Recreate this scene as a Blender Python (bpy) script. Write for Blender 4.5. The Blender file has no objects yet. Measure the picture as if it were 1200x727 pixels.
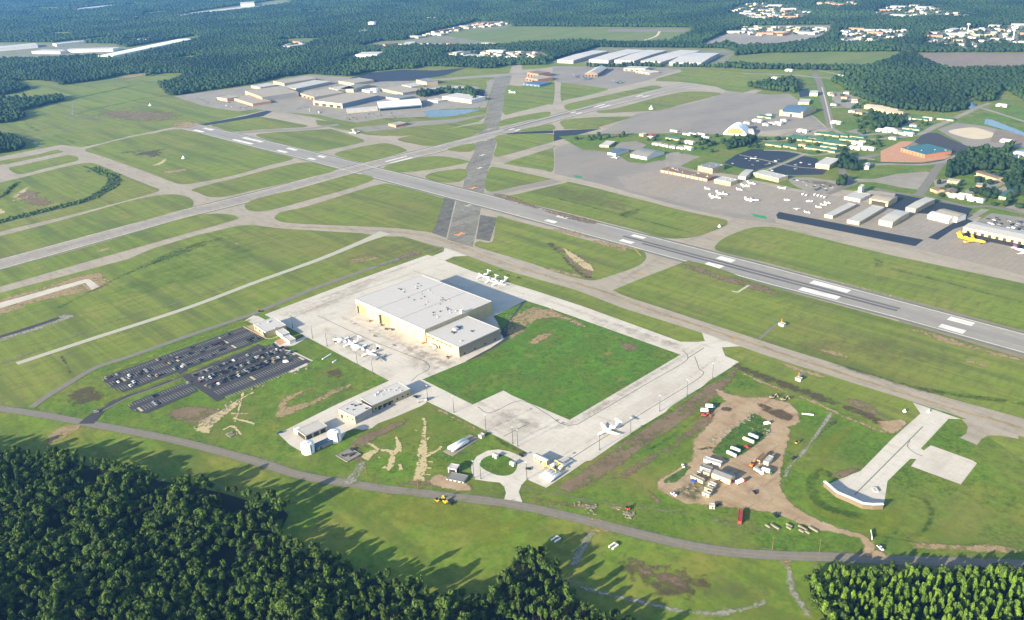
HAZE = 3.3e-5; EXPO = 1.74
import bpy, bmesh, math, random
import numpy as np
from mathutils import Vector, Matrix, noise as mnoise
from mathutils.geometry import tessellate_polygon

random.seed(7); rng = np.random.default_rng(11)
scene = bpy.context.scene
COL = scene.collection

# ---------------------------------------------------------------- camera model
CH = 410.0                                    # flying height, metres
FPX, CX, CY = 998.5, 600.0, 363.5             # focal length in photograph pixels
RM = np.array([[0.69883508, -0.26455899, 0.66455855],
               [0.71399468, 0.31374393, -0.6259204],
               [-0.04290834, 0.9119064, 0.40814898]])
OX, OY = -650.0, 550.0                        # world origin: the big hangar

def W(p, z=0.0):
    """ground position (metres) seen at photograph point p, at height z"""
    d = RM @ np.array([p[0] - CX, -(p[1] - CY), -FPX])
    t = (z - CH) / d[2]
    return np.array([d[0] * t - OX, d[1] * t - OY])

def proj(xy, z=0.0):
    xy = np.atleast_2d(xy)
    v = np.stack([xy[:, 0] + OX, xy[:, 1] + OY, np.full(len(xy), z - CH)], 1) @ RM
    return np.stack([CX + FPX * v[:, 0] / -v[:, 2], CY - FPX * v[:, 1] / -v[:, 2]], 1), -v[:, 2]

def Z(x0, y0, s, pts):
    return [(x0 + x / s, y0 + y / s) for x, y in pts]

def inpoly(pts, poly):
    pts = np.atleast_2d(pts); x, y = pts[:, 0], pts[:, 1]
    r = np.zeros(len(pts), bool); n = len(poly); j = n - 1
    for i in range(n):
        xi, yi = poly[i]; xj, yj = poly[j]
        if yi != yj:
            r ^= ((yi > y) != (yj > y)) & (x < (xj - xi) * (y - yi) / (yj - yi) + xi)
        j = i
    return r

# ---------------------------------------------------------------- colours, materials
def lin(h):
    h = h.lstrip('#'); c = [int(h[i:i + 2], 16) / 255 for i in (0, 2, 4)]
    return [x / 12.92 if x <= .04045 else ((x + .055) / 1.055) ** 2.4 for x in c]
def col(h, k=1.0): return tuple(min(.9, x * k) for x in lin(h)) + (1,)

MATS = {}
def new_mat(name):
    m = bpy.data.materials.new(name); m.use_nodes = True; MATS[name] = m
    nt = m.node_tree; b = nt.nodes['Principled BSDF']
    return m, nt, b
def N(nt, t, **k):
    n = nt.nodes.new(t)
    for a, v in k.items(): setattr(n, a, v)
    return n
def noise_fac(nt, scale, detail=4, stretch=(1, 1, 1), lo=.35, hi=.65, off=0):
    g = N(nt, 'ShaderNodeNewGeometry'); mp = N(nt, 'ShaderNodeMapping')
    mp.inputs['Scale'].default_value = stretch; mp.inputs['Location'].default_value = (off, off * .7, 0)
    nt.links.new(g.outputs['Position'], mp.inputs[0])
    n = N(nt, 'ShaderNodeTexNoise'); n.inputs['Scale'].default_value = 1 / scale; n.inputs['Detail'].default_value = detail
    n.inputs['Roughness'].default_value = .6
    nt.links.new(mp.outputs[0], n.inputs['Vector'])
    r = N(nt, 'ShaderNodeMapRange'); r.inputs[1].default_value = lo; r.inputs[2].default_value = hi
    nt.links.new(n.outputs[0], r.inputs[0])
    return r.outputs[0]
def mixc(nt, f, a, b, k=1.0, mode='MIX'):
    m = N(nt, 'ShaderNodeMix', data_type='RGBA', blend_type=mode)
    if k != 1.0:
        q = N(nt, 'ShaderNodeMath', operation='MULTIPLY'); q.inputs[1].default_value = k
        nt.links.new(f, q.inputs[0]); f = q.outputs[0]
    nt.links.new(f, m.inputs[0])
    for s, v in ((6, a), (7, b)):
        if isinstance(v, tuple): m.inputs[s].default_value = v
        else: nt.links.new(v, m.inputs[s])
    return m.outputs[2]
def gmat(name, layers, base, rough=.9, k=.55, slab=None, soft=None, spec=.25):
    """ground material: base colour plus (colour, scale, amount, stretch, lo, hi) noise layers"""
    m, nt, b = new_mat(name); c = col(base, k)
    for i, L in enumerate(layers):
        h, sc, amt = L[:3]; st = L[3] if len(L) > 3 else (1, 1, 1)
        lo = L[4] if len(L) > 4 else .4; hi = L[5] if len(L) > 5 else .65
        c = mixc(nt, noise_fac(nt, sc, 5, st, lo, hi, 13.7 * i + len(name)), c, col(h, k), amt)
    if slab:
        g = N(nt, 'ShaderNodeNewGeometry'); br = N(nt, 'ShaderNodeTexBrick')
        br.offset = 0; br.inputs['Scale'].default_value = 1
        br.inputs['Brick Width'].default_value = slab[0]; br.inputs['Row Height'].default_value = slab[1]
        br.inputs['Mortar Size'].default_value = slab[2]; br.inputs['Bias'].default_value = 0
        br.inputs['Color1'].default_value = (1, 1, 1, 1); v = slab[3]; br.inputs['Color2'].default_value = (v, v, v, 1)
        v = slab[4]; br.inputs['Mortar'].default_value = (v, v, v, 1)
        nt.links.new(g.outputs['Position'], br.inputs['Vector'])
        mm = N(nt, 'ShaderNodeMix', data_type='RGBA', blend_type='MULTIPLY'); mm.inputs[0].default_value = 1
        if isinstance(c, tuple): mm.inputs[6].default_value = c
        else: nt.links.new(c, mm.inputs[6])
        nt.links.new(br.outputs['Color'], mm.inputs[7]); c = mm.outputs[2]
    if isinstance(c, tuple): b.inputs['Base Color'].default_value = c
    else: nt.links.new(c, b.inputs['Base Color'])
    b.inputs['Roughness'].default_value = rough; b.inputs['Specular IOR Level'].default_value = spec
    if soft:
        at = N(nt, 'ShaderNodeAttribute', attribute_name='edge')
        nz = noise_fac(nt, soft[0], 6, (1, 1, 1), .2, .8, 3)
        s = N(nt, 'ShaderNodeMath', operation='SUBTRACT'); s.inputs[1].default_value = .5; nt.links.new(nz, s.inputs[0])
        q0 = N(nt, 'ShaderNodeMath', operation='MULTIPLY_ADD'); q0.inputs[1].default_value = soft[1]
        nt.links.new(s.outputs[0], q0.inputs[0]); nt.links.new(at.outputs['Fac'], q0.inputs[2])
        s2 = N(nt, 'ShaderNodeMath', operation='SUBTRACT'); s2.inputs[1].default_value = .5; nt.links.new(noise_fac(nt, soft[0] * 4, 5, (1, .5, 1), .2, .8, 9), s2.inputs[0])
        q = N(nt, 'ShaderNodeMath', operation='MULTIPLY_ADD'); q.inputs[1].default_value = soft[1] * .9
        nt.links.new(s2.outputs[0], q.inputs[0]); nt.links.new(q0.outputs[0], q.inputs[2])
        r = N(nt, 'ShaderNodeMapRange'); r.inputs[1].default_value = .1; r.inputs[2].default_value = soft[2] * 1.8
        r.inputs[4].default_value = soft[3] * .84
        nt.links.new(q.outputs[0], r.inputs[0])
        tr = N(nt, 'ShaderNodeBsdfTransparent'); mx = N(nt, 'ShaderNodeMixShader')
        nt.links.new(r.outputs[0], mx.inputs[0]); nt.links.new(tr.outputs[0], mx.inputs[1])
        nt.links.new(b.outputs[0], mx.inputs[2]); nt.links.new(mx.outputs[0], nt.nodes['Material Output'].inputs[0])
    return m
def pmat(name, h, rough=.6, k=.6, metal=0, dirt=.25, spec=.4):
    """plain paint or cladding with light weathering"""
    m, nt, b = new_mat(name); c = col(h, k); d = tuple(x * .72 for x in c[:3]) + (1,)
    o = mixc(nt, noise_fac(nt, 6, 5, (1, 1, .4), .4, .7, len(name)), c, d, dirt)
    nt.links.new(o, b.inputs['Base Color']); b.inputs['Roughness'].default_value = rough
    b.inputs['Metallic'].default_value = metal; b.inputs['Specular IOR Level'].default_value = spec
    return m

# ---------------------------------------------------------------- object helpers
def link(o, parent=None):
    COL.objects.link(o)
    if parent is not None: o.parent = parent
    return o
def mesh_obj(name, verts, faces, mat, parent=None, smooth=False):
    me = bpy.data.meshes.new(name); me.from_pydata([tuple(map(float, v)) for v in verts], [], faces)
    for q in (mat if isinstance(mat, (list, tuple)) else [mat]): me.materials.append(q)
    if smooth: me.polygons.foreach_set('use_smooth', [True] * len(me.polygons))
    me.update()
    return link(bpy.data.objects.new(name, me), parent)
def tag(o, label=None, cat=None, group=None, kind=None):
    if label:
        o['label'] = label
        if len(label.split()) > 16: print('LONG', len(label.split()), label)
    if cat: o['category'] = cat
    if group: o['group'] = group
    if kind: o['kind'] = kind
    return o
def thing(name, label, cat, loc, rotz=0.0, group=None, scale=1.0):
    o = bpy.data.objects.new(name, None); link(o)
    o.location = (loc[0], loc[1], loc[2] if len(loc) > 2 else 0); o.rotation_euler = (0, 0, rotz)
    o.scale = (scale,) * 3; o.empty_display_size = .5
    return tag(o, label, cat, group)
def copy_tree(o, loc, rotz=0.0, scale=1.0, label=None, group=None):
    def rec(s, par):
        c = s.copy(); COL.objects.link(c)
        if par is not None: c.parent = par
        for ch in s.children: rec(ch, c)
        return c
    r = rec(o, None); r.location = (loc[0], loc[1], loc[2] if len(loc) > 2 else 0)
    r.rotation_euler = (0, 0, rotz); r.scale = (scale,) * 3
    return tag(r, label, None, group)

class MB:
    def __init__(s): s.v = []; s.f = []; s.mi = []
    def box(s, x0, x1, y0, y1, z0, z1, T=None, mi=0):
        n = len(s.v); P = [(x, y, z) for z in (z0, z1) for x, y in ((x0, y0), (x1, y0), (x1, y1), (x0, y1))]
        s.v += [T(p) for p in P] if T else P
        F = [(0, 3, 2, 1), (4, 5, 6, 7), (0, 1, 5, 4), (1, 2, 6, 5), (2, 3, 7, 6), (3, 0, 4, 7)]
        s.f += [tuple(n + i for i in q) for q in F]; s.mi += [mi] * 6
    def poly(s, pts, z0, z1, T=None, mi=0):
        n = len(s.v); k = len(pts); P = [(x, y, z0) for x, y in pts] + [(x, y, z1) for x, y in pts]
        s.v += [T(p) for p in P] if T else P
        s.f += [tuple(n + i for i in reversed(range(k))), tuple(n + k + i for i in range(k))]
        s.f += [(n + i, n + (i + 1) % k, n + k + (i + 1) % k, n + k + i) for i in range(k)]; s.mi += [mi] * (k + 2)
    def tube(s, p0, p1, r0, r1=None, k=10, mi=0, caps=True):
        r1 = r0 if r1 is None else r1; p0 = Vector(p0); p1 = Vector(p1); d = (p1 - p0).normalized()
        a = d.orthogonal().normalized(); b = d.cross(a); n = len(s.v)
        for p, r in ((p0, r0), (p1, r1)):
            for i in range(k):
                t = 2 * math.pi * i / k; s.v.append(tuple(p + (a * math.cos(t) + b * math.sin(t)) * r))
        s.f += [(n + i, n + (i + 1) % k, n + k + (i + 1) % k, n + k + i) for i in range(k)]; s.mi += [mi] * k
        if caps:
            s.f += [tuple(n + i for i in reversed(range(k))), tuple(n + k + i for i in range(k))]; s.mi += [mi] * 2
    def lathe(s, prof, k=14, axis='x', mi=0, off=(0, 0, 0)):
        n = len(s.v)
        for t, r in prof:
            for i in range(k):
                a = 2 * math.pi * i / k; c, q = math.cos(a) * r, math.sin(a) * r
                p = (t, c, q) if axis == 'x' else (c, q, t)
                s.v.append((p[0] + off[0], p[1] + off[1], p[2] + off[2]))
        m = len(prof)
        for j in range(m - 1):
            for i in range(k):
                i2 = (i + 1) % k
                q = (n + j * k + i, n + j * k + i2, n + (j + 1) * k + i2, n + (j + 1) * k + i)
                s.f.append(q if axis != 'x' else q[::-1]); s.mi.append(mi)
        s.f += [tuple(n + i for i in range(k)), tuple(n + (m - 1) * k + i for i in reversed(range(k)))]; s.mi += [mi] * 2
    def build(s, name, mat, parent=None, smooth=False):
        o = mesh_obj(name, s.v, s.f, mat, parent, smooth)
        if any(s.mi): o.data.polygons.foreach_set('material_index', s.mi)
        return o

# ---------------------------------------------------------------- flat ground sheets, stacked a few mm apart
LEVELS = []; STEP = .009
def level(P, minlev=1):
    x0, y0 = P.min(0); x1, y1 = P.max(0); L = minlev
    for (a, b, c, d, l) in LEVELS:
        if a < x1 and c > x0 and b < y1 and d > y0: L = max(L, l + 1)
    LEVELS.append((x0, y0, x1, y1, L)); return L * STEP
def zat(p):
    return max([l for (a, b, c, d, l) in LEVELS if a <= p[0] <= c and b <= p[1] <= d] + [0]) * STEP + .02
def catmull(P, closed=False, n=6):
    P = [np.array(p, float) for p in P]; out = []; m = len(P)
    for i in range(m if closed else m - 1):
        g = (lambda j: P[j % m]) if closed else (lambda j: P[min(max(j, 0), m - 1)])
        p0, p1, p2, p3 = g(i - 1), g(i), g(i + 1), g(i + 2)
        for q in range(n):
            t = q / n
            out.append(.5 * ((2 * p1) + (-p0 + p2) * t + (2 * p0 - 5 * p1 + 4 * p2 - p3) * t * t + (-p0 + 3 * p1 - 3 * p2 + p3) * t ** 3))
    if not closed: out.append(P[-1])
    return out
def tri(P):
    return [tuple(t) for t in tessellate_polygon([[Vector((p[0], p[1], 0)) for p in P]])]
def up_faces(P, F):
    out = []
    for f in F:
        a, b, c = (P[i] for i in f[:3])
        out.append(f if (b[0] - a[0]) * (c[1] - a[1]) - (b[1] - a[1]) * (c[0] - a[0]) > 0 else tuple(reversed(f)))
    return out
def sheet(name, mat, pts, smooth=False, world=False, lev=1):
    P = [np.array(p, float) for p in pts] if world else [W(p) for p in pts]
    if smooth: P = catmull(P, True, 5)
    z = level(np.array(P), lev); F = up_faces(P, tri(P))
    o = mesh_obj(name, [(p[0], p[1], z) for p in P], F, MATS[mat]); return tag(o, kind='structure')
def offset_line(P, w, smooth=True):
    if smooth: P = catmull(P, False, 6)
    P = [np.array(p) for p in P]; L = []; R = []
    for i, p in enumerate(P):
        d = P[min(i + 1, len(P) - 1)] - P[max(i - 1, 0)]; d = d / (np.linalg.norm(d) + 1e-9); n = np.array([-d[1], d[0]])
        ww = w if not isinstance(w, (list, tuple)) else np.interp(i / (len(P) - 1), np.linspace(0, 1, len(w)), w)
        L.append(p + n * ww / 2); R.append(p - n * ww / 2)
    return L, R
def strip(name, mat, pts, w, smooth=True, world=False, lev=1):
    P = [np.array(p, float) for p in pts] if world else [W(p) for p in pts]
    L, R = offset_line(P, w, smooth); n = len(L); V = L + R
    z = level(np.array(V), lev); F = [(i, i + 1, n + i + 1, n + i) for i in range(n - 1)]
    o = mesh_obj(name, [(p[0], p[1], z) for p in V], up_faces(V, F), MATS[mat]); return tag(o, kind='structure')
def soft(name, mat, pts, feather=6.0, world=False, res=34, smooth=True, closed=True, w=None, kind='structure', cap=None):
    cap = cap or (1.6 if mat in ('yard_dirt', 'yard_grass', 'shoulder', 'ditch_shrubs') else .72)
    """patch whose border breaks up: grid with a distance-to-edge attribute"""
    P = [np.array(p, float) for p in pts] if world else [W(p) for p in pts]
    if w is not None:
        L, R = offset_line(P, w, smooth); P = L + R[::-1]
    elif smooth: P = catmull(P, True, 4)
    P = np.array(P); m = feather * .6
    x0, y0 = P.min(0) - m; x1, y1 = P.max(0) + m
    c = max((x1 - x0), (y1 - y0)) / res; c = min(c, max(feather * .7, .8)); c = max(c, max(x1 - x0, y1 - y0) / 160)
    nx = int((x1 - x0) / c) + 2; ny = int((y1 - y0) / c) + 2
    gx, gy = np.meshgrid(x0 + np.arange(nx) * c, y0 + np.arange(ny) * c); G = np.stack([gx.ravel(), gy.ravel()], 1)
    A = P; B = np.roll(P, -1, 0); d2 = np.full(len(G), 1e18)
    for a, b in zip(A, B):
        ab = b - a; t = np.clip(((G - a) @ ab) / (ab @ ab + 1e-9), 0, 1); q = G - (a + t[:, None] * ab); d2 = np.minimum(d2, (q * q).sum(1))
    d = np.sqrt(d2) * np.where(inpoly(G, P), 1, -1); e = d / feather
    keep = (e > -.6).reshape(ny, nx); q = keep[:-1, :-1] | keep[1:, :-1] | keep[:-1, 1:] | keep[1:, 1:]
    jj, ii = np.nonzero(q); a = jj * nx + ii; F = np.stack([a, a + 1, a + nx + 1, a + nx], 1)
    used, inv = np.unique(F.ravel(), return_inverse=True); F = inv.reshape(-1, 4)
    z = level(P); V = np.column_stack([G[used], np.full(len(used), z)])
    o = mesh_np(name, V, F, MATS[mat]); at = o.data.attributes.new('edge', 'FLOAT', 'POINT')
    at.data.foreach_set('value', np.clip(e[used], -1, cap).astype(np.float32)); return tag(o, kind=kind)
def mesh_np(name, V, F, mat, parent=None):
    me = bpy.data.meshes.new(name); nf, k = F.shape
    me.vertices.add(len(V)); me.vertices.foreach_set('co', V.astype(np.float32).ravel())
    me.loops.add(nf * k); me.loops.foreach_set('vertex_index', F.astype(np.int32).ravel())
    me.polygons.add(nf); me.polygons.foreach_set('loop_start', np.arange(0, nf * k, k, dtype=np.int32))
    for q in (mat if isinstance(mat, (list, tuple)) else [mat]): me.materials.append(q)
    me.update(calc_edges=True)
    return link(bpy.data.objects.new(name, me), parent)
# ================================================================ MATERIALS
KG = .50
X4 = (1, .22, 1); Y4 = (.22, 1, 1)
gmat('airfield_grass', [('#6e8c20', 170, .9), ('#a39a52', 80, .75, (1, .5, 1), .45, .68), ('#7f9138', 24, .7), ('#92794a', 360, .45, (1, 1, 1), .48, .66),
                        ('#56692a', 8, .7, (1, .3, 1), .45, .68), ('#a3a453', 3.0, .4), ('#6c7f28', 6, .45, (.035, 1, 1), .46, .6), ('#9ba648', 9, .35, (.03, 1, 1), .5, .62), ('#5f6f34', 38, .6, (.10, 1, 1), .5, .62), ('#8f7d4e', 14, .5, (.3, 1, 1), .58, .7)], '#86a024', k=KG * 1.04)
gmat('bright_grass', [('#3d6a14', 45, .85), ('#8c9236', 60, .8, (1, 1, 1), .46, .66), ('#2f5209', 8, .7), ('#93a33e', 3, .5), ('#9a8a50', 110, .6, (1, 1, 1), .5, .68), ('#c0b57a', 1.8, .5, (1, 1, 1), .64, .72), ('#6b8226', 20, .5, (.15, 1, 1), .48, .62)], '#68941a', k=KG * 1.05)
gmat('apron_field_grass', [('#37640e', 40, .8), ('#7a842a', 45, .75, (1, 1, 1), .47, .66), ('#2b4f08', 7, .7), ('#85973a', 3, .5), ('#a08a55', 18, .7, (1, 1, 1), .6, .72), ('#c0b57a', 1.8, .5, (1, 1, 1), .64, .72), ('#8a7a40', 5, .5, (1, .4, 1), .6, .7), ('#557a1c', 16, .5, (1, .2, 1), .45, .6)], '#569212', k=KG * 1.1)
gmat('road_field_grass', [('#6d8c26', 60, .85), ('#a09a40', 40, .8, (1, .4, 1), .43, .65), ('#4c7018', 12, .65), ('#a29c4c', 4, .5), ('#5c6f24', 26, .6, (.15, 1, 1), .5, .62)], '#749a1e', k=KG * 1.05)
gmat('farm_grass', [('#9ea455', 90, .7, (1, .3, 1)), ('#7c8c46', 30, .5)], '#7f9440', k=KG * .85)
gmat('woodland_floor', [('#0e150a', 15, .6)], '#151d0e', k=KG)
KC = .56
gmat('taxi_concrete', [('#9a9080', 70, .55, Y4), ('#bfb4a2', 25, .5, (.3, 1, 1)), ('#867d6f', 7, .45, (.25, 1, 1), .5, .7)], '#b6ac9b', k=KC * 1.1, slab=(7.6, 7.6, .25, .93, .86))
gmat('taxi_edge', [('#74736a', 12, .5)], '#86857a', k=KC)
gmat('runway_asphalt', [('#8b8983', 60, .6, (.15, 1, 1)), ('#a3a2a6', 12, .5, (.1, 1, 1)), ('#82807b', 3, .4, (.2, 1, 1))], '#aaa598', k=KC * 1.14)
gmat('runway_middle', [('#8f8a86', 30, .6, (.1, 1, 1)), ('#b4aea8', 6, .6, (.06, 1, 1))], '#a8a29d', k=KC)
gmat('runway_rubber', [('#55565a', 20, .6, (.08, 1, 1)), ('#8a8886', 2.5, .6, (.05, 1, 1), .45, .6)], '#6c6c6f', k=KC)
gmat('shoulder', [('#b09c82', 30, .7), ('#8c8576', 10, .6), ('#b7ab92', 3, .4)], '#a39a86', k=KC, soft=(6, 1.5, .35, 1))
gmat('apron_concrete', [('#c6bdb0', 60, .7), ('#dcd4c8', 14, .6), ('#ada498', 26, .45, (1, .25, 1), .5, .7), ('#b9b0a2', 3.5, .4, (1, 1, 1), .5, .7), ('#a89c8c', 9, .35, (.2, 1, 1), .58, .7)], '#dad4c9', k=KC * 1.16, slab=(6.1, 6.1, .22, .955, .9), rough=.8)
gmat('old_concrete', [('#a39b90', 50, .6), ('#bdb2a4', 18, .5, (1, .3, 1)), ('#958f86', 6, .4), ('#b5a48c', 120, .5, (1, .4, 1))], '#afa79d', k=KC, slab=(7, 7, .35, .93, .82))
gmat('ramp_asphalt', [('#7f7c7b', 70, .6, (1, .4, 1)), ('#a09a92', 20, .5, (.5, 1, 1)), ('#8b8784', 4, .4)], '#a39a8c', k=KC * 1.06)
gmat('blue_asphalt', [('#3e4a5c', 20, .4), ('#2d3847', 4, .4)], '#35404f', k=KC * .8, rough=.8)
gmat('parking_asphalt', [('#5a5a60', 30, .6), ('#46464c', 5, .5)], '#505057', k=KC * .85)
gmat('road_asphalt', [('#96938c', 14, .5), ('#7b7974', 4, .5)], '#8f887c', k=KC)
gmat('far_pavement', [('#b5b0a6', 60, .6), ('#8f8c86', 20, .5)], '#a59c8d', k=KC)
gmat('old_runway', [('#56534e', 26, .7, (1, .35, 1)), ('#98958b', 5, .6, (1, .06, 1), .42, .6), ('#5f5c57', 9, .5), ('#a5a293', 2.2, .5, (1, .03, 1), .52, .66)], '#969182', k=KC * 1.08, slab=(3.8, 6.1, .5, .8, 1.3))
gmat('old_taxi_tar', [('#86847a', 3, .7, (1, .05, 1), .48, .62), ('#4d4b46', 12, .6)], '#76736a', k=KC, slab=(4, 6.1, .45, .8, 1.3))
gmat('light_concrete_path', [('#c3bfa8', 12, .5)], '#d3cfb9', k=KC)
gmat('white_marking', [('#b5b2aa', 5, .6, (.3, 1, 1))], '#f2f0ea', k=.66)
gmat('stall_marking', [('#a9a9a9', 3, .4)], '#c9c5b6', k=.5)
gmat('island_concrete', [('#c7bd92', 3, .5)], '#d9cf9f', k=.6)
gmat('yellow_marking', [], '#c9a445', k=.6)
gmat('orange_marking', [('#c9b08c', 3, .4)], '#e08a48', k=.8)
gmat('tan_marking', [], '#c2bfae', k=.6)
gmat('green_marking', [('#4b9a6c', 3, .5)], '#3c9a68', k=.6)
gmat('dark_line', [('#9b978f', 6, .5)], '#77746f', k=KC)
gmat('yard_dirt', [('#b99c7c', 18, .7), ('#9a8168', 7, .6, (.3, 1, 1)), ('#dcc7ab', 26, .6), ('#b98f6c', 3, .4), ('#8d7a66', 5, .5, (1, .2, 1), .56, .66)], '#cfb893', k=KC * 1.05, soft=(6, 1.4, .35, 1))
gmat('tan_dirt', [('#b3a07a', 9, .6), ('#8c7a5e', 4, .5)], '#c4aa80', k=KC, soft=(5, 1.9, .38, 1))
gmat('pale_dirt', [('#d8cba2', 6, .6)], '#d8c595', k=KC * 1.1, soft=(3.5, 1.7, .3, 1))
gmat('brown_dirt', [('#8c7862', 12, .7), ('#6c5f4c', 4, .6), ('#a8957a', 25, .5)], '#957d62', k=KC, soft=(6, 1.7, .4, 1))
gmat('mud', [('#5a4f40', 6, .6)], '#6b5c45', k=KC, soft=(6, 1.9, .45, .95))
gmat('gravel', [('#a8a498', 4, .6)], '#b7b2a4', k=KC, soft=(3, 1.6, .5, .95))
gmat('worn_grass', [('#8c8755', 12, .6), ('#a19a6a', 4, .5)], '#98915c', k=KG, soft=(9, 2.6, 1.3, .7))
gmat('rank_grass', [('#3a5f1e', 9, .7), ('#55702c', 3, .5)], '#446a22', k=KG * .9, soft=(5, 1.8, .8, .8))
gmat('lush_grass', [('#4f8f22', 9, .7)], '#4c8420', k=KG * .95, soft=(12, 2.4, 1.6, .6))
gmat('yard_grass', [('#7a8a34', 7, .7), ('#2f5f12', 12, .6), ('#9a8a5c', 5, .5, (1, 1, 1), .52, .66)], '#46801c', k=KG, soft=(5, 1.3, .3, 1))
gmat('apron_stain', [('#8c7c66', 8, .6)], '#a3917a', k=KC * .9, soft=(7, 2.2, 1.0, .38))
gmat('tyre_stain', [('#6f675c', 6, .6)], '#7d7468', k=KC * .8, soft=(4, 2.0, 1.0, .35))
gmat('yellow_grass', [('#9fa63a', 12, .7)], '#8d9c30', k=KG * 1.1, soft=(14, 2.6, .8, .9))
gmat('ditch_shrubs', [('#4a6338', 6, .7), ('#627548', 3, .4)], '#445c34', k=KG * .85, soft=(7, 1.3, .5, 1))
gmat('tyre_track', [('#8d8a6a', 5, .5)], '#a09a7c', k=KC, soft=(5, 2.4, .9, .8))
gmat('town_ground', [('#9a9488', 22, .8, (1, .4, 1)), ('#5f7440', 40, .8), ('#b0a493', 12, .6)], '#7f8768', k=KC)
gmat('plowed_soil', [('#a5907c', 60, .7, (1, .3, 1)), ('#7c7468', 20, .5)], '#94877a', k=KC)
gmat('red_clay', [('#c98f6c', 20, .6), ('#dcb394', 8, .5)], '#d09c7a', k=KC)
gmat('pale_sand', [('#d9c6a6', 20, .5)], '#e8d8bb', k=KC)
m, nt, b = new_mat('pond_water'); b.inputs['Base Color'].default_value = (.03, .06, .09, 1); b.inputs['Roughness'].default_value = .25
for n, h, kw in [('cream_wall', '#e6d3a8', dict(k=.46)), ('hangar_cream', '#efd8a4', dict(k=.52)), ('white_wall', '#f4f2ee', dict(k=.62)), ('grey_wall', '#b0aeaa', {}), ('taupe_wall', '#a69a88', {}),
                 ('brick_wall', '#c88a68', {}), ('salmon_wall', '#dfa988', {}), ('tan_wall', '#cdb890', {}), ('blue_wall', '#7d93ab', {}),
                 ('roof_white', '#dcd8d4', dict(k=.54, rough=.7, dirt=.12)), ('roof_pale', '#c9c5bd', dict(dirt=.2)), ('roof_tan', '#b3a692', {}), ('roof_grey', '#8d8c8a', {}),
                 ('roof_dark', '#55575c', {}), ('roof_green', '#3f6a5a', {}), ('roof_teal', '#35707a', {}), ('roof_blue', '#52708c', {}), ('roof_red', '#b2503c', {}), ('roof_brown', '#8a7158', {}),
                 ('glass', '#27323c', dict(rough=.2, k=.5, dirt=.1)), ('door_dark', '#3a3630', dict(k=.5)), ('door_seam', '#b79f74', {}), ('metal_pale', '#c8ccd0', dict(rough=.4)),
                 ('metal_dark', '#4c4f52', {}), ('tank_white', '#fbfaf6', dict(k=.7, dirt=.1, rough=.45)), ('tank_cream', '#e6dcc0', dict(rough=.5)), ('tank_blue', '#bfd3dc', dict(rough=.5)),
                 ('paint_yellow', '#f2c21f', dict(k=.8)), ('paint_red', '#d4452a', dict(k=.7)), ('paint_orange', '#ea8127', dict(k=.75)), ('paint_black', '#1c1d20', dict(k=.7)),
                 ('paint_white', '#ffffff', dict(k=.82, dirt=.06, rough=.35)), ('paint_silver', '#b9bcc0', dict(rough=.35)), ('paint_grey', '#6c6f73', dict(rough=.35)), ('paint_blue', '#2f5590', dict(rough=.35, k=.7)),
                 ('paint_navy', '#1f2c48', dict(rough=.35)), ('paint_maroon', '#6d2430', dict(rough=.35)), ('paint_tan', '#b7a788', dict(rough=.35)), ('paint_green', '#3c6b45', dict(rough=.4)),
                 ('airforce_grey', '#5d6a72', dict()), ('tail_purple', '#5d3352', dict()), ('tyre', '#161616', dict(k=.6)), ('wood', '#8c6a48', {}), ('concrete_wall', '#8c7e6a', dict(k=.5)),
                 ('dome_orange', '#d48a50', {}), ('bark', '#6a5a48', dict(k=.5)), ('container_red', '#a8433a', {}), ('trailer_cream', '#e9d9a6', dict(k=.7)), ('tarp_blue', '#3b55a8', {}), ('rubble', '#a89f88', dict(k=.5))]:
    pmat(n, h, **kw)

# ================================================================ GROUND
g = mesh_obj('ground', [(-24000, -8000, 0), (14000, -8000, 0), (14000, 24000, 0), (-24000, 24000, 0)], [(0, 1, 2, 3)], MATS['airfield_grass']); tag(g, kind='structure')

# brighter, lusher grass south of the airfield
sheet('grass_field', 'bright_grass', [(-90, 476), (0, 477), (35, 477), (75, 453), (112, 431), (150, 419), (225, 392.5), (300, 367.5), (310, 367), (460, 440), (600, 520), (692, 541),
      (866, 424), (920, 447), (1060, 500), (1110, 480), (1200, 540), (1290, 545), (1290, 800), (-90, 800)])
sheet('roadside_field', 'road_field_grass', [(-90, 474), (0, 482), (50, 490), (100, 500), (175, 514), (225, 524), (300, 545), (351, 561), (403, 569), (454, 577), (531, 586), (600, 595), (677, 611),
      (754, 631), (831, 648), (900, 655), (977, 657), (1054, 661), (1200, 666), (1290, 669), (1290, 800), (-90, 800)])

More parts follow.
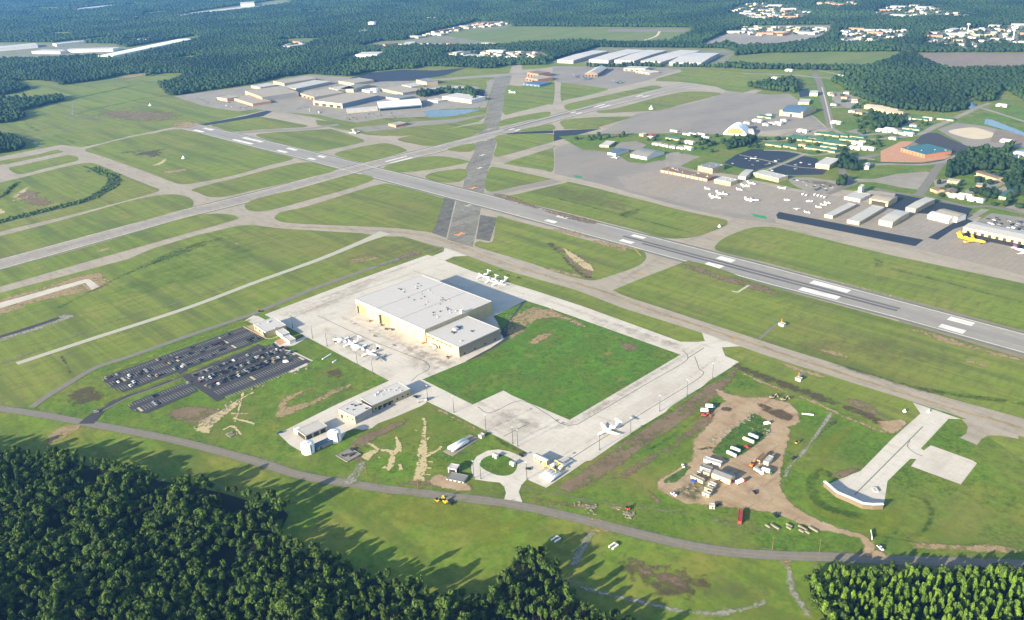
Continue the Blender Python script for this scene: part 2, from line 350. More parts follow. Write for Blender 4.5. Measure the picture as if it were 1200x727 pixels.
# one large paved zone; grass islands are laid over it
M = [(-90, 367), (0, 343.5), (150, 303.7), (180, 291), (230, 276), (280, 264.5), (297, 264), (330, 268), (380, 271), (427, 273.7), (444, 277), (463, 277.5), (473, 277.5), (502, 286), (520, 291),
     (548, 300), (600, 319), (675, 340), (732, 362), (822, 390), (867, 406), (900, 417.5), (1070, 471), (1200, 512.5), (1290, 542),
     (1290, 420), (1290, 300), (1200, 284), (1135, 270), (1150, 255), (1100, 243), (1045, 226), (1018, 222), (1000, 224), (985, 222), (962, 226), (930, 219), (905, 213), (880, 209), (868, 203), (845, 199),
     (835, 196), (800, 192), (775, 186), (755, 190), (736, 187), (722, 178), (700, 176), (682, 176), (684, 172), (694, 162), (700, 157), (745, 157), (790, 156), (850, 158), (875, 159), (905, 160), (965, 158), (971, 151),
     (957, 139), (938, 125), (936, 118), (925, 110), (900, 112), (880, 112), (893, 106), (885, 105), (870, 109), (852, 107), (840, 102), (815, 98), (795, 96), (768, 95), (770, 92), (800, 84), (795, 81), (760, 79), (700, 80), (650, 78), (640, 80),
     (612, 82), (611, 72), (602, 72), (597, 86), (580, 88), (576, 110), (568, 138), (560, 143), (500, 157), (470, 160), (453, 159), (425, 151), (398, 146), (370, 138), (328, 131), (322, 126), (300, 132), (236, 146), (228, 144), (215, 147),
     (200, 150), (150, 160), (108, 170.5), (95, 173), (80, 171), (72, 170), (50, 174), (0, 184), (-90, 203)]
sheet('taxiway', 'taxi_concrete', M)
sheet('ramp', 'ramp_asphalt', [(745, 157), (700, 157), (655, 172), (650, 175), (650, 204), (700, 215), (760, 232), (820, 248), (870, 257), (910, 262), (900, 235), (860, 215), (800, 200), (770, 186), (790, 156)])
sheet('ramp', 'ramp_asphalt', [(700, 157), (745, 134), (790, 126), (835, 115), (850, 108), (870, 109), (900, 111), (925, 110), (936, 118), (935, 124), (957, 140), (969, 152), (940, 150), (880, 155), (850, 158), (790, 156), (745, 157)])
sheet('ramp', 'old_concrete', Z(880, 200, 6, [(0, 95), (60, 85), (180, 125), (400, 160), (640, 185), (760, 215), (850, 232), (980, 262), (1200, 300), (1500, 400), (1900, 500), (2460, 520), (2460, 860), (1200, 560), (600, 400), (200, 300), (0, 255)]))
sheet('ramp', 'old_concrete', Z(760, 170, 8, [(100, 230), (400, 300), (900, 400), (1000, 480), (1200, 560), (1300, 640), (1250, 700), (800, 640), (300, 540), (-200, 420), (-300, 300)]))
sheet('ramp', 'ramp_asphalt', Z(600, 40, 6, [(285, 225), (1200, 245), (1060, 290), (960, 325), (700, 385), (640, 385), (345, 345), (285, 330)]))

# --- old closed runway
sheet('closed_runway', 'old_runway', [(580, 90), (576, 110), (568, 140), (560, 160), (555, 180), (546, 197), (543, 218), (535, 235), (524, 281), (554, 290), (562, 252), (567, 226), (572, 200), (577, 185), (583, 160), (587, 138), (592, 120), (595, 105), (600, 88)])
sheet('closed_runway', 'old_taxi_tar', [(520, 232), (533.5, 234.5), (523, 279), (506, 273), (509, 260)])
sheet('closed_runway', 'old_taxi_tar', [(563, 252), (583, 255.5), (581, 262), (574, 283), (558, 280)])
# --- runways
UE = [(190, 136.2), (228.8, 145.6), (349.8, 174.4), (600, 236.2), (899.5, 312.5), (1050, 352.2), (1199.8, 391.9), (1290, 416.5)]
LE = [(172, 141), (212.5, 151), (349.8, 185), (600, 251.2), (899.5, 332.5), (1050, 371.9), (1199.8, 413.5), (1290, 439.5)]
WU = [W(p) for p in UE]; WL = [W(p) for p in LE]
def across(t, i0=1, ext=0): return [u + (l - u) * t for u, l in zip(WU[i0:], WL[i0:])]
def band(name, mat, t0, t1, i0=1, a=None, b=None):
    P = across(t0, i0) ; Q = across(t1, i0)
    if a is not None:
        def cut(L):
            xs = [p[0] for p in L]; ys = [p[1] for p in L]; X = np.linspace(a, b, 8); return [np.array([x, np.interp(x, xs, ys)]) for x in X]
        P = cut(P); Q = cut(Q)
    return sheet(name, mat, P + Q[::-1], world=True)
soft('shoulder', 'shoulder', [W(p) for p in [(880, 306), (1000, 335), (1085, 355), (1130, 361), (1200, 381), (1290, 405)]] + [W(p) for p in [(1290, 425), (1100, 372), (900, 318)]], 7, world=True, smooth=False)
soft('shoulder', 'shoulder', [(1050, 371), (1062, 387), (1130, 403), (1200, 426), (1290, 452), (1290, 438), (1200, 412)], 4, smooth=False)
band('runway', 'taxi_edge', -.12, 1.12)
band('runway', 'runway_asphalt', -.03, 1.03)
band('runway', 'runway_middle', .33, .66)
xa, xb = W((735, 275))[0], W((1060, 358))[0]
band('runway_rubber_mark', 'runway_rubber', .40, .50, 1, xa, xb)
band('runway_rubber_mark', 'runway_rubber', .56, .66, 1, xa + 40, xb)
C2 = [(-90, 334), (0, 310), (75, 289.5), (150, 268.7), (210, 252), (300, 230), (400, 202.5), (436, 193), (500, 178), (560, 162.5), (600, 152.3), (650, 138.5), (703, 124.5), (745, 114), (790, 103), (812, 99.5)]
strip('runway', 'taxi_edge', C2, 56); strip('runway', 'taxi_concrete', C2, 46); strip('runway', 'runway_middle', C2, 17)
strip('runway_rubber_mark', 'runway_rubber', [(590, 153), (650, 137), (700, 124)], 6)
# runway edge lines and aiming marks
band('runway_marking', 'white_marking', .0, .024); band('runway_marking', 'white_marking', .976, 1.0)
for s in (-1, 1):
    P = [W(p) for p in C2]; L, R = offset_line(P, 43); strip('runway_marking', 'white_marking', L if s > 0 else R, 1.1, world=True, smooth=False)
def mark(px0, px1, t0, t1):
    band('runway_marking', 'white_marking', t0, t1, 1, W(px0)[0], W(px1)[0])
for a, b in [((645, 256), (657, 259)), ((732, 279.5), (747, 283))]:
    mark(a, b, .66, .84); mark(a, b, .14, .3)
for a, b in [((835, 305), (853, 310)), ((940, 337), (984, 349)), ((1102, 381), (1131, 389))]:
    mark(a, b, .66, .90); mark(a, b, .10, .34)
for a, b in [((262, 166), (282, 172)), ((318, 178), (327, 181)), ((230, 152), (238, 155)), ((355, 187), (362, 189))]:
    mark(a, b, .14, .34); mark(a, b, .66, .86)
for (a, b) in [((699, 126.3), (712, 122.8)), ((749, 113.8), (757, 111.8)), ((600, 153), (606, 151.3)), ((672, 133.2), (678, 131.6)), ((455, 190.5), (480, 184))]:
    P = [W(a), W(b)]; L, R = offset_line(P, 24, False); L2, R2 = offset_line(P, 12, False)
    sheet('runway_marking', 'white_marking', [L[0], L[1], L2[1], L2[0]], world=True); sheet('runway_marking', 'white_marking', [R[0], R[1], R2[1], R2[0]], world=True)

# --- grass islands
zA = (0, 150, 6); zB = (180, 110, 6); zC = (180, 200, 6); zD = (360, 130, 6); zF = (240, 80, 6); zG = (380, 70, 6); zH = (540, 80, 6); zI = (600, 40, 6); zK = (540, 170, 6)
ISL = [
 Z(*zA, [(-540, 345), (0, 232), (150, 208), (300, 178), (380, 157), (425, 160), (440, 172), (300, 202), (50, 256), (0, 262), (-540, 375)]),
 Z(*zA, [(62, 285), (150, 262), (300, 228), (460, 194), (530, 198), (552, 218), (520, 238), (300, 290), (140, 326)]),
 Z(*zA, [(-540, 520), (0, 385), (150, 350), (450, 275), (600, 248), (680, 255), (850, 325), (1050, 405), (1118, 432), (1090, 455), (900, 508), (500, 612), (60, 715), (-540, 850)]),
 Z(0, 180, 4, [(-360, 480), (0, 388), (300, 310), (600, 225), (740, 197), (830, 193), (890, 210), (908, 233), (890, 255), (800, 280), (500, 362), (0, 492), (-360, 585)]),
 Z(0, 180, 4, [(-360, 650), (0, 548), (400, 440), (800, 322), (900, 293), (1000, 283), (1080, 287), (1113, 300), (1080, 318), (700, 425), (400, 510), (0, 625), (-360, 725)]),
 [(225, 222.5), (247, 216), (280, 208), (322, 197), (347, 191.7), (363, 190.5), (377, 193.5), (393.5, 199.5), (360, 209), (300, 222.5), (265, 230.5), (245, 231), (232, 226)],
 [(286.7, 241.7), (293, 236), (313, 229.7), (360, 219), (405, 206), (423, 204.4), (437.5, 208.3), (433, 213), (410, 221), (360, 235), (323, 245), (305, 248), (292, 247)],
 [(321.7, 255), (326, 250.5), (333, 248), (360, 242), (410, 226.5), (440, 217.5), (460, 216.5), (518, 232), (520.5, 234), (512, 260), (506, 272), (497, 271.5), (467, 268), (420, 265.5), (360, 263), (335, 261), (325, 258.5)],
 [(100, 177), (108, 172.5), (150, 161.8), (180, 156.5), (213, 152), (273, 166.6), (340, 184.3), (344, 185.5), (337, 188.8), (317, 193.6), (273, 206), (230, 214.5), (213, 216), (202, 213.5), (180, 205), (150, 194), (112, 181)],
 Z(*zF, [(50, 400), (230, 350), (400, 345), (600, 380), (720, 412), (400, 433), (200, 448), (100, 422)]),
 Z(*zF, [(370, 480), (420, 458), (850, 430), (900, 432), (1080, 490), (1120, 510), (1080, 530), (850, 578), (760, 583), (500, 522)]),
 Z(*zG, [(75, 670), (160, 635), (380, 592), (480, 597), (575, 633), (560, 650), (420, 690), (330, 715), (240, 720)]),
 Z(*zG, [(515, 560), (700, 520), (1120, 450), (1080, 520), (850, 590), (740, 608), (640, 595)]),
 Z(*zD, [(540, 397), (700, 347), (870, 320), (1000, 327), (1140, 355), (1130, 366), (900, 408), (700, 433), (600, 423)]),
 Z(*zD, [(830, 465), (900, 432), (1110, 410), (1100, 485), (1000, 506), (900, 495)]),
 Z(*zD, [(985, 270), (1170, 230), (1165, 280), (1080, 290)]),
 Z(*zH, [(330, 125), (430, 125), (640, 70), (652, 238), (600, 258), (400, 308), (305, 325), (300, 250)]),
 Z(*zH, [(705, 110), (740, 105), (1000, 140), (1030, 152), (900, 190), (740, 223), (705, 225)]),
 Z(*zI, [(370, 520), (380, 497), (500, 467), (900, 380), (1000, 362), (1055, 375), (1000, 393), (600, 486), (440, 532), (390, 534)]),
 Z(*zH, [(410, 338), (600, 307), (632, 320), (600, 345), (450, 372), (275, 410), (280, 372)]),
 Z(*zH, [(730, 362), (1140, 340), (1190, 350), (980, 412), (980, 425), (760, 430), (725, 420)]),
 [(700, 130), (720, 127.5), (751, 119.5), (776, 112.8), (807, 107.5), (837, 108.5), (845, 110.5), (826, 116), (800, 122.5), (772, 129.5), (735, 131.5), (705, 133)],
 Z(*zH, [(430, 432), (600, 397), (648, 400), (648, 435), (430, 447)]),
 Z(*zH, [(270, 472), (645, 465), (650, 515), (560, 543), (330, 608), (235, 618), (255, 540)]),
 Z(*zH, [(330, 660), (640, 562), (650, 562), (650, 718), (560, 713), (350, 680)]),
 Z(*zK, [(200, 172), (280, 163), (620, 237), (635, 243), (400, 292), (182, 325)]),
 [(594, 232.5), (610, 227), (660, 215), (672, 214.5), (740, 231.5), (800, 247), (846, 256.5), (852.5, 261), (848, 266), (820, 276), (800, 279.5), (775, 278.5), (740, 268.5), (700, 258.5), (650, 246)],
 [(583, 254), (600, 258), (640, 268.5), (700, 284.5), (735, 291), (752, 294), (757, 300), (755, 306), (745, 313), (720, 322), (700, 328), (688, 328.5), (660, 322), (620, 308), (580, 296), (557, 288.5), (561, 283), (576, 284), (580, 270)],
 [(838, 292), (842, 284), (855, 276), (878, 267.8), (895, 266.2), (920, 269), (1030, 296), (1080, 307), (1200, 332.5), (1290, 354), (1290, 412), (1200, 388), (1085, 357), (950, 322), (900, 308.5), (850, 297)],
 [(722, 342), (726, 337), (800, 308), (812, 307), (840, 314), (900, 335), (1060, 379), (1200, 421), (1290, 447), (1290, 517), (1200, 491), (1075, 456.5), (975, 425.5), (900, 402), (775, 361), (738, 349)],
 [(523, 291.5), (540, 287)], ]
for q in ISL:
    if len(q) > 3: sheet('grass_island', 'airfield_grass', q, smooth=True)
# grass beyond the terminal side
sheet('grass_island', 'airfield_grass', Z(*zG, [(-60, 425), (120, 440), (200, 460), (620, 470), (800, 440), (950, 400), (1125, 350), (1125, 395), (900, 447), (520, 530), (430, 538), (300, 530), (170, 500), (-50, 460)]))
sheet('tarmac_patch', 'blue_asphalt', Z(*zH, [(655, 440), (980, 427), (655, 515)])); sheet('tarmac_patch', 'blue_asphalt', Z(*zH, [(380, 452), (650, 439), (650, 458), (282, 466)]))
sheet('tarmac_patch', 'ramp_asphalt', Z(*zK, [(150, 345), (380, 300), (640, 245), (715, 255), (640, 278), (420, 318), (220, 358)]))
sheet('tarmac_patch', 'blue_asphalt', Z(*zB, [(325, 215), (640, 158), (840, 108), (845, 120), (770, 158), (370, 224)]))
sheet('tarmac_patch', 'blue_asphalt', Z(900, 180, 4, [(38, 288), (52, 274), (730, 405), (690, 435), (45, 305)]))
sheet('tarmac_patch', 'blue_asphalt', Z(900, 180, 4, [(750, 395), (800, 365), (915, 300), (975, 322), (870, 355), (795, 405)]))
sheet('tarmac_patch', 'blue_asphalt', Z(900, 180, 4, [(545, 252), (575, 225), (600, 188), (960, 258), (930, 300), (780, 285), (690, 280)]))
sheet('closed_taxiway', 'ramp_asphalt', Z(380, 70, 6, [(200, 480), (640, 435), (900, 420), (1130, 385), (1125, 395), (900, 447), (640, 470), (300, 510)]))
strip('taxiway', 'ramp_asphalt', Z(*zB, [(600, 275), (800, 262), (1100, 245), (1300, 215)]), 22)
# painted crosses and patches
def xmark(p, s, mat='orange_marking', wd=3.5):
    c = W(p)
    for a in (.5, -.5):
        d = np.array([math.sin(a + .0), math.cos(a)]) ; strip('closed_cross_marking', mat, [c - d * s / 2, c + d * s / 2], wd, world=True, smooth=False)
xmark((539, 274.5), 17); xmark((555, 220.5), 15); xmark((549, 241), 13, 'tan_marking'); xmark((573, 151.5), 16, 'tan_marking', 3); xmark((569, 165), 15, 'tan_marking', 3); xmark((565, 182), 13, 'white_marking', 2.5); xmark((562, 197), 13, 'white_marking', 2.5)
sheet('painted_island', 'green_marking', Z(*(760, 170, 8), [(955, 640), (1100, 670), (1110, 695), (1000, 675)])); sheet('painted_island', 'green_marking', Z(650, 130, 8, [(175, 600), (250, 615), (262, 632), (190, 625)]))

# parallel taxiway centre line, holding lines
T1C = [(335, 265.5), (400, 268.7), (475, 273.5), (512, 280), (550, 292.5), (600, 312), (700, 340), (753, 360), (807, 378), (865, 397), (900, 409.5), (975, 434), (1050, 458.5), (1125, 481.5), (1200, 502.5), (1290, 531)]
strip('taxiway_marking', 'yellow_marking', T1C, 1.1)
for a, b in [((739, 317), (757, 323)), ((826, 273), (846, 279)), ((857, 399), (867, 391.5)), ((743, 291), (751, 300))]: strip('taxiway_marking', 'yellow_marking', [a, b], 1.6, smooth=False)

# --- the new white apron
AP = [(310, 369), (400, 335), (500.8, 299), (506.7, 300.5), (520, 295), (520.8, 290.5), (535, 295.5), (548, 300), (531.7, 301), (521, 305.8), (555, 318.8), (629.8, 341.9), (685, 360), (797.5, 400.8), (817.5, 401), (826, 400), (822.5, 390), (867.5, 406),
      (846, 407.5), (850, 417.5), (866, 424.5), (838, 443), (832.5, 445), (822.5, 454), (790, 474), (785, 477.5), (780, 483), (750, 501), (725, 517.5), (692.5, 540), (687, 540.6), (667.5, 554), (640, 572), (626, 566), (617.5, 562), (611, 569), (608, 577), (612, 588), (612, 593),
      (588, 589), (591, 585), (593, 578), (591, 571), (586, 566), (572, 564.5), (556, 562), (552.5, 552), (552, 545), (558.8, 535), (571, 528.5), (583.8, 527), (596, 529), (607, 533.3), (618.8, 531.5), (590, 515.6), (570, 505.6), (540, 490), (501, 471), (480, 459), (457, 447)]
sheet('apron', 'apron_concrete', AP)
sheet('service_yard', 'apron_concrete', [(326, 508.5), (395, 474), (457, 446), (485, 462), (501, 471), (494, 476), (462, 489.5), (443, 496.5), (436, 502), (425, 504.5), (416, 502.5), (406, 506), (400, 516), (380, 524), (352, 529), (340, 522)])
sheet('grass_island', 'apron_field_grass', [(616, 352.5), (640, 360), (797.5, 416), (667.5, 492.5), (600, 463.8), (590, 458), (553.8, 474.5), (495, 445), (546, 424), (586, 402), (590, 398), (588, 390), (583, 378), (578, 371)])
sheet('grass_island', 'apron_field_grass', Z(540, 480, 8, [(180, 520), (192, 480), (230, 450), (290, 430), (370, 422), (450, 450), (515, 490), (530, 530), (500, 590), (430, 622), (330, 615), (240, 575), (195, 545)]), smooth=True)
soft('ditch', 'rank_grass', Z(540, 480, 8, [(235, 205), (400, 290), (520, 350), (625, 405), (600, 420), (530, 412), (400, 340), (270, 250)]), 2.5, smooth=False)
sheet('gravel_bed', 'parking_asphalt', [(545, 424), (575, 408), (587, 400), (592, 396), (586, 391), (612, 354), (617, 353), (600, 374), (594, 388), (597, 397), (585, 405), (560, 419)])
# run-up pad with blast wall
sheet('apron', 'apron_concrete', Z(940, 460, 6, [(778, 72), (1120, 190), (1030, 187), (835, 395), (855, 410), (905, 373), (1200, 480), (1230, 500), (1115, 648), (765, 520), (803, 470), (760, 468), (600, 625), (580, 760), (565, 812), (500, 814), (430, 805), (340, 764), (240, 724), (168, 655), (200, 640), (340, 580), (410, 555), (640, 320), (832, 150)]))
sheet('taxiway', 'taxi_concrete', Z(940, 460, 6, [(1120, 190), (1165, 240), (1155, 290), (1110, 320), (1230, 372), (1260, 330), (1310, 305), (1400, 305), (1520, 330), (1520, 290), (1200, 185)]))
strip('taxiway_marking', 'dark_line', Z(940, 460, 6, [(850, 240), (370, 720)]), .9, smooth=False); strip('taxiway_marking', 'dark_line', Z(940, 460, 6, [(760, 340), (740, 380), (790, 425), (850, 450)]), .7)
# faint taxi lines on the apron
for P, w in [([(372, 370), (430, 397), (480, 417), (498, 424), (503, 432), (490, 440), (482, 447)], .8), ([(484, 317.5), (545, 338)], .7), ([(667, 539), (700, 518), (760, 480), (821, 442), (819, 432), (814, 418)], .8),
             ([(560, 477), (575, 484), (610, 470), (640, 485), (658, 497), (674, 498), (690, 490), (760, 449), (800, 426), (806, 418), (800, 411)], .8), ([(825, 408), (806, 420)], 1.0), ([(590, 512), (617, 498)], .8), ([(345, 372), (372, 360), (400, 349), (480, 322)], .7)]:
    strip('taxiway_marking', 'dark_line', P, w)
for P_, f_ in [([(425, 372), (470, 392), (520, 418), (545, 425), (520, 432), (470, 410), (430, 385)], 14), ([(480, 405), (510, 412), (530, 424), (500, 436), (470, 430), (465, 415)], 12), ([(380, 385), (420, 400), (450, 420), (430, 425), (385, 402)], 12), ([(640, 500), (720, 460), (780, 430), (770, 445), (690, 495), (650, 512)], 14), ([(560, 492), (600, 480), (640, 500), (600, 512)], 12), ([(700, 372), (790, 402), (800, 412), (700, 382)], 8), ([(330, 366), (400, 338), (450, 322), (420, 345), (350, 372)], 12)]:
    soft('apron_stain', 'apron_stain', P_, f_)
for P_, w_ in [([(400, 372), (450, 395), (495, 418), (500, 436), (540, 460), (600, 490), (660, 500), (740, 455), (815, 410), (850, 398)], 7), ([(560, 330), (640, 352), (720, 380), (800, 406)], 6), ([(370, 352), (440, 326), (510, 300)], 6), ([(640, 545), (720, 500), (800, 450), (840, 418)], 5)]:
    soft('tyre_stain', 'tyre_stain', P_, 3, w=w_)
for P_, w_ in [(T1C, 9), ([(215, 148), (300, 168)], 8), ([(790, 290), (840, 268), (862, 258)], 8), ([(725, 330), (770, 305)], 8)]: soft('tyre_stain', 'tyre_stain', P_, 3.5, w=w_)
# --- roads
ROAD = [(-90, 463), (0, 478.8), (50, 486.5), (100, 496), (175, 510), (225, 521), (300, 541), (351, 557), (403, 566), (454, 573.6), (531, 582.6), (600, 591.5), (677, 608), (754, 627.5), (831, 644), (900, 650.8), (977, 653.3), (1054, 657), (1200, 662), (1290, 665)]
soft('road_verge', 'tyre_track', ROAD, 3, w=15)
strip('road', 'road_asphalt', ROAD, 9.5); 
strip('road_marking', 'yellow_marking', ROAD[4:], .22)
strip('road', 'road_asphalt', [(37, 478), (55, 465), (75, 453), (112, 431.5), (150, 418.8), (225, 392.5), (300, 367), (312, 362), (375, 336), (450, 309.5), (488, 296)], 8)
strip('taxiway', 'tan_marking', [(20, 426.5), (100, 400), (220, 361), (300, 331), (375, 304), (425, 283.5), (452, 273)], [9, 9, 9, 9, 10, 13, 26])
soft('track', 'tyre_track', [(0, 428), (60, 404), (150, 371), (220, 352), (300, 322)], 5, w=9)
soft('track', 'tyre_track', [(520, 290), (500, 296), (470, 305), (440, 313)], 5, w=10)
strip('road', 'parking_asphalt', [(-90, 420), (0, 395.5), (40, 383), (70, 373)], 9); soft('road_verge', 'gravel', [(-90, 422), (0, 397.5), (70, 374), (82, 369)], 4, w=20)
strip('road', 'parking_asphalt', [(-90, 419), (0, 395), (70, 372.5)], 8)
soft('construction_dirt', 'tan_dirt', Z(0, 180, 4, [(-360, 790), (0, 685), (400, 565), (480, 555), (505, 580), (535, 602), (450, 640), (200, 690), (60, 740), (-360, 850)]), 5, smooth=False)
sheet('taxiway', 'apron_concrete', Z(0, 180, 4, [(-360, 815), (0, 700), (400, 590), (420, 590), (468, 625), (430, 640), (400, 606), (60, 708), (-360, 835)]))
# dark dirt road along the south side
soft('track', 'mud', [(860, 428), (900, 444), (960, 466), (1010, 485), (1045, 501), (1058, 503)], 4, w=12); soft('track', 'yard_dirt', Z(940, 460, 6, [(560, 200), (740, 200), (700, 270), (640, 300), (540, 240)]), 4)
soft('track', 'tan_dirt', [(866, 436), (905, 453), (950, 470), (976, 482), (1010, 497), (1042, 509)], 2.5, w=5)
soft('track', 'gravel', [(975, 484), (958, 508), (940, 532), (925, 548), (920, 560)], 1.5, w=4)

# --- car parks
LOTA = [(121, 447), (125, 441), (285, 383.5), (311, 397.5), (300, 402), (215, 434), (145, 460), (134, 457)]
LOTB = [(222, 441), (260, 426), (300, 411), (322, 402), (365, 423), (340, 435), (300, 452), (262, 466)]
LOTC = [(151, 478), (156, 471), (180, 462), (222, 447), (232, 459), (172, 485), (158, 483)]
strip('road', 'parking_asphalt', [(101, 497), (110, 488), (125, 476), (150, 464), (175, 455), (210, 442), (250, 427), (290, 412), (306, 405)], [16, 12, 9, 9, 9, 9, 9, 9, 12])
strip('road', 'road_asphalt', [(120, 482), (150, 466.5), (175, 457.5), (210, 444.5), (250, 429.5)], 1.8)
sheet('car_park', 'parking_asphalt', LOTA, smooth=False); sheet('car_park', 'parking_asphalt', LOTB); sheet('car_park', 'parking_asphalt', LOTC)
strip('road', 'parking_asphalt', [(208, 431), (222, 443), (259, 469)], 9, smooth=False)
strip('pavement', 'island_concrete', [(285, 383), (312, 397), (318, 397.5), (326, 394.5)], 1.6, smooth=False)
strip('pavement', 'apron_concrete', [(322, 401), (334, 411), (342, 412), (366, 423.5)], 2.2, smooth=False)
sheet('pavement', 'apron_concrete', [(338, 436), (359, 426), (361, 428), (341, 437.5)])
sheet('pavement', 'apron_concrete', [(287, 376), (297, 370), (303, 371), (313, 376), (300, 381)])
sheet('pavement', 'apron_concrete', [(326, 404), (332, 402.5), (345, 400), (358, 394), (361, 396), (345, 405), (332, 408)])
sheet('planting_bed', 'red_clay', [(289, 383), (297, 380.5), (309, 391), (311, 396)]); sheet('planting_bed', 'red_clay', [(322, 400), (330, 397), (336, 401), (328, 405)])
stalls = []; isl = []
LOTS = [(LOTA, [W((121, 441))[0], W((134, 457))[0]])]
def stall_rows(poly, x0, n, y0, y1, ph):
    """stall lines run along x in rows; rows repeat every 18.2 m"""
    PW = [W(p) for p in poly]
    for r in range(n):
        xc = x0 + 18.2 * r
        for lo, hi in ((xc - 5.3, xc + 5.3),):
            k = 0; y = y0
            while y < y1:
                a, b = np.array([lo, y]), np.array([hi, y])
                if inpoly(a, PW)[0] or inpoly(b, PW)[0]:
                    if not inpoly(a, PW)[0]: a[0] = xc
                    if not inpoly(b, PW)[0]: b[0] = xc
                    stalls.append((a, b))
                    if k % 21 == ph and inpoly(np.array([xc, y]), PW)[0] : isl.append((a, b, y))
                y += 2.75; k += 1
xA = W((124, 443))[0]
stall_rows(LOTA, xA, 4, W((120, 445))[1], W((300, 390))[1], 5)
xB = W((222, 441))[0] + 1
stall_rows(LOTB, xB, 5, W((222, 445))[1] - 30, W((365, 410))[1] + 30, 6)
xC = W((156, 472))[0] + 1
stall_rows(LOTC, xC, 3, W((151, 478))[1] - 20, W((232, 450))[1] + 10, 9)
mb = MB(); zz = .10
for a, b in stalls: mb.box(a[0], b[0], a[1] - .16, a[1] + .16, .1, zat(a))
tag(mb.build('stall_marking', MATS['stall_marking']), kind='structure')
mb = MB()
for a, b, y in isl: mb.box(a[0] + .3, b[0] - .3, y + .5, y + 2.2, .05, zat(a) + .05)
tag(mb.build('traffic_island', MATS['island_concrete']), kind='structure')
soft('verge', 'yellow_grass', [(128, 452), (150, 461), (215, 437), (300, 404), (304, 406), (215, 440.5), (165, 458), (140, 468), (108, 483), (118, 470), (100, 462)], 4)
soft('verge', 'yellow_grass', [(118, 440), (180, 414), (285, 377), (284, 380), (200, 411), (122, 441)], 3)
# --- circle: driveway detail, dirt and wear
soft('bare_ground', 'mud', [(78, 470), (88, 458), (105, 453), (118, 460), (120, 467), (100, 474), (85, 476)], 7)
soft('bare_ground', 'tan_dirt', Z(0, 360, 4, [(215, 640), (240, 590), (300, 560), (380, 555), (340, 600), (260, 640)]), 4)
soft('bare_ground', 'brown_dirt', Z(0, 360, 4, [(780, 510), (830, 470), (960, 470), (1050, 490), (960, 560), (850, 540)]), 6)
soft('bare_ground', 'tan_dirt', Z(300, 360, 4, [(85, 520), (120, 430), (190, 400), (290, 365), (300, 375), (200, 415), (150, 445), (145, 470), (260, 440), (380, 375), (450, 360), (455, 370), (370, 410), (250, 470), (130, 520)]), 3, smooth=False)
soft('bare_ground', 'mud', Z(300, 360, 4, [(330, 300), (390, 290), (410, 320), (380, 340), (340, 325)]), 6)
soft('bare_ground', 'worn_grass', Z(300, 360, 4, [(160, 420), (280, 360), (430, 270), (470, 300), (420, 400), (250, 450)]), 10)
soft('bare_ground', 'pale_dirt', Z(0, 360, 4, [(915, 585), (930, 540), (990, 510), (1060, 470), (1130, 430), (1145, 440), (1080, 490), (1010, 545), (980, 595)]), 3, smooth=False)
for L in [[(1100, 540), (1120, 480), (1140, 400)], [(1080, 500), (1170, 500)], [(1060, 470), (1100, 450), (1150, 420), (1190, 400)], [(1090, 520), (1198, 550)], [(1040, 580), (1090, 560), (1130, 600)]]:
    soft('gully', 'pale_dirt', Z(0, 360, 4, L), 1.6, w=3.2)
# branching washouts below the service yard
for L, w in [([(560, 600), (590, 480), (600, 320), (610, 180), (625, 60), (610, 0)], [11, 10, 9, 6, 4, 2]), ([(600, 130), (560, 125), (515, 108)], 2.5), ([(600, 260), (640, 215), (665, 180)], 2.5), ([(600, 380), (680, 340), (760, 290), (775, 262)], 4), ([(600, 340), (660, 330), (720, 320)], 3),
             ([(600, 410), (700, 412)], 2.5), ([(600, 470), (690, 475)], 3), ([(600, 300), (650, 270)], 2.5), ([(590, 520), (690, 540)], 3),
             ([(245, 485), (300, 440), (325, 350), (380, 290), (370, 230), (340, 170)], [9, 7, 6, 6, 4, 3]), ([(325, 350), (290, 310), (200, 300), (120, 250), (70, 210)], [5, 4, 4, 3, 3]), ([(200, 300), (120, 330), (50, 390)], [4, 8, 11]), ([(380, 290), (405, 325)], 3), ([(120, 250), (40, 230), (-20, 215)], 3), ([(385, 430), (400, 490)], 4), ([(180, 345), (210, 400)], 2)]:
    soft('gully', 'pale_dirt', Z(420, 490, 8, L), 1.7, w=w)
soft('bare_ground', 'red_clay' if False else 'brown_dirt', Z(420, 490, 8, [(400, 625), (440, 600), (640, 560), (700, 570), (840, 560), (1050, 620), (1030, 690), (700, 655)]), 3)
soft('bare_ground', 'yard_dirt', Z(300, 540, 3.887, [(790, 85), (840, 60), (970, 110), (975, 140), (900, 135), (800, 115)]), 3)
soft('bare_ground', 'brown_dirt', [(432, 522), (470, 500), (485, 487), (470, 493), (440, 505), (420, 512), (405, 530), (425, 545)], 4)
soft('bare_ground', 'tan_dirt', [(505, 473), (560, 503), (572, 508), (560, 515), (545, 520), (562, 508), (520, 486)], 3)
soft('bare_ground', 'gravel', [(425, 558), (430, 548), (416, 566), (402, 567), (412, 553), (424, 540), (430, 546)], 2)
